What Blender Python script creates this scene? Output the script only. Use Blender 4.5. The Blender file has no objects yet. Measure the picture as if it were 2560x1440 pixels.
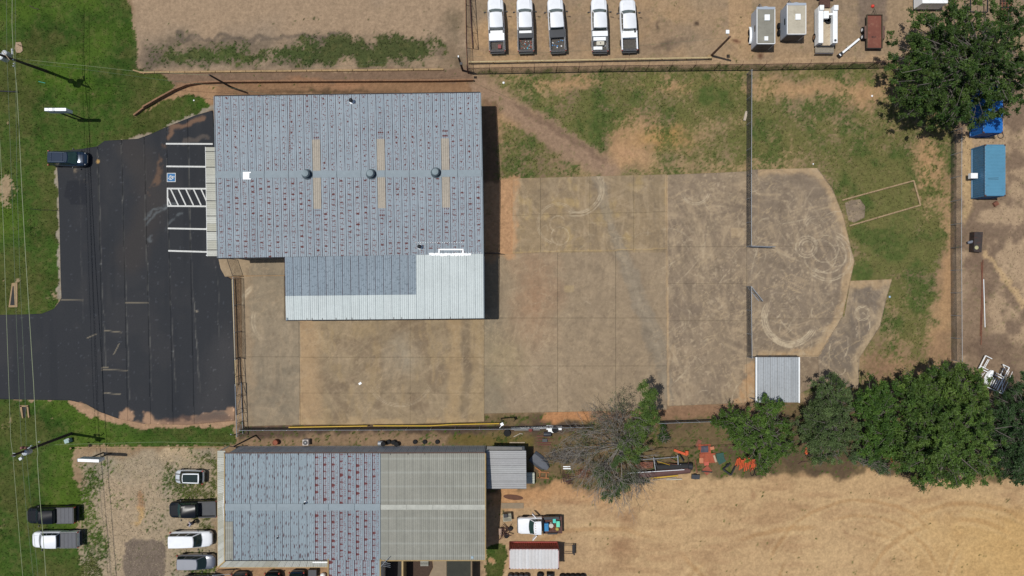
import bpy, math, random
import numpy as np
from mathutils import Vector, Matrix
random.seed(7); RNG = np.random.default_rng(11)
sc = bpy.context.scene
# ------------------------------------------------------------------ camera, sky, sun, exposure
H = 85.0; F = 1690.0
cam_d = bpy.data.cameras.new('camera'); cam = bpy.data.objects.new('camera', cam_d)
sc.collection.objects.link(cam); sc.camera = cam
cam_d.sensor_width = 36.0; cam_d.lens = 36.0 * F / 2560.0
cam_d.clip_start = 1.0; cam_d.clip_end = 3000.0
cam.location = (0, 0, H); cam.rotation_euler = (0, 0, 0)
SUN_EL = math.radians(71.5); SUN_S = Vector((-math.cos(SUN_EL) * .987, math.cos(SUN_EL) * .16, math.sin(SUN_EL))).normalized()
world = bpy.data.worlds.new('World'); sc.world = world; world.use_nodes = True
wn = world.node_tree; wn.nodes.clear()
sky = wn.nodes.new('ShaderNodeTexSky'); sky.sky_type = 'NISHITA'; sky.sun_disc = False
sky.sun_elevation = SUN_EL; sky.sun_rotation = math.atan2(SUN_S.x, SUN_S.y); sky.air_density = 1.0; sky.dust_density = 1.0
bg = wn.nodes.new('ShaderNodeBackground'); bg.inputs['Strength'].default_value = 0.08
wo = wn.nodes.new('ShaderNodeOutputWorld')
wn.links.new(sky.outputs[0], bg.inputs[0]); wn.links.new(bg.outputs[0], wo.inputs[0])
sun_d = bpy.data.lights.new('sun', 'SUN'); sun_d.energy = 4.0; sun_d.angle = math.radians(0.53); sun_d.color = (1.0, .965, .91)
sun = bpy.data.objects.new('sun', sun_d); sc.collection.objects.link(sun)
sun.rotation_euler = SUN_S.to_track_quat('Z', 'Y').to_euler(); sun.location = (0, 0, 60)
sc.view_settings.view_transform = 'Standard'; sc.view_settings.look = 'None'
sc.view_settings.exposure = -0.08; sc.view_settings.gamma = 1.0
try: sc.view_settings.use_curve_mapping = False
except Exception: pass

# ------------------------------------------------------------------ helpers
PI = math.pi
def G(px, py, z=0.0):
    """measured photo position of a point at height z -> metres on the site"""
    k = (H - z) / F
    return Vector(((px - 1280) * k, -(py - 720) * k, z))
def s2l(c):
    c = np.asarray(c, dtype=float) / 255.0
    return np.where(c <= .04045, c / 12.92, ((c + .055) / 1.055) ** 2.4)
KI = 1.42
def A(r, g, b):
    return tuple(float(v) for v in np.clip(s2l((r, g, b)) / np.array([KI, KI * .985, KI * .97]), 0.004, .85))
COLL = sc.collection
def link(o, parent=None):
    COLL.objects.link(o)
    if parent is not None: o.parent = parent
    return o
def tag(o, label=None, cat=None, group=None, kind=None):
    if label: o['label'] = label
    if cat: o['category'] = cat
    if group: o['group'] = group
    if kind: o['kind'] = kind
    return o
def thing(name, label, cat, loc=(0, 0, 0), rz=0.0, group=None):
    o = bpy.data.objects.new(name, None); o.empty_display_size = .3
    o.location = loc; o.rotation_euler = (0, 0, rz); link(o)
    return tag(o, label, cat, group)
def root_off(p):
    while p is not None and p.parent is not None: p = p.parent
    return Vector(p.location) if p is not None else Vector((0, 0, 0))
def children(o): return [c for c in bpy.data.objects if c.parent == o]
class MB:
    def __init__(s): s.v = []; s.f = []
    def add(s, vs, fs):
        n = len(s.v); s.v += [tuple(v) for v in vs]; s.f += [tuple(i + n for i in f) for f in fs]; return s
    def box(s, c, d, rz=0.0, tilt=None):
        hx, hy, hz = d[0] / 2, d[1] / 2, d[2] / 2
        m = Matrix.Rotation(rz, 3, 'Z')
        if tilt is not None: m = m @ tilt
        c = Vector(c)
        vs = [c + m @ Vector((x, y, z)) for x in (-hx, hx) for y in (-hy, hy) for z in (-hz, hz)]
        return s.add(vs, [(0, 1, 3, 2), (4, 6, 7, 5), (0, 4, 5, 1), (2, 3, 7, 6), (0, 2, 6, 4), (1, 5, 7, 3)])
    def tube(s, p0, p1, r0, r1=None, n=6, cap=True):
        p0 = Vector(p0); p1 = Vector(p1); r1 = r0 if r1 is None else r1
        d = (p1 - p0)
        if d.length < 1e-6: return s
        d.normalize(); a = Vector((0, 0, 1)) if abs(d.z) < .9 else Vector((1, 0, 0))
        u = d.cross(a).normalized(); w = d.cross(u)
        vs = []
        for p, r in ((p0, r0), (p1, r1)):
            for i in range(n):
                t = 2 * PI * i / n + .4; vs.append(p + u * (r * math.cos(t)) + w * (r * math.sin(t)))
        fs = [(i, i + n, (i + 1) % n + n, (i + 1) % n) for i in range(n)]
        if cap: fs += [tuple(range(n)), tuple(range(2 * n - 1, n - 1, -1))]
        return s.add(vs, fs)
    def path(s, pts, r, n=6):
        for a, b in zip(pts[:-1], pts[1:]): s.tube(a, b, r, r, n)
        return s
    def prism(s, pts, z0, z1):
        n = len(pts); a = sum(pts[i][0] * pts[(i + 1) % n][1] - pts[(i + 1) % n][0] * pts[i][1] for i in range(n))
        if a < 0: pts = list(reversed(pts))
        vs = [(p[0], p[1], z0) for p in pts] + [(p[0], p[1], z1) for p in pts]
        fs = [tuple(range(n - 1, -1, -1)), tuple(range(n, 2 * n))] + [(i, (i + 1) % n, (i + 1) % n + n, i + n) for i in range(n)]
        return s.add(vs, fs)
    def lathe(s, c, prof, n=16, axis='Z'):
        c = Vector(c); vs = []
        for r, z in prof:
            for i in range(n):
                t = 2 * PI * i / n
                p = (r * math.cos(t), r * math.sin(t), z)
                if axis == 'Y': p = (p[0], p[2], p[1])
                if axis == 'X': p = (p[2], p[0], p[1])
                vs.append(c + Vector(p))
        m = len(prof); fs = [(j * n + i, j * n + (i + 1) % n, (j + 1) * n + (i + 1) % n, (j + 1) * n + i) for j in range(m - 1) for i in range(n)]
        fs += [tuple(range(n - 1, -1, -1)), tuple(range((m - 1) * n, m * n))]
        return s.add(vs, fs)
    def loft(s, secs, cap=True):
        n = len(secs[0]); vs = [p for sec in secs for p in sec]; m = len(secs)
        fs = [(j * n + i, j * n + (i + 1) % n, (j + 1) * n + (i + 1) % n, (j + 1) * n + i) for j in range(m - 1) for i in range(n)]
        if cap: fs += [tuple(range(n - 1, -1, -1)), tuple(range((m - 1) * n, m * n))]
        return s.add(vs, fs)
    def build(s, name, mat, parent=None, smooth=False, local=False):
        off = Vector((0, 0, 0)) if (local or parent is None) else root_off(parent)
        me = bpy.data.meshes.new(name)
        me.from_pydata([(v[0] - off.x, v[1] - off.y, v[2] - off.z) for v in s.v], [], s.f)
        import bmesh
        bm = bmesh.new(); bm.from_mesh(me); bmesh.ops.recalc_face_normals(bm, faces=bm.faces); bm.to_mesh(me); bm.free()
        if smooth:
            me.polygons.foreach_set('use_smooth', [True] * len(me.polygons))
            try: me.set_sharp_from_angle(angle=math.radians(38))
            except Exception: pass
        if mat: me.materials.append(mat)
        me.update()
        return link(bpy.data.objects.new(name, me), parent)
def mesh_np(name, V, Fq, mat, parent=None, col=None, smooth=False, uv=None):
    me = bpy.data.meshes.new(name); V = np.ascontiguousarray(V, dtype=np.float32); Fq = np.ascontiguousarray(Fq, dtype=np.int32)
    k = Fq.shape[1]
    me.vertices.add(len(V)); me.vertices.foreach_set('co', V.ravel())
    me.loops.add(Fq.size); me.loops.foreach_set('vertex_index', Fq.ravel())
    me.polygons.add(len(Fq)); me.polygons.foreach_set('loop_start', np.arange(0, Fq.size, k, dtype=np.int32))
    me.polygons.foreach_set('loop_total', np.full(len(Fq), k, dtype=np.int32))
    if smooth: me.polygons.foreach_set('use_smooth', np.ones(len(Fq), dtype=bool))
    me.update(calc_edges=True)
    if col is not None:
        c4 = np.ones((len(V), 4), dtype=np.float32); c4[:, :3] = col
        at = me.attributes.new('albedo', 'FLOAT_COLOR', 'POINT'); at.data.foreach_set('color', c4.ravel())
    if mat: me.materials.append(mat)
    o = bpy.data.objects.new(name, me); link(o, parent); return o

# ------------------------------------------------------------------ numpy noise
def _hash(ix, iy, seed):
    h = (ix.astype(np.int64) * 374761393 + iy.astype(np.int64) * 668265263 + seed * 1442695041) & 0xffffffff
    h = ((h ^ (h >> 13)) * 1274126177) & 0xffffffff
    h = (h ^ (h >> 16)) & 0xffffffff
    return h / 4294967295.0
def vn(x, y, s, seed=0):
    x = x / s; y = y / s; ix = np.floor(x); iy = np.floor(y); fx = x - ix; fy = y - iy
    fx = fx * fx * (3 - 2 * fx); fy = fy * fy * (3 - 2 * fy)
    a = _hash(ix, iy, seed); b = _hash(ix + 1, iy, seed); c = _hash(ix, iy + 1, seed); d = _hash(ix + 1, iy + 1, seed)
    return (a * (1 - fx) + b * fx) * (1 - fy) + (c * (1 - fx) + d * fx) * fy
def fbm(x, y, s, seed=0, o=4, g=.55):
    t = 0; a = 1; n = 0
    for i in range(o):
        t = t + a * vn(x + 17.3 * i, y - 9.1 * i, s / 2 ** i, seed + i * 31); n += a; a *= g
    return t / n
def sstep(a, b, x):
    t = np.clip((x - a) / (b - a + 1e-9), 0, 1); return t * t * (3 - 2 * t)
def sdist(PX, PY, poly):
    """signed distance (negative inside), any units"""
    d2 = np.full(PX.shape, 1e18); ins = np.zeros(PX.shape, dtype=bool); n = len(poly)
    for i in range(n):
        x0, y0 = poly[i]; x1, y1 = poly[(i + 1) % n]; ex, ey = x1 - x0, y1 - y0
        t = np.clip(((PX - x0) * ex + (PY - y0) * ey) / (ex * ex + ey * ey + 1e-12), 0, 1)
        d2 = np.minimum(d2, (PX - x0 - t * ex) ** 2 + (PY - y0 - t * ey) ** 2)
        if y0 != y1:
            c = ((y0 > PY) != (y1 > PY)) & (PX < ex * (PY - y0) / (ey if ey != 0 else 1e-9) + x0); ins ^= c
    d = np.sqrt(d2); return np.where(ins, -d, d)
def ldist(PX, PY, pts):
    d2 = np.full(PX.shape, 1e18)
    for (x0, y0), (x1, y1) in zip(pts[:-1], pts[1:]):
        ex, ey = x1 - x0, y1 - y0; t = np.clip(((PX - x0) * ex + (PY - y0) * ey) / (ex * ex + ey * ey + 1e-12), 0, 1)
        d2 = np.minimum(d2, (PX - x0 - t * ex) ** 2 + (PY - y0 - t * ey) ** 2)
    return np.sqrt(d2)
def mix(c, col, m):
    if not isinstance(col, np.ndarray): col = np.array(col)
    return c * (1 - m[:, None]) + col * m[:, None]

# ------------------------------------------------------------------ materials
MATS = {}
def nt(name):
    m = bpy.data.materials.new(name); m.use_nodes = True; t = m.node_tree; t.nodes.clear()
    o = t.nodes.new('ShaderNodeOutputMaterial'); b = t.nodes.new('ShaderNodeBsdfPrincipled'); t.links.new(b.outputs[0], o.inputs[0])
    return m, t, b
def N(t, typ, **kw):
    n = t.nodes.new(typ)
    for k, v in kw.items():
        if k.startswith('i_'): n.inputs[k[2:]].default_value = v
        else: setattr(n, k, v)
    return n
def math_(t, op, a, b=None, c=None, clamp=False):
    n = t.nodes.new('ShaderNodeMath'); n.operation = op; n.use_clamp = clamp
    for i, v in enumerate((a, b, c)):
        if v is None: continue
        if hasattr(v, 'links') or isinstance(v, bpy.types.NodeSocket): t.links.new(v, n.inputs[i])
        else: n.inputs[i].default_value = v
    return n.outputs[0]
def mixc(t, fac, a, b, blend='MIX'):
    n = t.nodes.new('ShaderNodeMix'); n.data_type = 'RGBA'; n.blend_type = blend; n.clamp_factor = True
    for s, v in ((n.inputs[0], fac), (n.inputs[6], a), (n.inputs[7], b)):
        if isinstance(v, bpy.types.NodeSocket): t.links.new(v, s)
        elif isinstance(v, (int, float)): s.default_value = v
        else: s.default_value = (v[0], v[1], v[2], 1)
    return n.outputs[2]
def noise(t, vec, scale, detail=4, rough=.6):
    n = N(t, 'ShaderNodeTexNoise'); n.inputs['Scale'].default_value = scale; n.inputs['Detail'].default_value = detail
    n.inputs['Roughness'].default_value = rough
    if vec is not None: t.links.new(vec, n.inputs['Vector'])
    return n.outputs[0]
def rng(t, x, a, b, c=0.0, d=1.0):
    n = N(t, 'ShaderNodeMapRange'); n.inputs[1].default_value = a; n.inputs[2].default_value = b
    n.inputs[3].default_value = c; n.inputs[4].default_value = d; t.links.new(x, n.inputs[0]); return n.outputs[0]
def bump(t, b, h, strength=.4, dist=.02):
    n = N(t, 'ShaderNodeBump'); n.inputs['Strength'].default_value = strength; n.inputs['Distance'].default_value = dist
    t.links.new(h, n.inputs['Height']); t.links.new(n.outputs[0], b.inputs['Normal'])
def mat(name, col, rough=.6, metal=0.0, var=.12, scale=2.0, dirt=None, dirt_amt=.4, coat=0.0, bmp=0.0, spec=None):
    """painted / plain surface with mottling and optional grime of its own shape"""
    if name in MATS: return MATS[name]
    m, t, b = nt(name); geo = N(t, 'ShaderNodeTexCoord').outputs['Object']
    n1 = noise(t, geo, scale, 5); f = rng(t, n1, .3, .7, 1 - var, 1 + var)
    c = mixc(t, 1.0, col, (1, 1, 1)); mm = N(t, 'ShaderNodeVectorMath', operation='SCALE')
    rgb = N(t, 'ShaderNodeRGB'); rgb.outputs[0].default_value = (*col, 1)
    t.links.new(rgb.outputs[0], mm.inputs[0]); t.links.new(f, mm.inputs['Scale']); out = mm.outputs[0]
    if dirt is not None:
        n2 = noise(t, geo, scale * 1.7, 8, .7); fa = rng(t, n2, .52, .66, 0, dirt_amt); out = mixc(t, fa, out, dirt)
    t.links.new(out, b.inputs['Base Color']); b.inputs['Roughness'].default_value = rough; b.inputs['Metallic'].default_value = metal
    if coat: b.inputs['Coat Weight'].default_value = coat; b.inputs['Coat Roughness'].default_value = .06
    if spec is not None: b.inputs['Specular IOR Level'].default_value = spec
    if bmp: bump(t, b, n1, bmp, .03)
    MATS[name] = m; return m
def albedo_mat(name, rough, fine, fscale, bmp, bdist, aniso=None, spec=.3):
    m, t, b = nt(name); at = N(t, 'ShaderNodeAttribute'); at.attribute_name = 'albedo'
    pos = N(t, 'ShaderNodeNewGeometry').outputs['Position']
    v = pos
    if aniso:
        mp = N(t, 'ShaderNodeMapping'); mp.inputs['Scale'].default_value = aniso; t.links.new(pos, mp.inputs[0]); v = mp.outputs[0]
    n1 = noise(t, v, fscale, 6, .7); n2 = noise(t, v, fscale * 5.3, 3, .6)
    s = math_(t, 'ADD', math_(t, 'MULTIPLY', n1, .6), math_(t, 'MULTIPLY', n2, .4))
    f = rng(t, s, .36, .64, 1 - fine, 1 + fine)
    mm = N(t, 'ShaderNodeVectorMath', operation='SCALE'); t.links.new(at.outputs['Color'], mm.inputs[0]); t.links.new(f, mm.inputs['Scale'])
    t.links.new(mm.outputs[0], b.inputs['Base Color']); b.inputs['Roughness'].default_value = rough
    b.inputs['Specular IOR Level'].default_value = spec
    bump(t, b, s, bmp, bdist); return m
M_ground = albedo_mat('soil_and_turf', .95, .22, 3.1, .55, .06, spec=.1)
M_conc = albedo_mat('stained_concrete', .85, .12, 2.3, .25, .01, spec=.2)
M_asph = albedo_mat('sealed_asphalt', .8, .16, 6.0, .4, .012, spec=.25)
# ------------------------------------------------------------------ ground colour fields
def ground_fields(X, Y):
    PX = X * F / H + 1280; PY = -Y * F / H + 720
    w1 = (fbm(X, Y, 3.0, 5, 5) - .5); w2 = (fbm(X, Y, 1.1, 15, 4) - .5)
    big = fbm(X, Y, 14, 2, 4); med = fbm(X, Y, 3.5, 3, 5); fin = fbm(X, Y, .7, 4, 4); vfin = fbm(X, Y, .3, 44, 2)
    QX = PX + w1 * 60 + w2 * 30; QY = PY + (fbm(X, Y, 3.0, 8, 5) - .5) * 60 + (fbm(X, Y, 1.1, 9, 3) - .5) * 30
    QXs = PX + w2 * 22; QYs = PY + (fbm(X, Y, .9, 19, 3) - .5) * 22
    one = np.ones_like(X)
    C = np.ones((X.size, 3)) * np.array(A(150, 126, 98))
    C = mix(C, A(128, 104, 80), sstep(.35, .7, med) * .7); C = mix(C, A(176, 150, 118), sstep(.5, .8, big) * .5)
    D = np.zeros_like(X)      # turf density
    def reg(poly, soft=12, rough=2):
        q = (PX, PY) if rough == 0 else (QXs, QYs) if rough == 1 else (QX, QY)
        return sstep(soft, -soft, sdist(q[0], q[1], poly))
    def blob(cx, cy, rx, ry, rough=2):
        q = (QXs, QYs) if rough == 1 else (QX, QY)
        return np.clip(1.15 - np.hypot((q[0] - cx) / rx, (q[1] - cy) / ry), 0, 1)
    # field east of the warehouse
    m = reg([(1190, 180), (2420, 150), (2400, 960), (2060, 1010), (1240, 460)], 10, 1)
    C = mix(C, A(146, 124, 94), m); C = mix(C, A(174, 146, 106), m * sstep(.45, .75, med) * .7); C = mix(C, A(126, 104, 84), m * sstep(.55, .3, big) * .6)
    D = np.maximum(D, m * .56); D += m * (fbm(X, Y, 6, 97, 5) - .52) * .95; D += m * (fbm(X, Y, 1.5, 98, 4) - .5) * .5; D += m * .2 * reg([(2100, 420), (2350, 400), (2350, 800), (2230, 860), (2120, 700)], 40)
    for cx, cy, rx, ry, v in ((1470, 300, 130, 70, .36), (1760, 260, 120, 60, .3), (1950, 330, 150, 70, .32), (2150, 270, 130, 60, .12), (1330, 330, 70, 120, .2), (1270, 340, 40, 60, .2), (1650, 210, 160, 18, .25),
                          (1820, 380, 150, 60, .18), (2230, 430, 130, 90, .2), (2270, 600, 100, 160, .24), (2160, 560, 60, 110, .22), (2280, 760, 60, 120, .2), (2150, 680, 50, 30, .3), (2100, 350, 260, 90, .12)):
        D += v * blob(cx, cy, rx, ry)
    for cx, cy, rx, ry, v in ((1580, 330, 70, 60, .35), (1580, 400, 70, 45, .6), (1560, 380, 40, 50, .5), (1700, 215, 120, 22, .3), (1420, 205, 120, 18, .3), (2000, 220, 180, 26, .5), (2170, 230, 90, 30, .4), (1240, 300, 50, 60, .15),
                          (2330, 430, 50, 130, .35), (2370, 700, 28, 260, .75), (2230, 920, 100, 36, .25), (2340, 860, 40, 90, .25), (1320, 300, 60, 30, .2), (2330, 400, 40, 60, .25), (1640, 350, 60, 30, .25)):
        k = blob(cx, cy, rx, ry); D -= v * k; C = mix(C, A(190, 150, 108), k * .7)
    C = mix(C, A(190, 150, 114), blob(1580, 390, 60, 30) * .7)
    C = mix(C, A(178, 138, 72), blob(1680, 350, 90, 40) * .55)
    k = sstep(40, 10, ldist(QXs, QYs, [(1195, 215), (1290, 280), (1400, 350), (1520, 425)])); C = mix(C, A(158, 130, 106), k * .95); D -= k * 1.1
    k = sstep(9, 3, ldist(QXs, QYs, [(1290, 262), (1400, 330), (1510, 400)])); C = mix(C, A(112, 90, 74), k * .5)
    k = reg([(2150, 860), (2390, 830), (2390, 960), (2150, 1000)], 20); C = mix(C, A(142, 114, 90), k * .6); D -= k * .05
    C = mix(C, A(142, 112, 88), blob(2200, 925, 50, 40) * .8)
    # front lawns
    lawn = [(-300, -300), (312, -300), (318, 0), (336, 60), (345, 175), (400, 186), (432, 205), (405, 255), (455, 232), (515, 240), (528, 270), (440, 312), (300, 352), (235, 374), (140, 385), (150, 700), (153, 755), (118, 787), (0, 792), (-300, 792)]
    m = reg(lawn, 7, 1); D = np.maximum(D, m * 1.25)
    m2 = reg([(-300, 998), (165, 1000), (215, 1030), (275, 1058), (360, 1068), (585, 1062), (585, 1116), (185, 1116), (175, 1170), (200, 1240), (185, 1330), (215, 1440), (215, 1700), (-300, 1700)], 9, 1)
    D = np.maximum(D, m2 * 1.15)
    for cx, cy, rx, ry, v in ((150, 240, 30, 18, .5), (240, 240, 20, 12, .5), (20, 470, 40, 60, .75), (10, 500, 20, 80, .6), (80, 560, 20, 40, .5), (140, 740, 34, 26, .8), (100, 600, 50, 60, .25), (45, 700, 60, 30, .3), (20, 1060, 30, 40, .5),
                          (120, 1050, 20, 16, .5), (10, 1320, 30, 30, .45), (240, 150, 8, 5, .7), (170, 160, 8, 5, .5), (110, 258, 12, 6, .7), (20, 310, 6, 5, .8), (45, 705, 12, 10, .7), (10, 700, 10, 8, .7)):
        D -= v * blob(cx, cy, rx, ry, 1)
    C = mix(C, A(172, 150, 118), reg([(-300, 380), (160, 380), (160, 800), (-300, 800)], 30) * .7)
    # gravel lot of the lower building
    m = reg([(200, 1165), (255, 1130), (400, 1128), (545, 1118), (548, 1500), (205, 1500), (195, 1330), (215, 1240)], 14)
    g = mix(np.ones_like(C) * np.array(A(170, 152, 126)), A(158, 146, 124), sstep(.4, .65, med)); g = mix(g, A(192, 172, 142), sstep(.5, .8, fbm(X, Y, 5, 96, 5)) * .7); g = mix(g, A(150, 138, 104), sstep(.55, .8, fin) * .4)
    C = mix(C, g, m); D = D * (1 - m * .93) + m * .2 * sstep(.35, .6, med)
    for cx, cy, rx, ry, v in ((480, 1230, 90, 45, .5), (500, 1150, 60, 26, .45), (222, 1230, 46, 80, .6), (232, 1330, 44, 70, .62), (228, 1420, 44, 60, .55), (490, 1270, 70, 40, .4), (540, 1200, 30, 60, .6), (470, 1400, 40, 30, .4), (520, 1330, 40, 40, .5), (430, 1350, 40, 40, .35), (430, 1200, 30, 40, .3), (520, 1420, 60, 26, .5), (305, 1260, 30, 40, .25), (440, 1130, 30, 12, .5)):
        D += v * blob(cx, cy, rx, ry)
    C = mix(C, A(196, 170, 134), blob(440, 1140, 60, 26) * .7)
    C = mix(C, A(182, 158, 128), reg([(265, 1200), (400, 1200), (405, 1440), (262, 1440)], 30) * .6)
    C = mix(C, A(160, 120, 84), sstep(9, 2, ldist(QXs, QYs, [(353, 1225), (352, 1270)])) * .75)
    C = mix(C, A(196, 160, 108), sstep(11, 3, ldist(QXs, QYs, [(352, 1275), (348, 1296), (338, 1310)])) * .8)
    k = reg([(312, 1350), (345, 1346), (412, 1350), (413, 1500), (308, 1500), (310, 1400)], 3, 1); C = mix(C, A(118, 104, 92), k * .95); D *= 1 - k
    C = mix(C, A(140, 124, 108), k * sstep(.5, .7, med) * .7)
    # north-west yard and its verge
    m = reg([(320, -300), (1170, -300), (1170, 178), (345, 180), (335, 70)], 8, 1); C = mix(C, A(168, 143, 116), m); D = D * (1 - m)
    C = mix(C, A(150, 132, 112), m * sstep(.5, .75, big) * .7)
    k = reg([(350, 105), (470, 82), (700, 98), (830, 92), (1080, 84), (1110, 130), (1100, 176), (345, 180)], 14); C = mix(C, A(106, 94, 78), k * .75 * sstep(.3, .6, med + .08))
    D += k * .36 * sstep(.36, .56, med) + .26 * sstep(18, 6, ldist(QX, QY, [(420, 140), (600, 140), (760, 140), (900, 128), (1080, 126)]))
    for cx, cy, rx, ry, v in ((470, 140, 90, 34, .5), (830, 130, 120, 44, .55), (1000, 120, 120, 44, .6), (660, 150, 90, 22, .3), (950, 150, 90, 20, .3), (600, 150, 120, 20, .2)):
        D += v * blob(cx, cy, rx, ry)
    C = mix(C, A(98, 86, 76), blob(370, 150, 40, 50) * .7); C = mix(C, A(96, 86, 76), sstep(9, 3, ldist(QX, QY, [(450, 92), (600, 100), (840, 96)])) * .6)
    C = mix(C, A(92, 84, 66), blob(1140, 60, 30, 60) * .6); C = mix(C, A(98, 84, 64), blob(1140, 150, 50, 50) * .7)
    # strip between kerb and retaining wall
    m = reg([(345, 180), (1180, 172), (1180, 236), (530, 240), (470, 232), (440, 226)], 4, 1) * (1 - reg(lawn, 4, 1)); C = mix(C, A(132, 108, 88), m); D *= 1 - m * .9
    k = reg([(425, 205), (1180, 203), (1180, 238), (520, 240)], 5, 1) * (PX > 440); C = mix(C, A(150, 116, 86), k * .85)
    C = mix(C, A(162, 122, 92), blob(860, 214, 80, 10, 1)); C = mix(C, A(158, 118, 88), blob(760, 200, 60, 10, 1) * .8); C = mix(C, A(92, 74, 56), blob(800, 230, 240, 7, 1) * .9)
    k = reg([(335, 292), (400, 248), (430, 228), (470, 214), (545, 205), (540, 262), (515, 262), (500, 235), (440, 240)], 6, 1); C = mix(C, A(170, 134, 100), k * .8); D *= 1 - k * .85
    # paved north-east yard
    m = reg([(1168, -300), (2900, -300), (2900, 160), (2260, 158), (1172, 176)], 4, 1); C = mix(C, A(162, 138, 110), m); D *= 1 - m
    C = mix(C, A(182, 148, 110), m * sstep(.48, .72, big) * .75); C = mix(C, A(138, 120, 100), m * sstep(.58, .34, med) * .5)
    C = mix(C, A(120, 104, 92), reg([(2145, -40), (2215, -40), (2215, 60), (2195, 110), (2160, 120), (2145, 60)], 6, 1) * .7)
    C = mix(C, A(188, 154, 116), reg([(1822, -50), (1880, -50), (1880, 108), (1822, 108)], 3, 0) * .6)
    C = mix(C, A(184, 154, 120), reg([(1180, 158), (2230, 142), (2230, 158), (1180, 178)], 4, 1) * .8)
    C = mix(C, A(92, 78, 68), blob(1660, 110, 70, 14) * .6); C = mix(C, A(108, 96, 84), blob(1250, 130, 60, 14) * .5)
    C = mix(C, A(112, 76, 58), blob(1840, 100, 14, 8, 1)); C = mix(C, A(104, 70, 54), blob(1905, 137, 12, 8, 1) * .9); C = mix(C, A(96, 80, 66), blob(1645, 66, 6, 14, 1)); C = mix(C, A(90, 74, 60), blob(1742, 58, 8, 7, 1))
    # east strip
    m = reg([(2386, 150), (2900, 100), (2900, 1200), (2386, 1200)], 6, 1); C = mix(C, A(178, 152, 122), m); D *= 1 - m * .95
    C = mix(C, A(120, 100, 84), m * sstep(.52, .68, med) * .8); C = mix(C, A(126, 104, 86), m * reg([(2400, 650), (2470, 600), (2470, 900), (2400, 900)], 24) * .7)
    C = mix(C, A(112, 92, 76), m * reg([(2410, 860), (2700, 880), (2700, 1100), (2400, 1100)], 20) * .6)
    C = mix(C, A(204, 172, 128), sstep(10, 3, ldist(QXs, QYs, [(2460, 630), (2500, 680), (2560, 760)])) * .7)
    C = mix(C, A(190, 160, 118), reg([(2404, 340), (2432, 340), (2432, 520), (2408, 560)], 6, 1) * .8)
    # south service strip and scrap yard
    m = reg([(600, 1050), (1480, 1030), (1900, 1010), (2560, 980), (2900, 980), (2900, 1215), (1880, 1212), (1560, 1230), (1340, 1236), (1200, 1240), (600, 1240)], 8, 1)
    C = mix(C, A(116, 98, 70), m); C = mix(C, A(92, 76, 60), m * sstep(.55, .3, med) * .8); C = mix(C, A(146, 116, 88), m * sstep(.52, .75, big) * .8)
    D = D * (1 - m) + m * .22
    C = mix(C, A(84, 70, 62), reg([(600, 1060), (820, 1066), (1250, 1066), (1450, 1056), (1450, 1080), (1000, 1084), (600, 1100)], 6, 1) * .85)
    C = mix(C, A(150, 124, 98), reg([(620, 1094), (960, 1078), (1120, 1090), (1110, 1114), (600, 1116)], 7, 1) * .8)
    C = mix(C, A(112, 98, 50), reg([(1130, 1084), (1340, 1094), (1330, 1122), (1120, 1112)], 7, 1) * .7)
    k = reg([(1360, 1030), (1480, 1022), (1480, 1050), (1350, 1058)], 6, 1); C = mix(C, A(196, 140, 96), k * .8); D *= 1 - k * .8
    k = reg([(1480, 1020), (1890, 1008), (1880, 1040), (1480, 1052)], 5, 1); C = mix(C, A(150, 116, 90), k * .8); D *= 1 - k * .8
    for cx, cy, rx, ry, v in ((1640, 1090, 40, 30, .35), (1750, 1160, 160, 40, .22), (1280, 1110, 60, 20, .25), (1900, 1130, 60, 50, .4), (1380, 1210, 60, 20, .3), (1320, 1050, 60, 12, .3)): D += v * blob(cx, cy, rx, ry)
    # sand lot
    m = reg([(1216, 1222), (1340, 1216), (1480, 1232), (1600, 1200), (1700, 1188), (1890, 1192), (2080, 1196), (2200, 1180), (2600, 1200), (2950, 1190), (2950, 1900), (1205, 1900), (1205, 1400)], 9)
    sx = fbm(X * .35, Y * 1.6, 1.3, 71, 5); sy = fbm(X * 1.2 + Y * .5, Y * .4 - X * .3, 2.0, 72, 4)
    S = np.ones_like(C) * np.array(A(195, 162, 120)); S = mix(S, A(176, 141, 104), sstep(.42, .72, sx) * .65); S = mix(S, A(206, 173, 128), sstep(.5, .75, big) * .5); rdg = np.abs(fbm(X * .5 + Y * .15, Y * 1.5, 2.4, 75, 4) - .5); S = mix(S, A(164, 128, 92), sstep(.012, .003, rdg) * sstep(.5, .7, med) * .5); S = mix(S, A(168, 134, 98), sstep(.6, .75, med) * .5)
    S = mix(S, A(208, 168, 104), sstep(2080, 2560, QX) * sstep(1215, 1340, QY) * .6)
    S = mix(S, A(176, 148, 116), sstep(1650, 1250, QX) * .7); S = mix(S, A(190, 144, 100), sstep(1290, 1235, QY) * sstep(1700, 1300, QX) * .9)
    for cx, cy, r0, w, wd in ((2150, 1500, 170, 60, 3.0), (2150, 1500, 210, 50, 3.0), (2150, 1500, 250, 40, 3.0), (2400, 1560, 260, 60, 4), (2420, 1560, 300, 60, 4), (2000, 1700, 380, 60, 4), (2600, 1500, 190, 50, 3), (2600, 1500, 235, 50, 3), (1500, 1650, 330, 40, 4)):
        dd = np.abs(np.hypot(PX - cx, PY - cy) - r0 + w1 * 16); tr = sstep(wd * 2.2, wd * .5, dd) * sstep(.4, .6, fbm(X, Y, 6, int(cx + r0), 2)); S = mix(S, A(178, 138, 92), tr * .42)
        tr = sstep(wd * 2, wd * .5, np.abs(dd - wd * 3)) * sstep(.4, .6, fbm(X, Y, 6, int(cx + r0), 2)); S = mix(S, A(216, 184, 136), tr * .25)
    C = mix(C, S, m); D = D * (1 - m) - m * .5
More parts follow.
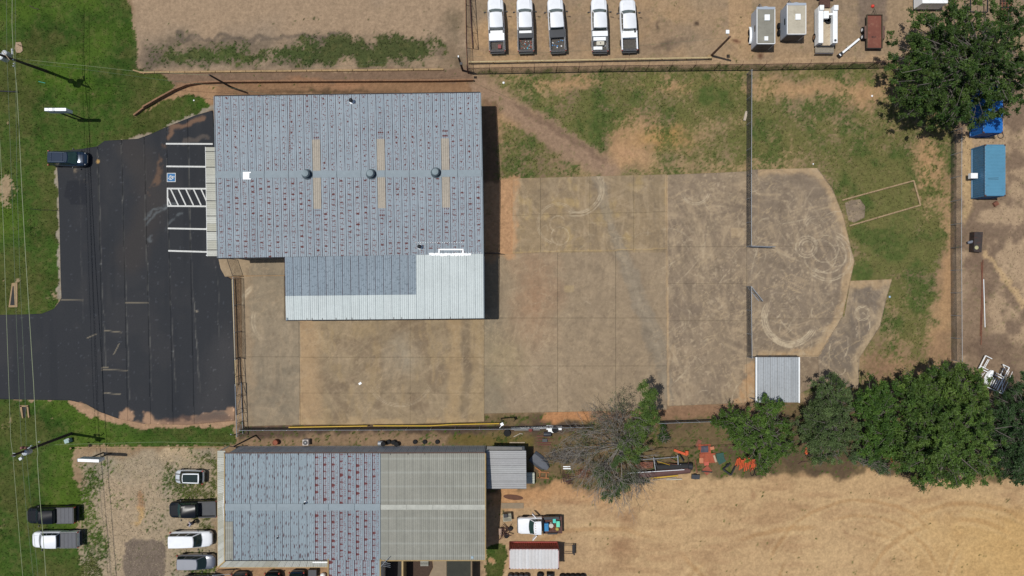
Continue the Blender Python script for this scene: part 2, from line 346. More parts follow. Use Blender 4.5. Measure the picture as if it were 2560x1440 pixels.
    for cx, cy, rx, ry in ((1770, 1230, 14, 6), (1880, 1240, 10, 18), (1430, 1255, 40, 8), (2120, 1330, 12, 5), (1550, 1370, 40, 40), (1570, 1300, 30, 30)): C = mix(C, A(150, 112, 82), blob(cx, cy, rx, ry, 1) * .6 * m)
    k = reg([(1216, 1362), (1260, 1366), (1268, 1390), (1252, 1445), (1216, 1480)], 6, 1); D = np.maximum(D, k * 1.0)
    C = mix(C, A(182, 140, 100), blob(1228, 1404, 10, 7, 1) * k); D -= blob(1228, 1404, 12, 9, 1) * k
    # bare earth beside the yard slab
    k = reg([(1205, 450), (1300, 440), (1305, 520), (1300, 640), (1205, 650)], 8, 1); C = mix(C, A(190, 148, 110), k * .9); D *= 1 - k
    k = reg([(1206, 250), (1245, 250), (1248, 450), (1206, 460)], 6, 1); C = mix(C, A(124, 96, 74), k * .8); D *= 1 - k * .5
    k = reg([(540, 1395), (830, 1395), (830, 1600), (540, 1600)], 3, 0); C = mix(C, A(164, 130, 98), k); D *= 1 - k
    # edge of the asphalt: washed-out sand and grit
    k = sstep(13, 3, np.abs(ldist(QXs, QYs, [(240, 372), (360, 346), (440, 312), (500, 286), (530, 270)]))); C = mix(C, A(160, 150, 132), k * .8); D -= k * .7
    k = sstep(8, 2, np.abs(ldist(QXs, QYs, [(146, 400), (148, 700), (153, 745)]))); C = mix(C, A(160, 154, 140), k * .7); D -= k * .6
    k = sstep(16, 4, np.abs(ldist(QXs, QYs, [(180, 1003), (230, 1035), (300, 1055), (420, 1064), (580, 1058)]))); C = mix(C, A(176, 142, 112), k * .9); D -= k * 1.0
    # turf colour and break-up
    D = np.clip(D, 0, 1.3)
    east = sstep(1150, 1250, PX) * sstep(1050, 1000, PY)
    thr = (.26 * fin + .34 * vfin + .18 * fbm(X, Y, 1.6, 61, 3) + .22 * _hash(np.floor(X * 6), np.floor(Y * 6), 88))
    thr = (thr - .5) * 1.9 + .5
    sw = .1 + .2 * east; gm = sstep(-sw, sw, D - thr + .04) * (1 - .12 * east)
    big2 = fbm(X, Y, 9, 91, 4)
    T = np.ones_like(C) * np.array(A(66, 90, 35)); T = mix(T, A(49, 75, 25), sstep(.45, .7, med)); T = mix(T, A(84, 106, 36), sstep(.5, .76, big2) * .8)
    T = mix(T, A(92, 88, 48), sstep(.58, .36, big2 + (fin - .5) * .3) * .5)
    T = mix(T, A(112, 112, 62), east * .72); T = mix(T, A(62, 90, 34), east * sstep(.46, .66, fbm(X, Y, 2.2, 95, 5)) * .85)
    T = mix(T, A(78, 84, 52), sstep(320, 360, PX) * sstep(1150, 1100, PX) * sstep(190, 170, PY) * .7)
    T = mix(T, A(70, 98, 26), (PX < 250) * reg([(60, 150), (220, 190), (220, 230), (80, 215)], 30) * .6)
    straw = sstep(.5, .75, fbm(X, Y, .5, 77, 3)); T = mix(T, A(120, 112, 70), straw * .28)
    C = mix(C, T, gm)
    C *= (1 + (fbm(X, Y, .35, 123, 2) - .5) * .36)[:, None]
    return C, D, gm

def axis(lo, hi, step, far):
    c = np.arange(lo, hi + step * .5, step); e = [step * 2, step * 6, 4, 12, 40, 120, far]
    return np.concatenate([lo - np.cumsum(e)[::-1], c, hi + np.cumsum(e)])
ax = axis(-67, 67, .17, 500.); ay = axis(-38.5, 38.5, .17, 500.)
gx, gy = np.meshgrid(ax, ay); shp = gx.shape; X = gx.ravel(); Y = gy.ravel()
C, D, gm = ground_fields(X, Y)
Zg = (fbm(X, Y, 2.2, 201, 3) - .5) * .04 + (fbm(X, Y, .45, 202, 2) - .5) * .03 - .03
idx = np.arange(X.size).reshape(shp); Fq = np.stack([idx[:-1, :-1], idx[:-1, 1:], idx[1:, 1:], idx[1:, :-1]], -1).reshape(-1, 4)
ground = mesh_np('ground', np.stack([X, Y, Zg], 1), Fq, M_ground, col=C, smooth=True); tag(ground, kind='structure')

# short turf blades and weed tufts standing on the ground sheet
def turf(n, seed):
    r = np.random.default_rng(seed); x = r.uniform(-65.5, 65.5, n); y = r.uniform(-37.5, 37.5, n)
    c, d, g = ground_fields(x, y)
    PX = x * F / H + 1280; PY = -y * F / H + 720
    bad = (sdist(PX, PY, ASPH) < 3) | (sdist(PX, PY, YARD) < 2)
    keep = (g > .55) & (~bad) & (r.uniform(0, 1, n) < .95); x, y, c, d = x[keep], y[keep], c[keep], d[keep]; m = len(x)
    lawnish = (d > .95); s = np.where(lawnish, r.uniform(.05, .12, m), r.uniform(.07, .17, m)); hgt = s * r.uniform(.5, 1.0, m)
    V = []; cols = []
    shade = r.uniform(.6, 1.35, m)
    for b in range(2):
        a = r.uniform(0, 2 * PI, m); dx = np.cos(a) * s; dy = np.sin(a) * s
        p0 = np.stack([x - dy * .35, y + dx * .35, np.full(m, -.02)], 1); p1 = np.stack([x + dy * .35, y - dx * .35, np.full(m, -.02)], 1)
        p2 = np.stack([x + dx, y + dy, hgt], 1); V.append(np.stack([p0, p1, p2], 1)); cols.append(np.repeat((c * shade[:, None])[:, None, :], 3, 1))
    V = np.concatenate(V).reshape(-1, 3); cols = np.concatenate(cols).reshape(-1, 3); Fq = np.arange(len(V)).reshape(-1, 3)
    return mesh_np('grass', V, Fq, M_ground, col=cols)
ASPH = [(-40, 788), (0, 787), (60, 786), (105, 784), (135, 772), (150, 752), (154, 744), (152, 700), (149, 560), (146, 460), (143, 420), (146, 378), (200, 373), (243, 366), (262, 352), (345, 347), (380, 334), (420, 316), (450, 304), (490, 288), (532, 276),
        (548, 480), (552, 640), (560, 655), (566, 690), (583, 700), (587, 880), (590, 1000), (586, 1052), (470, 1062), (360, 1060), (300, 1048), (250, 1030), (215, 1010), (175, 1001), (60, 999), (0, 998), (-40, 998)]
YARD = [(604, 690), (712, 688), (712, 800), (1209, 797), (1209, 640), (1282, 640), (1280, 446), (1667, 436), (1880, 423), (2043, 420), (2100, 520), (2135, 650), (2230, 700), (2148, 970), (2048, 960), (1998, 1000), (1880, 1005), (1670, 1015), (1480, 1026), (1211, 1034), (1209, 1052), (752, 1062), (612, 1066)]
g_ = turf(170000, 5); tag(g_, 'short grass and weed tufts of the lawns and the field', 'grass', kind='stuff')

# ------------------------------------------------------------------ sheets with their own colour field
def patch(name, poly, z, cell, cfun, m, parent=None, skirt=.12, holes=None, zf=None):
    P = [G(a, b) for a, b in poly]; pm = [(p.x, p.y) for p in P]
    xs = [p[0] for p in pm]; ys = [p[1] for p in pm]
    gx = np.arange(min(xs) - cell, max(xs) + cell * 1.5, cell); gy = np.arange(min(ys) - cell, max(ys) + cell * 1.5, cell)
    X, Y = np.meshgrid(gx, gy); cx = (X[:-1, :-1] + cell / 2).ravel(); cy = (Y[:-1, :-1] + cell / 2).ravel()
    ins = sdist(cx, cy, pm) < 0
    idx = np.arange(X.size).reshape(X.shape); q = np.stack([idx[:-1, :-1], idx[:-1, 1:], idx[1:, 1:], idx[1:, :-1]], -1).reshape(-1, 4)[ins]
    used = np.unique(q); rem = np.full(X.size, -1); rem[used] = np.arange(len(used)); q = rem[q]
    x = X.ravel()[used].copy(); y = Y.ravel()[used].copy()
    e = np.concatenate([q[:, [0, 1]], q[:, [1, 2]], q[:, [2, 3]], q[:, [3, 0]]]); key = np.minimum(e[:, 0], e[:, 1]).astype(np.int64) * 10000000 + np.maximum(e[:, 0], e[:, 1])
    u, inv, cnt = np.unique(key, return_inverse=True, return_counts=True); be = e[cnt[inv] == 1]; bv = np.unique(be)
    bx, by = x[bv], y[bv]; best = np.full(len(bv), 1e18); nx = bx.copy(); ny = by.copy(); n = len(pm)
    for i in range(n):
        (x0, y0), (x1, y1) = pm[i], pm[(i + 1) % n]; ex, ey = x1 - x0, y1 - y0
        t = np.clip(((bx - x0) * ex + (by - y0) * ey) / (ex * ex + ey * ey + 1e-12), 0, 1); qx = x0 + t * ex; qy = y0 + t * ey; dd = (bx - qx) ** 2 + (by - qy) ** 2
        b = dd < best; best[b] = dd[b]; nx[b] = qx[b]; ny[b] = qy[b]
    x[bv] = nx; y[bv] = ny
    C = cfun(x, y); zz = np.full(len(x), z)
    V = np.stack([x, y, zz], 1)
    if skirt:
        k = np.full(len(x), -1); k[bv] = np.arange(len(bv)) + len(x)
        V = np.concatenate([V, np.stack([x[bv], y[bv], np.full(len(bv), z - skirt)], 1)]); C = np.concatenate([C, C[bv]])
        q = np.concatenate([q, np.stack([be[:, 1], be[:, 0], k[be[:, 0]], k[be[:, 1]]], 1)])
    return mesh_np(name, V, q, m, parent, col=C)
def pxy(x, y): return x * F / H + 1280, -y * F / H + 720
def asph_col(x, y):
    PX, PY = pxy(x, y); med = fbm(x, y, 4, 301, 4); fin = fbm(x, y, .8, 302, 4); w = (fbm(x, y, 1.6, 303, 4) - .5)
    C = np.ones((x.size, 3)) * np.array(A(46, 48, 52)); C = mix(C, A(55, 55, 57), sstep(.45, .7, med) * .7); C = mix(C, A(39, 42, 47), sstep(.5, .3, fbm(x * 2.5, y * .25, 3, 304, 3)) * .6)
    QX, QY = PX + w * 26, PY + (fbm(x, y, 1.6, 309, 4) - .5) * 26
    C = mix(C, A(66, 60, 56), sstep(60, 10, ldist(QX, QY, [(330, 370), (370, 420), (380, 520), (345, 600), (325, 650)])) * .55)
    C = mix(C, A(132, 100, 74), sstep(10, 3, ldist(QX, QY, [(408, 350), (404, 440), (375, 480)])) * sstep(.42, .6, fin) * .5)
    C = mix(C, A(128, 98, 76), sstep(8, 2, ldist(QX, QY, [(418, 345), (430, 320), (470, 310), (512, 296)])) * .8)
    C = mix(C, A(110, 98, 88), sstep(9, 3, ldist(QX, QY, [(455, 352), (520, 340)])) * .5)
    C = mix(C, A(128, 114, 96), sstep(11, 2, ldist(QX, QY, [(190, 430), (212, 446)])) * sstep(.4, .6, fin) * .9)
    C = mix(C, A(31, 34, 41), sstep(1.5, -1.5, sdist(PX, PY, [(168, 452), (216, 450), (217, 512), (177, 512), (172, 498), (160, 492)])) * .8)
    # sand washed over the south edge
    C = mix(C, A(176, 140, 110), sstep(5, -3, sdist(PX + w * 30 + (fin - .5) * 14, PY - 5 + w * 34 + (fin - .5) * 10, [(180, 1004), (206, 1008), (238, 1026), (262, 1042), (298, 1048), (303, 1026), (328, 1020), (330, 1050), (358, 1052), (358, 1024), (372, 1024), (386, 1044), (440, 1048), (480, 1040), (520, 1028), (560, 1022), (575, 1016), (592, 1024), (592, 1080), (180, 1080)])) * .9)
    C = mix(C, A(96, 88, 80), sstep(5, -3, sdist(PX + w * 12, PY + w * 22, [(490, 1042), (560, 1030), (580, 1050), (480, 1052)])) * .7)
    C = mix(C, A(120, 92, 76), sstep(6, -3, sdist(QX, QY, [(400, 1048), (590, 1036), (590, 1080), (400, 1080)])) * .5)
    C = mix(C, A(72, 70, 70), sstep(70, 10, ldist(QX, QY, [(560, 880), (530, 1010)])) * .5)
    for ln, s in (([(244, 370), (250, 560), (262, 850), (266, 920)], .5), ([(304, 360), (308, 560), (318, 800), (325, 1000)], .5), ([(361, 350), (363, 560), (372, 760), (380, 1000)], .6), ([(416, 320), (420, 560), (428, 780), (440, 980)], .55), ([(471, 350), (476, 600), (488, 820), (500, 980)], .8), ([(535, 650), (548, 720), (545, 790), (548, 850)], .35), ([(200, 440), (203, 620), (210, 800)], .2)):
        d = ldist(PX + w * 5, PY, ln); C = mix(C, A(112, 110, 104), sstep(1.9, .5, d) * s * (.2 + .7 * sstep(.4, .65, fin)))
    for ln in ([(363, 545), (400, 520), (440, 510)], [(365, 560), (375, 550), (420, 515)], [(420, 560), (450, 538)], [(372, 600), (410, 570)]): C = mix(C, A(110, 116, 118), sstep(5, 1, ldist(QX, QY, ln)) * .5 * sstep(.4, .6, fin))
    for ln in ([(153, 750), (208, 751)], [(255, 924), (320, 926)], [(219, 845), (241, 835)], [(255, 919), (270, 918)], [(285, 885), (297, 860)], [(315, 757), (370, 758)], [(262, 826), (303, 831)], [(260, 983), (300, 985)]): C = mix(C, A(150, 138, 116), sstep(1.8, .5, ldist(PX + w * 3, PY, ln)) * .7)
    C = mix(C, A(196, 158, 96), sstep(4.5, 3, np.hypot((PX - 245), (PY - 404) * .7)) * .95); C = mix(C, A(190, 176, 150), sstep(7, 3, np.hypot((PX - 492), (PY - 779) * 2)) * .7 * sstep(.4, .55, fin))
    k = fbm(x, y, .25, 311, 1) > .93; C[k] *= 1.9
    return C
lot = thing('asphalt_lot', None, None); del_keys = None; lot['kind'] = 'structure'
# the sealcoat was laid in long strips; each strip is a piece
cuts = [-40, 246, 306, 363, 419, 472, 640]
def clip(poly, x, keep_right, slope=.022):
    out = []; n = len(poly); sd = lambda p: (p[0] - x - (p[1] - 400) * slope) * (1 if keep_right else -1)
    for i in range(n):
        a, b = poly[i], poly[(i + 1) % n]; da, db = sd(a), sd(b)
        if da >= 0: out.append(a)
        if (da >= 0) != (db >= 0):
            t = da / (da - db); out.append((a[0] + t * (b[0] - a[0]), a[1] + t * (b[1] - a[1])))
    return out
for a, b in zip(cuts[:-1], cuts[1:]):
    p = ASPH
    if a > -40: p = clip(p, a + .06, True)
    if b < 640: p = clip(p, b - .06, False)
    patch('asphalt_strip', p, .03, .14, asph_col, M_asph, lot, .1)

ARC = []
rr = random.Random(3)
def arc(cx, cy, r, a0, a1, w, s): ARC.append((cx, cy, r, math.radians(a0), math.radians(a1), w, s))
for c in ((2018, 617, 21), (2018, 617, 14), (2016, 617, 27)): arc(*c, 0, 360, 1.6, .6)
for c in ((2070, 640, 62), (2072, 642, 55), (2068, 636, 46)): arc(*c, -80, 140, 2.0, .55)
for c in ((2062, 622, 34), (2090, 640, 26), (2050, 640, 40)): arc(*c, -120, 180, 1.6, .45)
for r in (58, 62, 66, 71): arc(1975, 795, r, 20, 215, 1.8, .7)
for r in (44, 48, 53): arc(1975, 815, r, 30, 160, 2.4, .6)
for r in (24, 30): arc(2040, 570, r, 180, 330, 1.6, .4)
for r in (14.5, 18): arc(2155, 783, r, 0, 360, 1.4, .75)
arc(2140, 812, 34, -70, 30, 1.4, .6); arc(2152, 822, 12, 90, 220, 1.3, .6); arc(2150, 840, 9, 150, 260, 1.2, .5); arc(2100, 893, 24, 40, 200, 1.5, .0)
arc(2098, 922, 15, -10, 150, 1.7, .7); arc(2096, 906, 40, 175, 205, 2, .6); arc(2120, 880, 48, 150, 215, 1.8, .6); arc(2060, 860, 60, -20, 40, 1.6, .5)
for r in (25, 29): arc(1738, 475, r + 8, 10, 170, 1.6, .5)
for r in (20, 48, 52): arc(1395, 560, r, 100, 330, 1.4, .4)
for r in (60, 64, 70): arc(1440, 470, r, -60, 120, 1.8, .5)
arc(1400, 590, 22, 0, 360, 1.5, .4)
for r in (90, 96): arc(690, 790, r, 150, 235, 4, .55)
for r in (64, 70): arc(700, 800, r, 130, 200, 3, .4)
for r in (40, 44, 47): arc(1000, 930, r + 40, 20, 160, 1.2, .25)
for i in range(330):
    z = rr.choice('DDDEEEECCN')
    if z == 'D': cx, cy = rr.uniform(1640, 1900), rr.uniform(430, 1010)
    elif z == 'E': cx, cy = rr.uniform(1880, 2110), rr.uniform(440, 880)
    elif z == 'C': cx, cy = rr.uniform(1250, 1660), rr.uniform(640, 1020)
    else: cx, cy = rr.uniform(1290, 1660), rr.uniform(450, 630)
    r = rr.choice((20, 40, 80, 160, 300)) * rr.uniform(.8, 1.3); a = rr.uniform(0, 360); L = rr.uniform(25, 90) if r < 70 else rr.uniform(10, 30)
    arc(cx - r * math.cos(math.radians(a)), cy - r * math.sin(math.radians(a)), r, a - L / 2, a + L / 2, rr.uniform(.8, 2.2), rr.uniform(.15, .42) * (1 if z in 'DE' else .6))
def arcs(C, PX, PY, x, y, col):
    if not len(PX): return C
    b0, b1, b2, b3 = PX.min(), PX.max(), PY.min(), PY.max(); nz = sstep(.3, .6, fbm(x, y, .5, 401, 3))
    for cx, cy, r, a0, a1, w, s in ARC:
        if s <= 0 or cx + r < b0 or cx - r > b1 or cy + r < b2 or cy - r > b3: continue
        d = np.abs(np.hypot(PX - cx, PY - cy) - r); m = sstep(w, w * .3, d)
        if not m.any(): continue
        ang = (np.arctan2(PY - cy, PX - cx) - a0) % (2 * PI); m = m * (ang < (a1 - a0)) * sstep(0, .25, ang) * sstep(a1 - a0, a1 - a0 - .25, ang) if a1 - a0 < 6.2 else m
        C = mix(C, col, np.clip(m * s * 1.5 * (.3 + .7 * nz), 0, .9))
    return C
EEDGE = [(1868, 893), (2047, 889), (2070, 850), (2108, 785), (2122, 720), (2136, 652), (2126, 600), (2108, 540), (2080, 470), (2043, 420), (1880, 423)]
FEDGE = [(2045, 893), (2108, 790), (2123, 700), (2230, 698), (2216, 745), (2200, 815), (2145, 900), (2148, 975)]
def conc_col(x, y):
    PX, PY = pxy(x, y); big = fbm(x, y, 9, 501, 4); med = fbm(x, y, 2.6, 502, 5); fin = fbm(x, y, .7, 503, 4); w = fbm(x, y, 2.0, 504, 4) - .5; w2 = fbm(x, y, .8, 505, 3) - .5
    QX, QY = PX + w * 50 + w2 * 14, PY + (fbm(x, y, 2.0, 506, 4) - .5) * 50
    C = np.ones((x.size, 3)) * np.array(A(150, 133, 109)); C = mix(C, A(136, 121, 100), sstep(.45, .7, big) * .6); C = mix(C, A(166, 147, 117), sstep(.48, .72, med) * .5)
    a = (PX < 750) * 1.0; C = mix(C, A(142, 130, 111), a * .75); C = mix(C, A(122, 113, 98), a * sstep(.5, .7, med) * .6); C = mix(C, A(164, 142, 114), a * sstep(30, 8, QX - 606) * .6)
    b = (PX > 750) * (PX < 1211) * (PY > 790); b = b * 1.0; C = mix(C, A(147, 130, 104), b * .6); C = mix(C, A(118, 101, 82), b * sstep(.46, .66, fbm(x, y, 2.4, 507, 6, .65)) * .6); C = mix(C, A(166, 144, 108), b * sstep(.55, .7, fbm(x * 1.5, y * .6, 1.6, 517, 5, .65)) * .4)
    QW = PX + w * 22 + w2 * 10; C = mix(C, A(176, 148, 113), b * sstep(56, 12, np.abs(QW - 765)) * .7); C = mix(C, A(172, 147, 110), b * sstep(26, 6, np.abs(QW - 1138)) * .6); C = mix(C, A(166, 144, 109), b * sstep(30, 6, np.abs(QW - 1195)) * .6)
    C = mix(C, A(110, 96, 78), b * sstep(14, 3, np.abs(QW - 1166)) * .4)
    C = mix(C, A(156, 146, 128), b * np.clip(1.1 - np.hypot((QX - 1010) / 50, (QY - 890) / 70), 0, 1) * .8)
    C = mix(C, A(178, 154, 118), b * sstep(1052, 1064, QY) * .8)
    n = (PX > 1211) * (PX < 1667) * (PY < 632) * 1.0; C = mix(C, A(150, 130, 101), n * .7); C = mix(C, A(134, 119, 97), n * sstep(.45, .65, med) * .5); C = mix(C, A(178, 154, 108), n * sstep(.55, .75, fbm(x, y, 1.8, 511, 5)) * .6)
    s = (PX > 1211) * (PX < 1667) * (PY >= 632) * 1.0; C = mix(C, A(152, 134, 111), s * .7); C = mix(C, A(160, 126, 98), s * np.clip(1.1 - np.hypot((QX - 1340) / 70, (QY - 740) / 160), 0, 1) * .7); C = mix(C, A(128, 120, 102), s * sstep(80, 20, QX - 1211) * sstep(650, 800, QY) * .6)
    C = mix(C, A(166, 148, 112), s * np.clip(1.1 - np.hypot((QX - 1260) / 70, (QY - 900) / 100), 0, 1) * .5)
    d = (PX >= 1667) * (PX < 1868) * 1.0; C = mix(C, A(138, 122, 104), d * .8); C = mix(C, A(160, 141, 117), d * sstep(.5, .7, fbm(x, y, 1.6, 512, 6, .65)) * .6); C = mix(C, A(122, 108, 94), d * sstep(.5, .3, med) * .5)
    e = (PX >= 1868) * 1.0; C = mix(C, A(130, 116, 101), e * .85); C = mix(C, A(145, 129, 110), e * sstep(.5, .7, med) * .5)
    inE = sdist(PX, PY, EEDGE); C = mix(C, A(182, 156, 122), (inE < 0) * sstep(-24, -8, inE + w * 26 + w2 * 8) * (PX > 1895) * .9)
    inF = sdist(PX, PY, FEDGE); f = (inF < 0) * 1.0; C = mix(C, A(120, 109, 97), f * .8); C = mix(C, A(168, 148, 120), f * sstep(-22, -6, inF + w * 20 + w2 * 8) * sstep(2080, 2140, PX) * .9)
    C = mix(C, A(176, 150, 116), f * (PY < 728) * sstep(26, 8, QY - 700) * .8)
    g = (PX > 1996) * (PX < 2047) * (PY > 893) * 1.0; C = mix(C, A(136, 118, 98), g * .8)
    # washed gravel tongue crossing the yard
    ln = [(1492, 440), (1512, 520), (1548, 620), (1590, 720), (1622, 810), (1652, 900), (1672, 990)]
    wd = 13 + 12 * sstep(560, 800, PY) * sstep(1000, 860, PY); k = sstep(1.25, .6, ldist(PX + w * 20 + w2 * 18, PY, ln) / wd); C = mix(C, A(148, 138, 121), k * .62); k = sstep(2, 8, ldist(PX + w * 16 + w2 * 14, PY, ln)) * sstep(30, 18, ldist(PX + w * 16 + w2 * 14, PY, ln)); C = mix(C, A(120, 108, 94), k * .25)
    C = mix(C, A(124, 112, 96), sstep(9, 3, ldist(QX, QY, [(1610, 820), (1618, 930)])) * .5)
    # orange soil over the west edge and by the shed
    C = mix(C, A(190, 150, 112), sstep(10, -4, sdist(QX, QY, [(1200, 430), (1290, 440), (1296, 520), (1290, 640), (1200, 660)])) * .9)
    C = mix(C, A(184, 148, 110), sstep(8, -4, sdist(QX, QY, [(1868, 920), (1895, 900), (1895, 1010), (1835, 1010), (1850, 960)])) * .85)
    C = mix(C, A(188, 160, 124), sstep(4, 1.2, np.abs(PX + w2 * 4 - 1668 + (PY - 700) * -.008)) * .75)
    C = mix(C, A(188, 160, 124), np.clip(1.2 - np.hypot((QX - 1677) / 14, (QY - 890) / 26), 0, 1) * .8)
    C = mix(C, A(182, 156, 112), sstep(2.5, .8, np.abs(PY + w2 * 4 - 632 + (PX - 1250) * .024)) * (PX > 1211) * (PX < 1667) * .7)
    for xx, yy, ww, hh, c, al in ((1844, 582, 16, 12, (176, 154, 124), .8), (1422, 722, 12, 8, (166, 146, 112), .8), (1748, 690, 1.4, 40, (150, 134, 112), .4)):
        C = mix(C, A(*c), sstep(2, -1, np.maximum(np.abs(PX - xx + w2 * 3) - ww, np.abs(PY - yy) - hh)) * al)
    C = mix(C, A(182, 152, 116), sstep(5, 1, ldist(QX, QY, [(1880, 886), (1940, 884), (2040, 884)])) * .7)
    for lx in (1301, 1398, 1585): C = mix(C, A(172, 150, 112), sstep(1.8, .5, np.abs(PX - lx + w2 * 3)) * (PY < 632) * .5 * sstep(.4, .6, fin))
    for (q0, q1) in ((.9, 1), (2.1, 2), (.5, 3)):
        xa, ya = x * math.cos(q0) + y * math.sin(q0), -x * math.sin(q0) + y * math.cos(q0); rd = np.abs(fbm(xa * .3, ya * 1.3, 1.7, 530 + q1, 4, .6) - .5)
        C = mix(C, A(176, 156, 126), sstep(.014, .003, rd) * sstep(.45, .65, fbm(x, y, 4, 540 + q1, 3)) * (.42 + .35 * (d + e)))
    st = fbm(x * 1.0 + y * .6, y * .25 - x * .12, .5, 520, 3); C = mix(C, A(160, 143, 119), (d + e * .7) * sstep(.55, .72, st) * .45)
    for q0, q1, el in ((.35, 1, 7), (1.25, 2, 6), (2.0, 3, 8), (2.75, 4, 6), (1.6, 5, 9)):
        xa, ya = x * math.cos(q0) + y * math.sin(q0), -x * math.sin(q0) + y * math.cos(q0); cv = (fbm(x, y, 6, 560 + q1, 2) - .5) * 3
        st = fbm(xa / el, ya + cv, .55, 570 + q1, 4, .7); rg_ = sstep(.42, .62, fbm(x, y, 5, 580 + q1, 3)); am = .5 + .5 * (d + e) + .25 * n
        C = mix(C, A(178, 158, 130), sstep(.54, .74, st) * rg_ * .5 * am); C = mix(C, A(112, 99, 85), sstep(.46, .26, st) * rg_ * .34 * am)
    sp = sstep(.62, .8, fbm(x, y, .32, 590, 2)) * sstep(.45, .6, fbm(x, y, 3, 591, 4)); C = mix(C, A(182, 164, 138), sp * .4 * (.4 + d + e)); C = mix(C, A(112, 96, 80), sstep(.7, .85, fbm(x, y, .4, 592, 2)) * .3)
    C = arcs(C, PX, PY, x, y, A(194, 178, 152))
    C = C * (1.06 * (1 + (fin - .5) * .26))[:, None] * np.array([1.03, 1.0, .955])
    return C
yard = thing('concrete_yard', None, None); yard['kind'] = 'structure'
J = .05
def slab(p): patch('slab', p, .055, .115, conc_col, M_conc, yard, .14)
patch('joint_filler', [(606, 648), (711, 648), (711, 688), (712, 802), (1209, 799), (1209, 642), (1283, 638), (1283, 449), (1667, 439), (1870, 428), (2042, 422), (2080, 472), (2108, 542), (2134, 652), (2120, 720), (2106, 789), (2150, 860), (2146, 960), (2050, 954), (1998, 983), (1672, 1012), (1209, 1030), (1207, 1050), (754, 1058), (614, 1062)], .049, .3, conc_col, M_conc, yard, 0)
slab([(546, 645), (712, 646), (712, 687), (604, 689), (563, 692), (552, 672)])
slab([(604, 690), (711, 688), (711, 802), (748, 804), (749, 892 - J), (606, 892 - J)]); slab([(606, 892 + J), (749, 892 + J), (752, 1062), (612, 1066)])
for y0, y1 in ((800, 893), (893, 983), (983, 1060)):
    slab([(750 + J, y0), (1026 - J, y0), (1026 - J, y1 - J), (752 + J, y1 - J + (2 if y1 > 1000 else 0))]); slab([(1026 + J, y0), (1211 - J, y0), (1211 - J, y1 - J - (6 if y1 > 1000 else 0)), (1026 + J, y1 - J)])
for y0, y1 in ((446, 539), (539, 633)):
    for x0, x1 in ((1281, 1352), (1352, 1475), (1475, 1585), (1585, 1667)):
        s = lambda xx: (xx - 1281) * -.026 if y0 < 500 else (xx - 1281) * -.024
        slab([(x0 + J, y0 + s(x0) + J), (x1 - J, y0 + s(x1) + J), (x1 - J, y1 - J - (x1 - 1281) * .024), (x0 + J, y1 - J - (x0 - 1281) * .024)])
for y0, y1 in ((640, 795), (795, 915), (915, 1034)):
    for x0, x1 in ((1211, 1395), (1395, 1540), (1540, 1667)):
        ya = (y0 - (x0 - 1281) * .024 - 6) if y0 == 640 else y0; yb = (y0 - (x1 - 1281) * .024 - 6) if y0 == 640 else y0
        yc = y1 - (x1 - 1211) * .022 if y1 == 1034 else y1; yd = y1 - (x0 - 1211) * .022 if y1 == 1034 else y1
        slab([(x0 + J, ya + J), (x1 - J, yb + J), (x1 - J, yc - J), (x0 + J, yd - J)])
for y0, y1 in ((437, 617), (617, 709), (709, 802), (802, 1015)):
    slab([(1668 + J, y0 + J), (1867 - J, y0 + J - (8 if y0 == 437 else 0)), (1867 - J, (y1 - J) - (8 if y1 > 1000 else 0)), (1669 + J, y1 - J)])
slab([(1868 + J, 427), (1880, 424), (2043, 420), (2080, 470), (2108, 540), (2126, 616), (1868 + J, 616)])
slab([(1868 + J, 617), (2126, 617), (2136, 652), (2122, 720), (2106, 790), (2104, 797), (1869, 797)]); slab([(1869, 798), (2103, 798), (2070, 850), (2046, 889), (1869, 892)])
slab([(2048, 893), (2078, 850), (2111, 790), (2126, 702), (2230, 698), (2216, 745), (2200, 815), (2145, 900), (2148, 972), (2050, 958)]); slab([(1868, 894), (2045, 892), (2047, 960), (1998, 985), (1870, 1004)])

patch('old_slab', [(2112, 507), (2128, 500), (2150, 498), (2163, 516), (2161, 544), (2136, 557), (2122, 552), (2116, 530)], .03, .12, conc_col, M_conc, None, .08)['kind'] = 'structure'

# painted markings
M_wp = mat('white_line_paint', A(222, 222, 216), .7, var=.1, scale=6, dirt=A(120, 118, 112), dirt_amt=.5)
M_bp = mat('blue_line_paint', A(32, 112, 168), .7, var=.1, scale=6)
def seg_poly(a, b, w):
    a = Vector((a[0], a[1])); b = Vector((b[0], b[1])); d = (b - a).normalized(); n = Vector((-d.y, d.x)) * w / 2
    return [tuple(a + n), tuple(b + n), tuple(b - n), tuple(a - n)]
marks = thing('parking_markings', None, None); marks['kind'] = 'structure'
def line(a, b, w=4.0, z=.0345, m=None, name='parking_line'):
    pa, pb = G(*a), G(*b); MB().prism(seg_poly((pa.x, pa.y), (pb.x, pb.y), w / 19.88), z - .002, z).build(name, m or M_wp, marks)
line((415, 359.5), (532, 360)); line((416, 416), (520, 417)); line((420, 571), (522, 573)); line((421, 627), (524, 630))
line((417.5, 471.5), (522, 472)); line((418.5, 515), (522, 516)); line((419, 474), (419.5, 513), 3.4, .0365)
for a, b in (((418.5, 492), (428, 513.5)), ((427, 473), (446, 513.5)), ((446, 473), (465, 513.5)), ((465, 473), (484, 513.5)), ((484, 473), (503, 513.5)), ((503, 473), (521, 513))): line(a, b, 3.2, .0385)
sg = thing('access_symbol', None, None); sg.parent = marks
def P2(px, py): g = G(px, py); return (g.x, g.y)
MB().prism([P2(417.5, 432.5), P2(439.5, 432.5), P2(439.5, 455), P2(417.5, 455)], .032, .034).build('symbol_border', M_wp, sg)
MB().prism([P2(419, 434), P2(438, 434), P2(438, 453.5), P2(419, 453.5)], .034, .0365).build('symbol_field', M_bp, sg)
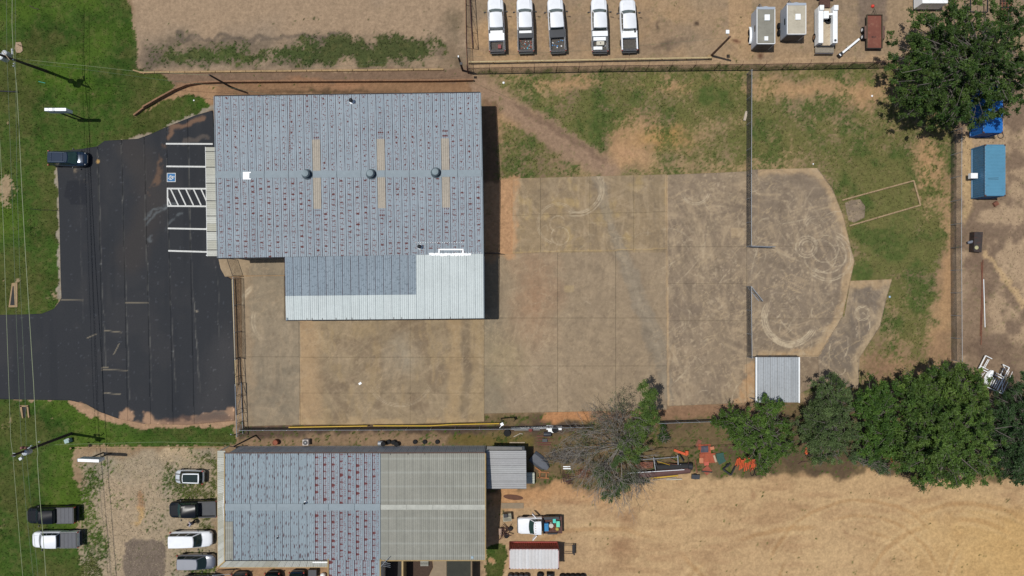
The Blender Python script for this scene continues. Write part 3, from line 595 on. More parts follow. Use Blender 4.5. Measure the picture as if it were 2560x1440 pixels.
mb = MB(); c = G(427, 444.5); k = 1 / 19.88
pts = [(c.x + 4.8 * k * math.cos(t), c.y + 4.8 * k * math.sin(t)) for t in np.linspace(math.radians(-150), math.radians(150), 15)]
for i in range(14): mb.prism(seg_poly(pts[i], pts[i + 1], 1.5 * k), .037, .039)
for a, b in (((420.5, 446), (427, 444)), ((427, 438), (427, 448)), ((427, 444), (433, 444)), ((433, 440), (433, 447)), ((433, 443), (437, 442))): mb.prism(seg_poly(P2(*a), P2(*b), 1.7 * k), .0395, .041)
mb.build('wheelchair_symbol', M_wp, sg)
# ------------------------------------------------------------------ metal buildings
def roof_mat(name, base, base2=None, seam=(.06, .03, .035), dots=0.0, band=None, dotcol=(.10, .025, .02), rows=1.7, streak=0.0, purlin=None, rough=.75, smudge=0.0, dscale=3.2, spec=.15, var=.06, white=None, rnd=.55, dmin=0.0, dmax=.36, doff=0.0, sat=3.0, grid=None):
    """UV: u = sheet number + fraction across the sheet, v = metres along the slope"""
    m, t, b = nt(name); uv = N(t, 'ShaderNodeUVMap').outputs[0]
    sp = N(t, 'ShaderNodeSeparateXYZ'); t.links.new(uv, sp.inputs[0]); u, v = sp.outputs[0], sp.outputs[1]
    fr = math_(t, 'FRACT', u); ix = math_(t, 'FLOOR', u)
    pos = N(t, 'ShaderNodeNewGeometry').outputs['Position']
    wn_ = N(t, 'ShaderNodeTexWhiteNoise'); wn_.noise_dimensions = '1D'; t.links.new(ix, wn_.inputs['W'])
    out = mixc(t, rng(t, wn_.outputs[0], 0, 1, 0, 1.0), base, base2 or tuple(c * .9 for c in base))
    n1 = noise(t, pos, .35, 4); n2 = noise(t, pos, 3.0, 6, .65)
    f = math_(t, 'MULTIPLY', rng(t, n1, .3, .7, 1 - var, 1 + var), rng(t, n2, .3, .7, 1 - var, 1 + var))
    mm = N(t, 'ShaderNodeVectorMath', operation='SCALE'); t.links.new(out, mm.inputs[0]); t.links.new(f, mm.inputs['Scale']); out = mm.outputs[0]
    # sheet laps collect grime and rust
    lap = math_(t, 'LESS_THAN', fr, .065); n3 = noise(t, pos, 1.2, 3); out = mixc(t, math_(t, 'MULTIPLY', lap, rng(t, n3, .3, .6, .35, 1.0)), out, seam)
    for ribf in (.29, .54, .79):
        d = math_(t, 'ABSOLUTE', math_(t, 'SUBTRACT', fr, ribf)); out = mixc(t, math_(t, 'MULTIPLY', math_(t, 'LESS_THAN', d, .028), .34), out, tuple(c * .42 for c in base))
    if dots:
        cb = N(t, 'ShaderNodeCombineXYZ'); t.links.new(math_(t, 'ADD', math_(t, 'MULTIPLY', u, dscale), doff), cb.inputs[0]); t.links.new(math_(t, 'ADD', math_(t, 'MULTIPLY', v, rows), math_(t, 'MULTIPLY', fr, .35)), cb.inputs[1])
        t.links.new(math_(t, 'MULTIPLY', ix, 7.3), cb.inputs[2])
        vo = N(t, 'ShaderNodeTexVoronoi'); vo.voronoi_dimensions = '2D'; vo.inputs['Scale'].default_value = 1.0; vo.inputs['Randomness'].default_value = rnd; t.links.new(cb.outputs[0], vo.inputs['Vector'])
        cr = N(t, 'ShaderNodeSeparateColor'); t.links.new(vo.outputs['Color'], cr.inputs[0])
        thr = rng(t, cr.outputs[0], 0.0, 1.0, dmin * dots, dmax * dots)
        if band:
            bd = math_(t, 'ABSOLUTE', math_(t, 'SUBTRACT', fr, band[0])); bm = rng(t, bd, band[1] * .5, band[1], 1.0, band[2]); thr = math_(t, 'MULTIPLY', thr, bm)
        thr = math_(t, 'MULTIPLY', thr, rng(t, noise(t, pos, .22, 3), .35, .65, .55, 1.25))
        k = math_(t, 'LESS_THAN', vo.outputs['Distance'], thr); soft = rng(t, math_(t, 'SUBTRACT', thr, vo.outputs['Distance']), -.10, .03, 0, 1)
        soft = math_(t, 'MULTIPLY', soft, math_(t, 'GREATER_THAN', thr, .02))
        out = mixc(t, math_(t, 'MULTIPLY', soft, .9), out, dotcol)
        # small satellite flecks along the screw lines
        cb2 = N(t, 'ShaderNodeCombineXYZ'); t.links.new(math_(t, 'MULTIPLY', u, dscale * sat), cb2.inputs[0]); t.links.new(math_(t, 'ADD', math_(t, 'MULTIPLY', v, rows * 2.0), math_(t, 'MULTIPLY', fr, 2.5)), cb2.inputs[1])
        v2 = N(t, 'ShaderNodeTexVoronoi'); v2.voronoi_dimensions = '2D'; v2.inputs['Scale'].default_value = 1.0; t.links.new(cb2.outputs[0], v2.inputs['Vector'])
        c2 = N(t, 'ShaderNodeSeparateColor'); t.links.new(v2.outputs['Color'], c2.inputs[0])
        th2 = rng(t, c2.outputs[1], .5, 1.0, 0, .42 * dots); 
        if band: th2 = math_(t, 'MULTIPLY', th2, rng(t, bd, band[1] * .9, band[1] * 1.6, 1.0, band[2]))
        out = mixc(t, math_(t, 'MULTIPLY', math_(t, 'LESS_THAN', v2.outputs['Distance'], th2), .7), out, tuple(c * 1.5 for c in dotcol))
    if grid:
        def wn3(a, b, c):
            q = N(t, 'ShaderNodeCombineXYZ'); t.links.new(a, q.inputs[0]); t.links.new(b, q.inputs[1]); q.inputs[2].default_value = c
            w_ = N(t, 'ShaderNodeTexWhiteNoise'); w_.noise_dimensions = '3D'; t.links.new(q.outputs[0], w_.inputs['Vector']); return w_.outputs[0]
        dens = rng(t, noise(t, pos, .16, 3), .35, .65, .75, 1.25)
        colr = wn3(ix, math_(t, 'MULTIPLY', ix, 0.0), 5.0)
        jit = rng(t, noise(t, pos, 4.0, 2), .3, .7, -.025, .025); frj = math_(t, 'ADD', fr, jit)
        vs = math_(t, 'ADD', math_(t, 'MULTIPLY', v, grid[0]), math_(t, 'MULTIPLY', wn_.outputs[0], 1.0)); row = math_(t, 'FLOOR', vs); vf = math_(t, 'SUBTRACT', math_(t, 'FRACT', vs), .5); r0 = wn3(ix, row, 1.0)
        for cx_, amp in grid[1]:
            dx = math_(t, 'MULTIPLY', math_(t, 'SUBTRACT', frj, cx_), .93); dy = math_(t, 'DIVIDE', vf, grid[0]); dist = math_(t, 'SQRT', math_(t, 'ADD', math_(t, 'MULTIPLY', dx, dx), math_(t, 'MULTIPLY', math_(t, 'MULTIPLY', dy, dy), .55)))
            rad_ = math_(t, 'MULTIPLY', rng(t, r0, .1, 1.0, .02, amp), dens); out = mixc(t, rng(t, math_(t, 'SUBTRACT', rad_, dist), -.02, .015, 0, .92), out, dotcol)
            hz = math_(t, 'MULTIPLY', math_(t, 'LESS_THAN', math_(t, 'ABSOLUTE', math_(t, 'ADD', dy, math_(t, 'MULTIPLY', dx, -.25))), .03), math_(t, 'LESS_THAN', math_(t, 'ABSOLUTE', dx), math_(t, 'MULTIPLY', wn3(ix, row, 2.0), .24)))
            out = mixc(t, math_(t, 'MULTIPLY', hz, .5), out, dotcol)
        for k, f_ in enumerate((.29, .385, .62, .73)):
            vs2 = math_(t, 'MULTIPLY', v, 4.2); rw = math_(t, 'FLOOR', vs2); on = math_(t, 'GREATER_THAN', math_(t, 'MULTIPLY', wn3(ix, rw, 3.0 + k), dens), grid[2]); sl = math_(t, 'MULTIPLY', math_(t, 'SUBTRACT', math_(t, 'FRACT', vs2), .5), .05)
            bar = math_(t, 'LESS_THAN', math_(t, 'ABSOLUTE', math_(t, 'SUBTRACT', math_(t, 'ADD', fr, sl), f_)), .026); inn = math_(t, 'LESS_THAN', math_(t, 'ABSOLUTE', math_(t, 'SUBTRACT', math_(t, 'FRACT', vs2), .5)), .36)
            out = mixc(t, math_(t, 'MULTIPLY', math_(t, 'MULTIPLY', on, bar), math_(t, 'MULTIPLY', inn, .8)), out, tuple(c * 1.4 for c in dotcol))
    if streak:
        cb3 = N(t, 'ShaderNodeCombineXYZ'); t.links.new(math_(t, 'MULTIPLY', u, 9), cb3.inputs[0]); t.links.new(math_(t, 'MULTIPLY', v, 2.2), cb3.inputs[1])
        ns = noise(t, cb3.outputs[0], 1.0, 4, .75); bm = math_(t, 'MULTIPLY', math_(t, 'GREATER_THAN', fr, .04), math_(t, 'LESS_THAN', fr, .42))
        out = mixc(t, math_(t, 'MULTIPLY', math_(t, 'MULTIPLY', rng(t, ns, .53, .60, 0, 1), bm), streak), out, (.10, .024, .024))
        out = mixc(t, math_(t, 'MULTIPLY', bm, .10), out, (.30, .20, .20))
        k = math_(t, 'LESS_THAN', math_(t, 'ABSOLUTE', math_(t, 'SUBTRACT', fr, .06)), .035); out = mixc(t, math_(t, 'MULTIPLY', k, rng(t, noise(t, pos, .9, 4), .4, .55, .3, 1)), out, (.07, .012, .018))
    if smudge:
        cb4 = N(t, 'ShaderNodeCombineXYZ'); t.links.new(math_(t, 'ADD', math_(t, 'MULTIPLY', u, 2.2), math_(t, 'MULTIPLY', v, .5)), cb4.inputs[0]); t.links.new(math_(t, 'MULTIPLY', v, 2.8), cb4.inputs[1])
        ns = noise(t, cb4.outputs[0], 1.3, 3, .6); out = mixc(t, math_(t, 'MULTIPLY', rng(t, ns, .54, .64, 0, 1), smudge), out, tuple(c * .55 for c in base))
    if purlin:
        w = math_(t, 'FRACT', math_(t, 'DIVIDE', v, purlin[0])); d = math_(t, 'ABSOLUTE', math_(t, 'SUBTRACT', w, .5))
        out = mixc(t, math_(t, 'MULTIPLY', rng(t, d, .02, .12, 1, 0), purlin[1]), out, purlin[2])
        ns = noise(t, pos, .5, 4); out = mixc(t, rng(t, ns, .5, .7, 0, .35), out, tuple(c * .75 for c in base))
    t.links.new(out, b.inputs['Base Color']); b.inputs['Roughness'].default_value = rough; b.inputs['Specular IOR Level'].default_value = spec
    return m
BLUE = A(158, 169, 176); BLUE2 = A(164, 174, 180)
R_main = roof_mat('rusting_galvalume', BLUE, BLUE2, grid=(1.55, ((.5, .095),), .62), seam=(.05, .02, .03), dotcol=(.095, .020, .016))
R_mainR = roof_mat('rust_run_galvalume', BLUE, BLUE2, grid=(1.7, ((.3, .12), (.55, .13), (.78, .12)), .42), seam=(.05, .02, .03), dotcol=(.095, .020, .016))
R_mainS = roof_mat('rusting_galvalume_south', BLUE, BLUE2, grid=(1.6, ((.42, .078), (.58, .09)), .54), seam=(.05, .02, .03), dotcol=(.095, .020, .016))
R_lean = roof_mat('smudged_galvalume', A(148, 161, 170), A(153, 165, 173), dots=0, smudge=.7, seam=(.05, .02, .03))
R_white = roof_mat('white_sheet', A(212, 220, 217), A(216, 223, 220), seam=(.34, .38, .38), dots=0)
R_b2 = roof_mat('freckled_galvalume', A(150, 164, 171), A(158, 171, 177), dots=.55, band=(.3, .8, .35), rows=.8, dscale=3.0, dotcol=(.07, .03, .035))
R_b2r = roof_mat('heavily_rusted_galvalume', A(152, 164, 171), A(158, 169, 175), grid=(1.25, ((.10, .14), (.22, .12), (.34, .10)), .36), streak=.5, seam=(.06, .012, .018), dotcol=(.10, .020, .02))
R_trans = roof_mat('aged_fibreglass', A(158, 157, 145), A(164, 162, 150), seam=(.18, .18, .16), purlin=(1.6, .35, A(186, 188, 178)), rough=.75)
R_sky = roof_mat('skylight_fibreglass', A(184, 174, 158), A(190, 178, 160), smudge=.3, seam=(.12, .11, .10), rough=.7)
R_shed = roof_mat('plain_zinc', A(172, 176, 178), A(180, 184, 186), seam=(.2, .2, .2), rough=.6, smudge=.25)
R_anx = roof_mat('annex_zinc', A(174, 173, 172), A(180, 180, 178), seam=(.16, .16, .16), rough=.65)
R_wall = roof_mat('grey_wall_sheet', (.55, .57, .57), (.6, .62, .6), seam=(.25, .25, .25), rough=.6)
R_can = roof_mat('stained_white_canopy', A(206, 206, 196), A(184, 182, 166), seam=(.22, .22, .2), rough=.6, smudge=.18)
R_blue = roof_mat('container_blue', A(82, 140, 172), A(84, 144, 176), seam=(.1, .22, .3), rough=.5)
M_bluec = mat('blue_container_paint', A(66, 124, 162), .5, var=.1, scale=1.2, dirt=A(100, 120, 130), dirt_amt=.3)
M_tan = mat('tan_trim', A(188, 160, 108), .6, var=.1, scale=2, dirt=A(120, 92, 60), dirt_amt=.3)
M_dark = mat('dark_steel', (.03, .03, .033), .5, .4, var=.2)
M_black = mat('black_rubber', (.012, .012, .013), .8, var=.2, spec=.2)
M_void = mat('shaded_opening', (.02, .02, .02), .9)
M_galv = mat('galvanised_steel', (.30, .32, .34), .6, .5, var=.12, scale=5)
M_white = mat('white_enamel', (.78, .80, .80), .45, var=.04, scale=1.5, dirt=(.45, .44, .40), dirt_amt=.25)
M_trimb = mat('blue_grey_trim', A(154, 165, 170), .8, var=.06, spec=.1)
M_rust = mat('rusted_steel', (.16, .06, .035), .85, .1, var=.35, scale=4, dirt=(.30, .14, .07), dirt_amt=.6, bmp=.3)
M_rustd = mat('dark_rusted_steel', (.075, .035, .028), .85, .1, var=.3, scale=5, dirt=(.16, .08, .05), dirt_amt=.5)
M_seal = mat('white_roof_sealant', (.80, .82, .82), .6, var=.04)
M_wood = mat('weathered_timber', (.30, .24, .17), .9, var=.25, scale=5)
M_wooddk = mat('creosoted_pole', (.045, .032, .025), .85, var=.3, scale=6)
M_creamp = mat('cream_pipe_paint', A(206, 184, 136), .6, var=.1, scale=3, dirt=(.16, .07, .04), dirt_amt=.7)
M_yell = mat('yellow_pipe_paint', A(212, 172, 40), .5, var=.08, scale=3, dirt=(.30, .16, .04), dirt_amt=.4)
M_wall = mat('tan_wall', A(150, 142, 126), .8, var=.1)

def set_uv(o, fn):
    me = o.data; uv = me.uv_layers.new(name='UVMap'); n = len(me.loops); vi = np.zeros(n, dtype=np.int32); me.loops.foreach_get('vertex_index', vi)
    uv.data.foreach_set('uv', np.asarray(fn, dtype=np.float32)[vi].ravel())
PROF = [(0.0, .0), (.012, .03), (.035, .03), (.06, 0), (.26, 0), (.275, .022), (.305, .022), (.32, 0), (.51, 0), (.525, .022), (.555, .022), (.57, 0), (.76, 0), (.775, .022), (.805, .022), (.82, 0), (.985, 0)]
def sheet(name, a, b, c, d, mt, parent, i0=0, v0=0.0, prof=PROF, th=.012, label=None, ribh=1.0):
    """one ribbed sheet; a->b across at the start, d->c across at the far end"""
    a, b, c, d = map(Vector, (a, b, c, d)); off = root_off(parent); up = (b - a).cross(d - a).normalized()
    if up.z < 0: up = -up
    V = []; U = []; L = ((d - a).length + (c - b).length) / 2; ns = 2
    for k in range(ns):
        t = k / (ns - 1); p, q = a.lerp(d, t), b.lerp(c, t)
        for fr, h in prof: V.append(p.lerp(q, fr) + up * (h * ribh) - off); U.append((i0 + fr, v0 + L * t))
    n = len(prof); fs = [(k * n + i, k * n + i + 1, (k + 1) * n + i + 1, (k + 1) * n + i) for k in range(ns - 1) for i in range(n - 1)]
    base = len(V)
    for p in (a, b, c, d): V.append(p - up * (th + .02) - off); 
    U += [(i0, v0), (i0 + .99, v0), (i0 + .99, v0 + L), (i0, v0 + L)]
    fs += [(base + 3, base + 2, base + 1, base), (base, base + 1, n - 1, 0), (base + 2, base + 3, (ns - 1) * n, ns * n - 1)]
    me = bpy.data.meshes.new(name); me.from_pydata([tuple(v) for v in V], [], fs); me.materials.append(mt); me.update()
    o = bpy.data.objects.new(name, me); link(o, parent); set_uv(o, U)
    if label: o['label'] = label
    return o
def bil(q, u, v):
    a, b, c, d = map(Vector, q); return a.lerp(b, u).lerp(d.lerp(c, u), v)
def sheets(name, q, n, mt, parent, v0=0, i0=0, gap=0.0, **kw):
    """q = corners: start-left, start-right, far-right, far-left"""
    r = []
    for i in range(n):
        u0, u1 = i / n, (i + 1) / n; m_ = mt(i) if callable(mt) else mt
        if m_ is None: continue
        r.append(sheet(name, bil(q, u0, 0), bil(q, u1, 0), bil(q, u1, 1), bil(q, u0, 1), m_, parent, i0 + i, v0, **kw))
    return r
def wall(parent, a, b, z0, z1a, z1b, mt, name='wall', th=.12):
    """straight wall between two ground points with a raking top"""
    a = Vector((a[0], a[1], 0)); b = Vector((b[0], b[1], 0)); d = (b - a).normalized(); n = Vector((-d.y, d.x, 0)) * th / 2
    vs = [(a + n), (b + n), (b - n), (a - n)]; off = root_off(parent)
    V = [Vector((p.x, p.y, z0)) - off for p in vs] + [Vector((p.x, p.y, z)) - off for p, z in zip(vs, (z1a, z1b, z1b, z1a))]
    fs = [(3, 2, 1, 0), (4, 5, 6, 7), (0, 1, 5, 4), (1, 2, 6, 5), (2, 3, 7, 6), (3, 0, 4, 7)]
    me = bpy.data.meshes.new(name); me.from_pydata([tuple(v) for v in V], [], fs); me.materials.append(mt); me.update()
    o = bpy.data.objects.new(name, me); link(o, parent)
    L = (b - a).length; set_uv(o, [(0, 0), (L / .93, 0), (L / .93, 0), (0, 0), (0, z1a), (L / .93, z1b), (L / .93, z1b), (0, z1a)]); return o

# ---------------- big warehouse
ZE, ZR, ZS = 5.2, 6.05, 5.4
wh = thing('warehouse', 'large metal warehouse with blue-grey ribbed roof, rows of rust spots and three skylight strips', 'warehouse', G(870, 520))
NW, NE = G(536, 241, ZE), G(1200.5, 232, ZE); RW, RE = G(540, 437, ZR), G(1204.5, 433, ZR); SW, SE = G(544.5, 645, ZS), G(1207.5, 634.5, ZS)
roof = MB(); NP = 33
ins = [Vector(p) - Vector((0, 0, .07)) for p in (NW, NE, RE, RW, SE, SW)]
roof.add(ins, [(0, 1, 2, 3), (3, 2, 4, 5)]); roofo = roof.build('roof', mat('rusty_underlap', (.06, .025, .025), .8), wh)
SKY = (12, 20, 28)
for i in range(NP):
    u0, u1 = i / NP, (i + 1) / NP
    for q, mt, sky_first in (((NW, NE, RE, RW), R_main, False), ((RW, RE, SE, SW), R_mainS, True)):
        a, b, c, d = bil(q, u0, 0), bil(q, u1, 0), bil(q, u1, 1), bil(q, u0, 1)
        if i in SKY:
            f = .565 if not sky_first else .42
            m0, m1 = a.lerp(d, f), b.lerp(c, f)
            if not sky_first:
                k1, k0 = a.lerp(d, f * .78), b.lerp(c, f * .78); sheet('roof_panel', a, b, k0, k1, mt, roofo, i, 0); sheet('roof_panel', k1, k0, m1, m0, R_mainR, roofo, i, 4, label='short roof sheet with heavy rust runs above a skylight strip')
                sheet('skylight', m0 + Vector((0, 0, .012)), m1 + Vector((0, 0, .012)), c + Vector((0, 0, .012)), d + Vector((0, 0, .012)), R_sky, roofo, i, 0, label='beige translucent skylight strip, north half')
            else:
                sheet('skylight', a + Vector((0, 0, .012)), b + Vector((0, 0, .012)), m1 + Vector((0, 0, .012)), m0 + Vector((0, 0, .012)), R_sky, roofo, i, 0, label='beige translucent skylight strip, south half')
                k1, k0 = m0.lerp(d, .2), m1.lerp(c, .2); sheet('roof_panel', m0, m1, k0, k1, R_mainR, roofo, i, 3, label='short roof sheet with heavy rust runs below a skylight strip'); sheet('roof_panel', k1, k0, c, d, mt, roofo, i, 4)
        else:
            sheet('roof_panel', a, b, c, d, mt, roofo, i, 0 if not sky_first else 3.3)
# ridge capping in lengths
rcw = .42
for k in range(11):
    p, q = RW.lerp(RE, k / 11 + .0008), RW.lerp(RE, (k + 1) / 11 - .0008); up = Vector((0, 0, .06))
    MB().add([p + Vector((0, rcw, -.01)), q + Vector((0, rcw, -.01)), q + up, p + up, p + Vector((0, -rcw, -.01)), q + Vector((0, -rcw, -.01))], [(0, 1, 2, 3), (3, 2, 5, 4)]).build('ridge_cap', M_trimb, roofo)
# walls under the eaves
def inset(p, dx, dy): return (p.x + dx, p.y + dy)
wNW, wNE, wSE, wSW = inset(NW, .15, -.2), inset(NE, -.15, -.2), inset(SE, -.15, 0), inset(SW, .15, .2)
wRW, wRE = inset(RW, .15, 0), inset(RE, -.15, 0)
wall(wh, wNW, wNE, -.1, ZE - .12, ZE - .12, R_wall); wall(wh, wNE, wRE, -.1, ZE - .12, ZR - .12, R_wall); wall(wh, wRE, wSE, -.1, ZR - .12, ZS - .12, R_wall)
wall(wh, wNW, wRW, -.1, ZE - .12, ZR - .12, M_wall); wall(wh, wRW, wSW, -.1, ZR - .12, ZS - .12, M_wall); wall(wh, wSW, inset(G(712, 640, ZS), 0, .1), -.1, ZS - .12, ZS - .12, R_wall)
mb = MB(); mb.tube(NW + Vector((0, .06, -.05)), NE + Vector((0, .06, -.05)), .075, n=6); mb.build('gutter', M_dark, wh)
for px in (665, 700, 728, 787, 800, 861, 926, 1000, 1054, 1066, 1126): MB().box(G(px, 240.5 - (px - 536) * .0135, ZE + .03), (.05, .22, .05)).build('gutter_strap', M_dark, wh)
MB().tube(SW + Vector((0, -.06, -.05)), G(711, 642.5, ZS) + Vector((0, -.06, -.05)), .075).build('gutter', M_dark, wh)
for a, b in ((NW, RW), (RW, SW), (NE, RE), (RE, SE)):
    s = -.05 if a in (NW, RW) and b in (RW, SW) else .05; MB().tube(a + Vector((s, 0, .02)), b + Vector((s, 0, .02)), .05, n=4).build('rake_trim', M_trimb, wh)
# south lean-to
ZL = 5.05
qa = [G(711, 643, ZS - .05), G(1040, 637, ZS - .05), G(1040.5, 737, ZL + .14), G(713, 741, ZL + .14)]
sheets('roof_panel', qa, 16, R_lean, roofo, i0=60)
qw = [G(1040, 636.5, ZS - .04), G(1207.5, 634.5, ZS - .04), G(1209, 795.5, ZL), G(1041, 797.5, ZL)]
sheets('roof_panel', qw, 8, R_white, roofo, i0=80)
qw2 = [G(713, 740, ZL + .16), G(1040.5, 736.5, ZL + .16), G(1041, 797.5, ZL), G(714.5, 800, ZL)]
sheets('roof_panel', qw2, 16, R_white, roofo, i0=90)
MB().add([Vector(p) - Vector((0, 0, .08)) for p in (G(711, 643, ZS - .05), G(1207.5, 634.5, ZS - .04), G(1209, 795.5, ZL), G(714.5, 800, ZL))], [(0, 1, 2, 3)]).build('roof_deck', mat('rusty_underlap', (.06, .025, .025)), roofo)
lw, le = G(713, 799, ZL), G(1207.5, 795, ZL)
wall(wh, (G(712, 643, ZS).x + .12, G(712, 643, ZS).y), (lw.x + .12, lw.y + .15), -.1, ZS - .2, ZL - .15, R_wall); wall(wh, (SE.x - .1, SE.y), (le.x - .1, le.y + .15), -.1, ZS - .2, ZL - .15, R_wall); wall(wh, (lw.x + .12, lw.y + .15), (le.x - .1, le.y + .15), -.1, ZL - .15, ZL - .15, R_wall)
MB().tube(G(714.5, 801, ZL) + Vector((0, 0, -.05)), G(1209, 796.5, ZL) + Vector((0, 0, -.05)), .07).build('gutter', M_dark, wh)
for px in (767, 780, 806, 840, 866, 880, 925, 984, 1004, 1074, 1126, 1157): MB().box(G(px, 798.6 - (px - 714) * .009, ZL + .04), (.05, .3, .05)).build('gutter_strap', M_dark, wh)
for y0, y1, z0, z1 in ((634.5, 796, ZS, ZL),): MB().tube(G(1208.6, y0, z0), G(1210, y1, z1), .05, n=4).build('rake_trim', M_trimb, wh)
MB().box(G(717.5, 797.5, ZL) + Vector((0, 0, .05)), (.2, .3, .14)).build('downpipe_box', M_trimb, wh)
# patches, sealant, vents
def onroof(px, py, dz=.03):
    t = (py - 241) / (437 - 241) if py < 437 else (py - 437) / (640 - 437); z = ZE + (ZR - ZE) * t if py < 437 else ZR + (ZS - ZR) * t
    return G(px, py, z + dz)
mb = MB(); mb.prism([tuple(onroof(*p)[:2]) for p in ((608, 430), (628, 430), (628, 432.5), (624, 433), (624, 446), (628, 446.5), (628, 449), (608, 449))], ZR + .05, ZR + .085); mb.build('patch', M_seal, roofo)
mb = MB(); rs = random.Random(5)
zz = onroof(1130, 628)[2] + .02
mb.prism([tuple(onroof(*p)[:2]) for p in ((1096, 622), (1159, 622), (1159, 625.5), (1096, 625.5))], zz, zz + .05)
for x0, x1 in ((1096, 1099.5), (1155.5, 1159.5)): mb.prism([tuple(onroof(*p)[:2]) for p in ((x0, 625), (x1, 625), (x1, 637), (x0, 637))], zz, zz + .05)
pts = []; px = 1072
while px < 1178: pts.append((px, 634 - rs.uniform(0, 2.2))); px += 2.2
pts += [(1178, 637)] + [(x, 638 + rs.uniform(0, 3.2) * (1 if 1100 < x < 1160 else .5)) for x in range(1176, 1072, -3)]
mb.prism([tuple(G(a, b, ZS + .07)[:2]) for a, b in pts], ZS + .03, ZS + .07)
for px in list(range(1040, 1205, 6)): mb.box(onroof(px, 606.5 if px < 1165 else 632.5, .05), (.07, .07, .02))
mb.build('flashing_seal', M_seal, roofo)
rsk = random.Random(2); mb = MB()
for k in range(26): y0 = 244 + k * 5.4; w_ = rsk.uniform(.5, 1.5); mb.prism([tuple(onroof(x_, y_)[:2]) for x_, y_ in ((724 - w_, y0), (724 + w_, y0 + .5), (724.5 + w_ * .7, y0 + rsk.uniform(3.5, 5.2)), (724 - w_ * .6, y0 + 4.6))], onroof(724, y0)[2], onroof(724, y0)[2] + .008)
mb.build('rust_run', mat('rust_run', (.09, .028, .018), .9, var=.3, scale=6), roofo)
def turbine(px, py, lab):
    g = onroof(px, py, 0); t = thing('turbine_vent', lab, 'roof vent', (g.x, g.y, g.z + .02), 0, 'turbine vents on the warehouse ridge')
    MB().lathe((0, 0, 0), [(.62, 0), (.62, .05), (.5, .08), (.3, .32)], 20).build('collar', mat('dark_collar', A(70, 84, 92), .8), t, True, True)
    MB().lathe((0, 0, .3), [(.22, 0), (.38, .05), (.45, .18), (.43, .34), (.36, .44), (.30, .47)], 20).build('turbine', mat('turbine_metal', A(120, 140, 146), .7, .1), t, True, True)
    mb = MB()
    for k in range(20):
        a = 2 * PI * k / 20; mb.box((.44 * math.cos(a), .44 * math.sin(a), .48), (.05, .015, .3), a)
    mb.build('fins', M_galv, t, local=True)
    MB().lathe((0, 0, .77), [(.38, 0), (.36, .04), (.2, .09), (.03, .11)], 20).build('cap', mat('vent_cap', A(140, 154, 158), .75, 0), t, True, True)
turbine(768, 436, 'leftmost of the three round turbine vents, beside the western skylight strip'); turbine(928.5, 435.5, 'middle of the three round turbine vents along the warehouse ridge'); turbine(1090, 432, 'rightmost of the three round turbine vents, beside the eastern skylight strip')
def stack(px, py, r, h, lab, z):
    t = thing('vent_pipe', lab, 'vent pipe', (0, 0, 0)); g = onroof(px, py, 0) if z is None else G(px, py, z); t.location = g
    MB().lathe((0, 0, 0), [(r * 1.9, 0), (r * 1.8, .06), (r * 1.05, .12)], 12).build('flashing', M_seal, t, True, True)
    MB().lathe((0, 0, .06), [(r, 0), (r, h)], 12).build('pipe', M_galv, t, True, True)
    MB().lathe((0, 0, h + .04), [(r * 1.5, 0), (r * 1.5, .05), (r * .2, .22)], 12).build('rain_cap', M_dark, t, True, True)
stack(880, 254, .17, .55, 'capped vent pipe near the north eave of the warehouse', None); stack(1050, 617, .17, .45, 'capped vent pipe with a rust streak above the white roof section', None)
# entrance canopy on the west side
cn = thing('canopy', 'narrow white ribbed canopy over the parking bays, stained in places', 'canopy', G(528, 500))
ys = [367, 379, 418, 458, 502, 540, 579, 625, 641]
for k in range(len(ys) - 1):
    y0, y1 = ys[k] + .4, ys[k + 1] - .4; n = max(1, round((y1 - y0) / 18.5)); xl = lambda y: 514 + (y - 367) * .0155; xr = lambda y: 538 + (y - 367) * .024
    q = [G(xl(y1), y1, 2.8), G(xl(y0), y0, 2.8), G(xr(y0) + 1, y0, 3.25), G(xr(y1) + 1, y1, 3.25)]
    sheets('canopy_panel', q, n, R_can, cn, i0=200 + k * 3, v0=k * 2.3)
    MB().tube(q[1] + Vector((0, 0, .03)), q[2] + Vector((0, 0, .03)), .035, n=4).build('lap_strip', M_dark, cn)
MB().tube(G(513.6, 367, 2.76), G(518, 641, 2.76), .05, n=4).build('fascia', M_white, cn)
for y in (370, 440, 505, 570, 638): MB().tube(Vector((G(516, y, 2.7).x, G(516, y, 2.7).y, 0)), G(516, y, 2.76), .05).build('post', M_white, cn)

# ---------------- lower building
ZE2, ZR2 = 4.15, 5.2
b2 = thing('workshop_building', 'long metal workshop with blue rusty western roof and grey translucent eastern roof', 'workshop', G(880, 1270))
q_n = [G(562, 1134, ZE2), G(951, 1133.5, ZE2), G(951, 1268, ZR2), G(562, 1268, ZR2)]; q_s = [G(562, 1268, ZR2), G(951, 1268, ZR2), G(951, 1400, ZE2), G(563, 1401, ZE2)]
rf2 = MB().add([Vector(p) - Vector((0, 0, .07)) for p in (G(562, 1134, ZE2), G(1213, 1133, ZE2), G(1213, 1268, ZR2), G(562, 1268, ZR2), G(1213, 1400, ZE2), G(563, 1401, ZE2))], [(0, 1, 2, 3), (3, 2, 4, 5)]).build('roof', mat('rusty_underlap', (.06, .025, .025)), b2)
pick = lambda i: R_b2 if i < 10.5 else R_b2r
sheets('roof_panel', q_n, 19, pick, rf2, i0=300); sheets('roof_panel', q_s, 19, pick, rf2, i0=300, v0=6.6)
q = [G(951.5, 1134, ZE2), G(1213, 1133, ZE2), G(1213, 1268, ZR2), G(951.5, 1268, ZR2)]; sheets('roof_panel', q, 13, R_trans, rf2, i0=330, v0=.2)
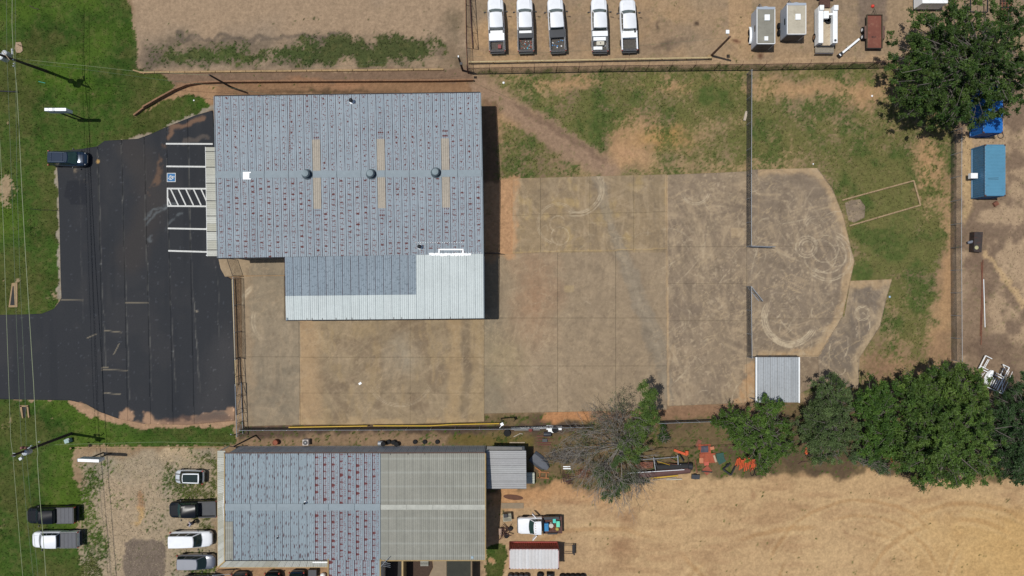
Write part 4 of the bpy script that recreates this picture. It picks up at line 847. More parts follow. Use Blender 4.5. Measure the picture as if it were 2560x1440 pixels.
q = [G(951.5, 1268, ZR2), G(1213, 1268, ZR2), G(1213, 1400, ZE2), G(951.5, 1400, ZE2)]; sheets('roof_panel', q, 13, R_trans, rf2, i0=330, v0=1.0)
a, b = G(562, 1268, ZR2), G(951, 1268, ZR2)
for k in range(6):
    p, q = a.lerp(b, k / 6 + .001), a.lerp(b, (k + 1) / 6 - .001); MB().add([p + Vector((0, .4, .0)), q + Vector((0, .4, .0)), q + Vector((0, 0, .07)), p + Vector((0, 0, .07)), p + Vector((0, -.4, .0)), q + Vector((0, -.4, .0))], [(0, 1, 2, 3), (3, 2, 5, 4)]).build('ridge_cap', M_trimb, rf2)
a, b = G(951.5, 1268, ZR2), G(1213, 1268, ZR2)
for k in range(4):
    p, q = a.lerp(b, k / 4 + .001), a.lerp(b, (k + 1) / 4 - .001); MB().add([p + Vector((0, .3, .0)), q + Vector((0, .3, .0)), q + Vector((0, 0, .07)), p + Vector((0, 0, .07)), p + Vector((0, -.3, .0)), q + Vector((0, -.3, .0))], [(0, 1, 2, 3), (3, 2, 5, 4)]).build('ridge_cap', mat('pale_ridge', A(190, 190, 178), .85), rf2)
q = [G(562.5, 1304, ZE2 + .83), G(582, 1304, ZE2 + .83), G(582.5, 1400, ZE2 + .04), G(563.5, 1400.5, ZE2 + .04)]; sheets('patched_panel', q, 1, R_trans, rf2, i0=360)
def gz(px, py): g = G(px, py, 0); return (g.x, g.y)
n0, n1 = G(566, 1134, ZE2), G(1211, 1133, ZE2)
wn0 = (n0.x, n0.y - .12); wn1 = (n1.x, n1.y - .12); s0 = G(566, 1400, ZE2); s1 = G(1211, 1400, ZE2); ws0 = (s0.x, s0.y + .15); ws1 = (s1.x, s1.y + .15); ym = G(0, 1268, ZR2).y
wall(b2, wn0, wn1, -.1, ZE2 - .12, ZE2 - .12, R_wall); wall(b2, ws0, ws1, -.1, ZE2 - .12, ZE2 - .12, R_wall)
for xx, i in ((wn0[0], 0), (wn1[0], 1)): wall(b2, (xx, wn0[1]), (xx, ym), -.1, ZE2 - .12, ZR2 - .12, R_wall); wall(b2, (xx, ym), (xx, ws0[1]), -.1, ZR2 - .12, ZE2 - .12, R_wall)
MB().tube(G(560, 1132.5, ZE2 - .03), G(1213, 1131.5, ZE2 - .03), .07).build('gutter', mat('brown_gutter', (.10, .06, .045), .6), b2)
for px in (627, 667, 706, 745, 784, 824, 868, 902, 945, 976, 1020, 1062): MB().box(G(px, 1135, ZE2 + .04), (.06, .22, .05)).build('gutter_strap', M_dark, b2)
MB().tube(G(563, 1401.5, ZE2), G(820, 1401, ZE2), .05).build('gutter', M_dark, b2); MB().tube(G(952, 1401.5, ZE2 - .02), G(1214, 1401, ZE2 - .02), .07).build('gutter', M_tan, b2)
for px in (577, 597, 629, 655, 688, 714, 759, 792): MB().box(G(px, 1398.8, ZE2 + .05), (.06, .25, .05)).build('gutter_strap', M_dark, b2)
for a, b in ((G(1213.7, 1133, ZE2), G(1213.7, 1268, ZR2)), (G(1213.7, 1268, ZR2), G(1213.7, 1401, ZE2)), (G(561.5, 1134, ZE2), G(561.5, 1268, ZR2)), (G(561.5, 1268, ZR2), G(561.5, 1401, ZE2))):
    MB().tube(a + Vector((0, 0, .04)), b + Vector((0, 0, .04)), .075, n=4).build('rake_trim', M_tan, b2)
# mansard canopies on the west and south
zo, zi = 3.1, 3.75
q = [G(544, 1418, zo), G(543, 1127, zo), G(563, 1127, zi), G(564, 1401, zi)]; sheets('canopy_panel', q, 16, R_can, b2, i0=400, v0=3)
q = [G(544.5, 1418.5, zo), G(820, 1417.5, zo), G(820, 1402.5, zi), G(565, 1402.5, zi)]; sheets('canopy_panel', q, 15, R_can, b2, i0=430, v0=9)
MB().tube(G(544, 1419, zo + .04), G(563.5, 1402, zi + .05), .10, n=4).build('hip_trim', M_tan, b2)
MB().tube(G(543.6, 1418.8, zo), G(820, 1418, zo), .05, n=4).build('fascia', M_tan, b2); MB().tube(G(542.6, 1127, zo), G(543.8, 1418, zo), .04, n=4).build('fascia', M_tan, b2)
for px, py in ((545.5, 1130), (545.5, 1230), (546, 1330), (547, 1414), (640, 1415), (735, 1415), (816, 1415)):
    g = G(px, py, zo); MB().tube((g.x, g.y, 0), (g.x, g.y, zo), .06).build('post', M_white, b2)
MB().prism([tuple(G(a, b, 3.42)[:2]) for a, b in ((789, 1410.5), (815, 1410.5), (815, 1416.5), (788, 1416.5))], 3.2, 3.24).build('patched_panel', mat('bare_ply', A(136, 128, 118), .9), b2)
MB().prism([tuple(G(a, b, 3.86)[:2]) for a, b in ((780, 1403), (819, 1403), (819, 1409), (780, 1409))], 3.62, 3.66).build('fascia_board', M_white, b2)
# southern wing
q = [G(822, 1400.5, ZE2 + .02), G(949, 1400.5, ZE2 + .02), G(949, 1520, ZE2 - .3), G(822, 1520, ZE2 - .3)]; sheets('roof_panel', q, 6, R_b2r, rf2, i0=313, v0=13)
for px in (820, 950.5): MB().tube(G(px, 1397, ZE2 + .04), G(px, 1520, ZE2 - .26), .10, n=4).build('rake_trim', M_tan, b2)
for px in (823, 947.5): g = G(px, 1402, 4); g2 = G(px, 1520, 3.7); wall(b2, (g.x, g.y), (g2.x, g2.y), -.1, ZE2 - .14, ZE2 - .42, R_wall)
stack(764, 1256, .09, .35, 'small white pipe poking through the blue roof of the workshop', 5.1)
stack(695, 1343, .07, .2, 'stub pipe with a rust streak on the southern slope of the workshop', 4.55)
def small(name, lab, cat, mbs, grp=None, loc=None):
    t = thing(name, lab, cat, loc or (0, 0, 0), 0, grp)
    for nm, mb, m_ in mbs: mb.build(nm, m_, t)
    return t
def one(name, lab, cat, mb, m_, grp=None, smooth=False):
    return tag(mb.build(name, m_, None, smooth), lab, cat, grp)
one('roof_hatch', 'small square glass pane set near the south-east corner of the translucent roof', 'hatch', MB().box(G(1180.5, 1393.5, ZE2 + .12), (.3, .28, .06)), mat('pale_glass', A(170, 190, 200), .15))
mb = MB(); mb.tube(G(952, 1416, 4.6), G(973, 1393, 4.7), .035)
for k in range(3): mb.tube(G(956 + k * .5, 1406.5 + k * 4.2, 4.4), G(976, 1409 + k * 4.6, 4.2), .025)
mb.tube(G(956, 1402, 4.5), G(968, 1407, 4.5), .02); mb.tube(Vector((G(955, 1412, 4.5).x, G(955, 1412, 4.5).y, 3.8)), G(955, 1412, 4.55), .03); one('antenna', 'old rake-shaped television antenna on the corner of the workshop eave', 'antenna', mb, M_galv)
# east annex
ax_ = thing('annex_shed', 'low annex roof of pale zinc with ribs running across, east of the workshop', 'shed', G(1270, 1175))
q = [G(1219, 1222, 3.0), G(1217, 1127, 3.0), G(1315, 1127, 3.1), G(1316, 1222, 3.1)]; sheets('roof_panel', q, 5, R_anx, ax_, i0=500, ribh=1.6)
for a, b in (((1222, 1220), (1313, 1220)), ((1313, 1220), (1312, 1131)), ((1312, 1131), (1221, 1131))): pa, pb = G(*a, 3), G(*b, 3.0); wall(ax_, (pa.x, pa.y), (pb.x, pb.y), -.1, 2.88, 2.88, R_wall)
MB().prism([tuple(G(a, b, 2.6)[:2]) for a, b in ((1217, 1116), (1305, 1118), (1305, 1127), (1217, 1126))], 2.5, 2.56).build('side_roof', mat('grey_sheet', A(112, 110, 106), .6), ax_)
MB().prism([tuple(G(a, b, 2.9)[:2]) for a, b in ((1215.5, 1125), (1219.5, 1125), (1219.5, 1222), (1215.5, 1222))], 2.7, 2.75).build('gutter_flashing', M_trimb, ax_)
# yard shed
sh = thing('open_shed', 'small open shed with pale zinc roof and white edges, below the yard fence', 'shed', G(1943, 950))
q = [G(1891, 1007, 2.9), G(1891, 893, 2.9), G(1997, 893, 3.1), G(1997, 1007, 3.1)]
q = [G(1891, 893, 2.9), G(1997, 893, 3.1), G(1997, 1006, 3.1), G(1891, 1006, 2.9)]; sheets('roof_panel', q, 6, R_shed, sh, i0=520, ribh=1.5)
for a, b in ((G(1890.3, 893, 2.93), G(1890.3, 1006, 2.93)), (G(1998, 893, 3.13), G(1998, 1007, 3.13))): MB().box((a + b) / 2, (.14, (b - a).length, .08)).build('edge_trim', M_white, sh)
for px, py in ((1894, 896), (1994, 896), (1894, 1003), (1994, 1003), (1944, 896), (1944, 1003)):
    g = G(px, py, 2.8); MB().tube((g.x, g.y, 0), (g.x, g.y, 2.84), .06).build('post', M_galv, sh)
MB().tube(G(1892, 891, 2.8), G(1998, 891, 2.95), .05, n=4).build('beam', M_dark, sh)
# courtyard beams and pens at the south edge
for px, w, lab in ((1006, 4, 'tan beam running south from the workshop eave beside the dark bay'), (1178.5, 3.4, 'weathered beam running south between the grass and the green-black bay')):
    a, b = G(px, 1403, 2.6), G(px, 1500, 2.6); one('beam_wall', lab, 'wall', MB().box(Vector(((a.x + b.x) / 2, (a.y + b.y) / 2, 1.3)), (w / 19.9, abs(a.y - b.y), 2.6)), M_tan if px < 1100 else mat('aged_beam', A(136, 116, 92), .9))
def flat(name, poly, z, m_, lab=None, cat=None, kind='structure'):
    mb = MB().prism([tuple(G(a, b, 0)[:2]) for a, b in poly], z - .05, z); o = mb.build(name, m_); tag(o, lab, cat, None, kind); return o
flat('paved_bay', [(950, 1398), (1004, 1398), (1004, 1500), (950, 1500)], .03, mat('oiled_paving', A(48, 46, 44), .8, var=.2)); flat('paved_bay', [(1117, 1398), (1177, 1398), (1177, 1500), (1117, 1500)], .03, mat('mossy_paving', A(46, 48, 38), .8, var=.25, scale=1))
flat('mulch_bed', [(1008, 1398), (1080, 1398), (1082, 1418), (1072, 1440), (1060, 1500), (1008, 1500)], .02, mat('mulch', A(74, 56, 44), .95, var=.4, scale=9)); flat('concrete_pad', [(1083, 1398), (1116, 1398), (1116, 1500), (1062, 1500), (1073, 1440), (1083, 1420)], .026, mat('pale_slab', A(150, 132, 108), .9, var=.1))
MB().prism([tuple(G(a, b, 0)[:2]) for a, b in ((1253, 1257), (1309, 1257), (1309, 1271), (1253, 1271))], -.02, .05).build('concrete_pad', mat('pale_slab', A(150, 132, 108), .9), None)['kind'] = 'structure'
mb = MB()
for k in range(4): mb.box(G(1061, 1403.5 + k * 3.4, .3), (1.0, .1, .06))
mb.box(G(1052, 1409, .2), (.06, .6, .06)); mb.box(G(1070, 1409, .2), (.06, .6, .06)); one('pallet', 'pale slatted pallet lying on the mulch under the workshop eave', 'pallet', mb, mat('pale_wood', A(170, 168, 156), .8))
# ------------------------------------------------------------------ vehicles
def at_(px, py, z=0.0): g = G(px, py, 0); return Vector((g.x, g.y, z))
def paint(name, col, rough=.35, metal=0.0, coat=.8): return mat('paint_' + name, col, rough, metal, var=.04, scale=1.0, coat=coat, dirt=tuple(c * .75 for c in col), dirt_amt=.2)
P_white = paint('white', (.72, .74, .76), .3); P_black = mat('paint_black', (.004, .005, .007), .25, var=.04, coat=.12, spec=.3); P_navy = paint('midnight_blue', (.010, .024, .048), .15, .3, .8); P_pale = paint('pale_silver', (.55, .58, .60), .35, .3)
P_silver = paint('silver', (.42, .44, .46), .3, .7); P_slate = paint('slate_silver', (.30, .31, .33), .3, .75); P_grey = paint('dark_grey', (.05, .055, .062), .25, .4)
M_glass = mat('tinted_glass', (.012, .022, .020), .05, 0, var=.1, spec=.6); M_glassg = mat('green_tinted_glass', (.02, .045, .04), .06, 0, var=.2, spec=.6)
M_plastic = mat('black_plastic', (.03, .031, .033), .6, var=.1); M_vinyl = mat('grey_vinyl', (.075, .078, .088), .65, var=.08, scale=3); M_liner = mat('ribbed_bed_liner', (.065, .058, .05), .8, var=.3, scale=5, dirt=(.16, .12, .08), dirt_amt=.5)
M_chrome = mat('chrome', (.6, .6, .6), .15, 1.0, var=.02); M_red = mat('tail_lamp', (.35, .02, .015), .3, var=.05); M_lamp = mat('head_lamp', (.22, .23, .24), .25, var=.05); M_blackbox = mat('black_box_lid', (.03, .033, .038), .45, var=.1)
M_rim = mat('wheel_rim', (.35, .35, .35), .35, .8)
def rect_ring(x0, x1, w, z, bf=.10, br=.05, wf=None, wr=None):
    """rounded plan outline: front edge bowed forward, rear bowed back"""
    wf = w if wf is None else wf; wr = w if wr is None else wr; p = []
    for i in range(5): s = -1 + i * .5; p.append(Vector((x1 + bf * (1 - s * s), s * wf, z)))
    for i in (1, 2): p.append(Vector((x1 + (x0 - x1) * i / 3, (wf + (wr - wf) * i / 3) * 1.0 + .02, z)))
    for i in range(5): s = 1 - i * .5; p.append(Vector((x0 - br * (1 - s * s), s * wr, z)))
    for i in (2, 1): p.append(Vector((x1 + (x0 - x1) * i / 3, -(wf + (wr - wf) * i / 3) * 1.0 - .02, z)))
    return p
def loft_body(t, secs, m_, name='body'):
    S = []
    for x, w, zt, zb in secs:
        S.append([Vector((x, y * w, zb + (zt - zb) * k)) for y, k in ((-.97, 0), (-1, .3), (-1, .62), (-.965, .84), (-.86, .96), (-.45, 1.0), (.45, 1.0), (.86, .96), (.965, .84), (1, .62), (1, .3), (.97, 0))])
    return MB().loft(S).build(name, m_, t, True, True)
def wheels(t, xs, W, r=.38, rim=M_rim):
    for x in xs:
        for s in (-1, 1):
            y = s * (W / 2 - .12); w = MB().lathe((x, y, r), [(r * .62, -.13), (r * .93, -.13), (r, -.09), (r, .09), (r * .93, .13), (r * .62, .13)], 18, 'Y').build('tyre', M_black, t, True, True)
            MB().lathe((x, y, r), [(r * .61, -.10), (r * .61, .10), (r * .45, .12 * s), (.04, .13 * s)], 14, 'Y').build('rim', rim, w, True, True)
def cabin(t, xr0, xf0, wb, zb, xr1, xf1, wt, zt, m_, glass=M_glass, rear=True, roofm=None, side_split=(.0,), rails=False, pano=False):
    B = rect_ring(xr0, xf0, wb, zb, .16, .05, wb * .97, wb * .95); T = rect_ring(xr1, xf1, wt, zt, .10, .04, wt * .94, wt)
    T2 = [Vector((p.x + (0 - .04 if p.x > 0 else .04), p.y * .93, zt + .045)) for p in T]
    h = MB().loft([B, T]).build('cab', m_, t, True, True)
    MB().loft([[p + Vector((0, 0, .004)) for p in T], T2]).build('roof', roofm or m_, t, True, True)
    def pane(name, idx, v0, v1, e0=0.0, e1=0.0, g=glass):
        vs = []; n = len(idx); cx = Vector(((xr0 + xf0) / 2, 0, 0))
        for k, v in enumerate((v0, v1)):
            for j, i in enumerate(idx):
                p = B[i % 14].lerp(T[i % 14], v)
                if j == 0: p = p.lerp(B[idx[1] % 14].lerp(T[idx[1] % 14], v), e0)
                if j == n - 1: p = p.lerp(B[idx[-2] % 14].lerp(T[idx[-2] % 14], v), e1)
                if name in ('windshield', 'rear_window'): o = Vector((.012 if name == 'windshield' else -.012, 0, .012))
                else: o = Vector((0, .012 if p.y > 0 else -.012, .006))
                vs.append(p + o)
        MB().add(vs, [(j, j + 1, n + j + 1, n + j) for j in range(n - 1)]).build(name, g, t, True, True)
    pane('windshield', [0, 1, 2, 3, 4], .06, .96, .12, .12)
    if rear: pane('rear_window', [7, 8, 9, 10, 11], .15, .9, .2, .2)
    for a, b, c in ((4, 5, 0), (5, 6, 0), (6, 7, 0)):
        pane('side_window', [a, b], .18, .88, .16 if a == 4 else .05, .05); pane('side_window', [18 - a, 18 - b], .18, .88, .16 if a == 4 else .05, .05)
    if rails:
        for s in (-1, 1): MB().tube((xr1 + .15, s * wt * .82, zt + .09), (xf1 - .25, s * wt * .82, zt + .09), .022).build('roof_rail', M_chrome, t, local=True)
        for x in (xr1 + .45, xf1 - .5): MB().tube((x, -wt * .8, zt + .10), (x, wt * .8, zt + .10), .02).build('roof_bar', M_chrome, t, local=True)
    if pano:
        MB().prism([(xr1 + .12, -wt * .8), (xf1 - .06, -wt * .76), (xf1 + .0, 0), (xf1 - .06, wt * .76), (xr1 + .12, wt * .8)], zt + .03, zt + .056).build('glass_roof', M_glass, t, local=True)
def mirrors(t, x, w, z, big=False, m_=M_plastic):
    for s in (-1, 1):
        mb = MB(); L = .34 if big else .2; mb.tube((x, s * w, z - .02), (x - .02, s * (w + L * .6), z), .025); mb.box((x - .04, s * (w + L), z), (.10, L * .75, .2 if not big else .26), .15 * s); mb.build('mirror', m_, t, local=True)
def lamps(t, xf, xr, w, zf, zr, hm=M_lamp):
    for s in (-1, 1):
        MB().box((xf - .06, s * (w - .3), zf), (.12, .24, .14), -.6 * s).build('headlight', hm, t, local=True)
        MB().box((xr, s * (w - .07), zr), (.12, .12, .3)).build('taillight', M_red, t, local=True)
def place(name, lab, cat, tail, ang, L, grp=None, z=.45):
    """tail = photo point of the rear bumper; ang = heading in degrees"""
    g = G(tail[0], tail[1], z); a = math.radians(ang); c = Vector((g.x + math.cos(a) * L / 2, g.y + math.sin(a) * L / 2, 0.03))
    return thing(name, lab, cat, c, a, grp)
def pickup(lab, tail, ang, m_, L=6.7, W=2.03, hood=1.55, wind=.62, roof=1.8, bed=2.45, cover=None, grp=None, big=True, glass=M_glassg, rimm=M_rim, bars=False, liner=None):
    t = place('pickup_truck', lab, 'pickup truck', tail, ang, L, grp)
    xf = L / 2; xw0 = xf - hood; xr1f = xw0 - wind; xc = xr1f - roof - .04; xb0 = -L / 2 + .12; h = W / 2
    loft_body(t, [(xf, h * .58, .92, .44), (xf - .06, h * .74, 1.02, .42), (xf - .18, h * .88, 1.08, .4), (xf - .45, h * .97, 1.16, .38), (xw0, h, 1.24, .36), (xw0 - .3, h, 1.27, .36), (xc, h, 1.27, .36)], m_)
    MB().prism([(xf - .3, -h * .6), (xw0 - .02, -h * .66), (xw0 - .02, h * .66), (xf - .3, h * .6)], 1.2, 1.262).build('bonnet_bulge', m_, t, local=True)
    cabin(t, xc, xw0, h * .93, 1.25, xc + .06, xr1f, h * .80, 1.93 if big else 1.84, m_, glass)
    # load bed
    zr = 1.28; bd = thing('bed', None, None); bd.parent = t
    for s in (-1, 1): MB().loft([[Vector((x, s * y, z)) for y, z in ((h - .16, .62), (h - .02, .55), (h, .95), (h - .01, zr), (h - .17, zr))] for x in (xb0, xb0 + .3, xc - .02)]).build('side_panel', m_, bd, True, True)
    for s in (-1, 1): MB().box(((xb0 + xc) / 2, s * (h - .09), zr + .012), (xc - xb0 - .05, .13, .02)).build('rail_cap', M_plastic if cover != 'plain' else m_, bd, local=True)
    mb = MB().box(((xb0 + xc) / 2, 0, .78), (xc - xb0, W - .3, .04)); nr = 14
    for k in range(nr): mb.box(((xb0 + xc) / 2, -h + .25 + (W - .5) * k / (nr - 1), .81), (xc - xb0 - .1, .05, .025))
    mb.box((xc - .05, 0, 1.02), (.06, W - .3, .5)); mb.build('bed_floor', liner or M_liner, bd, local=True)
    MB().box((xb0 + .03, 0, 1.0), (.08, W - .12, .56)).build('tailgate', m_, bd, local=True); MB().box((xb0 + .03, 0, zr + .01), (.12, W - .25, .02)).build('tailgate_cap', M_plastic, bd, local=True)
    MB().box((-L / 2 + .02, 0, .55), (.2, W * .88, .16)).build('rear_bumper', M_plastic if not bars else M_chrome, t, local=True); MB().tube((-L / 2 - .05, 0, .5), (-L / 2 - .22, 0, .5), .035).build('tow_hitch', M_dark, t, local=True)
    MB().loft([[Vector((xf + dx, y * .86, z)) for z in (.45, .66)] + [Vector((xf + dx - .14, y * .86, z)) for z in (.66, .45)] for y, dx in ((-h, -.34), (-h * .84, -.12), (-h * .5, .02), (h * .5, .02), (h * .84, -.12), (h, -.34))]).build('front_bumper', M_chrome if big else m_, t, True, True)
    MB().box((xf - .04, 0, .86), (.1, W * .55, .26)).build('grille', M_plastic, t, local=True)
    wheels(t, (xf - 1.02, -L / 2 + 1.28), W, .41 if big else .39, rimm); mirrors(t, xw0 - .28, h, 1.32, big); lamps(t, xf - .22, -L / 2 + .12, h, .96, 1.08)
    if cover == 'tonneau':
        mb = MB(); n = 4; zc = zr + .05
        for k in range(n): a = xb0 + .1 + (xc - .25 - xb0) * k / n; b = xb0 + .1 + (xc - .25 - xb0) * (k + 1) / n - .025; MB().prism([(a, -h + .1), (b, -h + .1), (b, h - .1), (a, h - .1)], zr + .02, zc).build('cover_panel', M_vinyl, bd, local=True)
    t['bed_z'] = .83; t['bed_front'] = xc; t['bed_back'] = xb0
    return t
def suv(lab, tail, ang, m_, L=4.7, W=1.88, hood=1.0, wind=.75, zt=1.68, rails=False, pano=False, rearslope=.3, glass=M_glass, name='parked_car', cat='car', roofm=None, stripes=False):
    t = place(name, lab, cat, tail, ang, L); xf, xr = L / 2, -L / 2; h = W / 2; zb = .98 if zt < 1.75 else 1.1; xw = xf - hood
    loft_body(t, [(xf, h * .45, .6, .36), (xf - .06, h * .66, .7, .32), (xf - .18, h * .82, .80, .29), (xf - .42, h * .94, .88, .27), (xw, h * .99, zb, .25), (0, h, zb + .02, .25), (xr + .6, h * .97, zb + .03, .26), (xr + .22, h * .90, zb, .3), (xr + .06, h * .78, zb - .1, .33), (xr, h * .62, zb - .2, .38)], m_)
    cabin(t, xr + .16, xw + .02, h * .90, zb - .01, xr + .14 + rearslope, xw - wind, h * .72, zt, P_black if pano else m_, glass, rails=rails, pano=pano, roofm=roofm)
    MB().box((xr + .02, 0, .5), (.12, W * .62, .2)).build('rear_bumper', M_plastic, t, local=True); MB().box((xf - .03, 0, .55), (.1, W * .5, .2)).build('grille', M_plastic, t, local=True)
    wheels(t, (xf - .85, xr + .85), W, .34); mirrors(t, xw - .32, h, 1.08); lamps(t, xf - .22, xr + .1, h, .74, .95)
    if stripes:
        for s in (-1, 1): MB().box((xf - hood * .55, s * h * .42, zb - .09), (hood * .75, .11, .16), 0, Matrix.Rotation(.16, 3, 'Y')).build('bonnet_stripe', M_plastic, t, local=True)
    return t
def in_bed(truck, x, y):
    a = truck.rotation_euler.z; return Vector((truck.location.x + x * math.cos(a) - y * math.sin(a), truck.location.y + x * math.sin(a) + y * math.cos(a), truck['bed_z'] + .03))
grp = 'white work pickups parked in a row in the north yard'
T1 = pickup('white work pickup nearest the rusty gate, white toolbox and red box in its bed', (1243.5, 134), 92.2, P_white, cover='open', grp=grp)
T2 = pickup('white work pickup with a black toolbox and red and turquoise scraps in its bed', (1314.5, 134), 91.6, P_white, cover='open', grp=grp)
T3 = pickup('white work pickup with a wide black box and a few blue bags in its bed', (1394.5, 134), 93.4, P_white, cover='open', grp=grp)
T4 = pickup('white work pickup whose bed is crowded with white boxes and a cream tank', (1498.5, 134.5), 91.2, P_white, cover='open', grp=grp)
T5 = pickup('white work pickup last in the row, empty ribbed bed behind a white toolbox', (1572, 132), 92.4, P_white, L=6.45, cover='plain', grp=grp, big=True)
def boxin(tr, name, lab, cat, x, y, sx, sy, sz, m_, lid=True, z=0.0, grp=None):
    p = in_bed(tr, x, y) + Vector((0, 0, z)); t = thing(name, lab, cat, p, tr.rotation_euler.z, grp)
    MB().box((0, 0, sz / 2), (sx, sy, sz)).build('case', m_, t, local=True)
    if lid: MB().box((0, 0, sz + .015), (sx + .03, sy + .03, .03)).build('lid', m_, t, local=True); MB().box((-sx / 2 - .02, 0, sz * .8), (.03, .12, .08)).build('latch', M_dark, t, local=True)
    return t
fr = T1['bed_front']; bz = .5
boxin(T1, 'toolbox', 'wide white crossover toolbox across the bed of the first pickup', 'toolbox', fr - .95, 0, .86, 1.84, .55, M_white, z=0)
boxin(T1, 'fuel_tank', 'narrow white tank behind the cab of the first pickup', 'tank', fr - .30, 0, .32, 1.5, .42, M_white)
boxin(T1, 'red_box', 'small dull red box near the tailgate of the first pickup', 'box', fr - 2.05, -.3, .45, .36, .25, mat('dull_red', (.22, .05, .05), .7))
boxin(T2, 'fuel_tank', 'white tank with two black caps behind the cab of the second pickup', 'tank', fr - .30, 0, .30, 1.5, .42, M_white)
boxin(T2, 'toolbox', 'black crossover toolbox across the bed of the second pickup', 'toolbox', fr - .78, 0, .56, 1.8, .55, M_blackbox)
boxin(T3, 'toolbox', 'black cover box filling the front of the third pickup bed', 'toolbox', fr - .52, 0, .92, 1.84, .5, M_blackbox)
boxin(T4, 'toolbox', 'white crossover toolbox nearest the cab of the fourth pickup', 'toolbox', fr - .52, 0, .6, 1.86, .55, M_white)
boxin(T4, 'toolbox', 'second white box across the middle of the crowded fourth pickup bed', 'toolbox', fr - 1.12, .05, .4, 1.5, .42, M_white)
boxin(T4, 'toolbox', 'short white box by the tailgate of the fourth pickup', 'toolbox', fr - 2.3, .3, .45, 1.1, .35, M_white)
boxin(T5, 'fuel_tank', 'small white tank behind the cab of the last pickup in the row', 'tank', fr - .28, .1, .32, 1.4, .42, M_white)
boxin(T5, 'toolbox', 'white crossover toolbox across the bed of the last pickup in the row', 'toolbox', fr - .72, 0, .55, 1.86, .55, M_white)
p = in_bed(T4, fr - 1.65, -.05); t = thing('cream_tank', 'cream plastic tank with a black filler cap in the fourth pickup', 'tank', p, T4.rotation_euler.z)
MB().loft([[Vector((x * .26 * k, y * .5 * k, z)) for x, y in ((-1, -.8), (-.8, -1), (.8, -1), (1, -.8), (1, .8), (.8, 1), (-.8, 1), (-1, .8))] for z, k in ((0, .95), (.05, 1), (.38, 1), (.45, .9))]).build('shell', mat('cream_plastic', (.5, .47, .38), .5), t, True, True); MB().lathe((0, 0, .45), [(.07, 0), (.07, .04)], 10).build('cap', M_black, t, local=True)
rs = random.Random(9)
def scraps(tr, lab, n, cols, x0, x1):
    mb = {}; 
    root = thing('scrap_pile', lab, 'scraps', in_bed(tr, (x0 + x1) / 2, 0), tr.rotation_euler.z)
    for k in range(n):
        c = rs.choice(cols); m = mb.setdefault(c, MB()); s = rs.uniform(.06, .2); m.box((rs.uniform(x0, x1) - (x0 + x1) / 2, rs.uniform(-.7, .7), .03 + rs.uniform(0, .08)), (s, s * rs.uniform(.4, 1), .05), rs.uniform(0, 3))
    for i, (c, m) in enumerate(mb.items()): m.build(c[0], mat('scrap_' + c[0], c[1], .7), root, local=True)
scraps(T2, 'tangle of red hose, white scraps and turquoise bags in the second pickup', 46, [('red_hose', (.2, .05, .03)), ('red_hose', (.2, .05, .03)), ('white_scrap', (.6, .6, .58)), ('turquoise_bag', (.05, .35, .45)), ('brown_scrap', (.14, .08, .05))], fr - 2.3, fr - 1.15)
scraps(T3, 'a few blue bags and white scraps lying in the third pickup', 12, [('blue_bag', (.06, .22, .45)), ('blue_bag', (.06, .22, .45)), ('white_scrap', (.5, .5, .48))], fr - 2.1, fr - 1.2)
scraps(T4, 'dark coils and small cans between the boxes in the fourth pickup', 16, [('dark_coil', (.03, .04, .06)), ('dark_coil', (.03, .04, .06)), ('grey_can', (.3, .32, .34))], fr - 2.3, fr - 1.3)
# south-west cars
T6 = pickup('black pickup with grey vinyl bed cover, parked on the grass', (197.5, 1283), 181, P_black, L=6.05, W=2.05, hood=1.35, wind=.6, roof=1.75, bed=1.9, cover='tonneau', big=False, glass=M_glass)
T7 = pickup('white pickup with dark grey bed cover, parked beside the black one on the grass', (205.5, 1344), 180.6, P_white, L=5.85, W=2.0, hood=1.15, wind=.62, roof=1.75, bed=1.9, cover='tonneau', big=False, glass=M_glass)
T8 = pickup('black pickup with an open ribbed bed, its tail under the workshop canopy', (549, 1268), 181.5, P_black, L=6.0, W=2.05, hood=1.3, wind=.6, roof=1.75, cover='open', big=False, liner=mat('blue_black_liner', (.035, .04, .048), .6, var=.15))
suv('small silver car with black bonnet stripes and a black glass roof', (513.5, 1191), 179, P_pale, L=3.65, W=1.74, hood=.85, wind=.42, zt=1.42, pano=True, rearslope=.22, stripes=True, roofm=P_pale)
suv('dark midnight blue car with roof bars parked on the edge of the asphalt', (127, 397), -1.0, P_navy, L=4.75, W=1.9, hood=1.15, wind=.8, zt=1.66, rails=True, glass=M_glassg)
suv('white estate car parked nose-in under the workshop canopy', (429.5, 1346), .8, P_white, L=5.2, W=2.0, hood=1.25, wind=.7, zt=1.85, rearslope=.12)
suv('silver grey car parked below the white estate, nose to the canopy', (446.5, 1402), 0, P_slate, L=4.7, W=1.86, hood=1.1, wind=.8, zt=1.66, rearslope=.25)
suv('dark car at the bottom edge of the photo under the gravel lot, mostly cut off', (460, 1454), 0, P_grey, L=4.7, W=1.86)
suv('dark grey car leftmost of three backed against the south canopy', (602, 1429), -89, P_grey, L=4.8, W=1.95, zt=1.75)
suv('black car in the middle of three backed against the south canopy', (684, 1427), -90, P_black, L=4.8, W=1.9, zt=1.75)
suv('navy car with a white panel on its roof, rightmost of three by the south canopy', (745, 1425), -90, P_navy, L=4.9, W=1.95, zt=1.8)
one('black_crate', 'flat-lidded black crate standing between the navy car and the tan trim', 'crate', MB().box(G(783, 1432, .4), (1.0, 1.0, .8)), M_blackbox)
one('white_sack', 'rounded white sack beside the black crate at the bottom edge', 'sack', MB().lathe(G(809, 1436, 0), [(.2, 0), (.32, .15), (.34, .45), (.2, .65), (.05, .7)], 10), M_white, smooth=True)
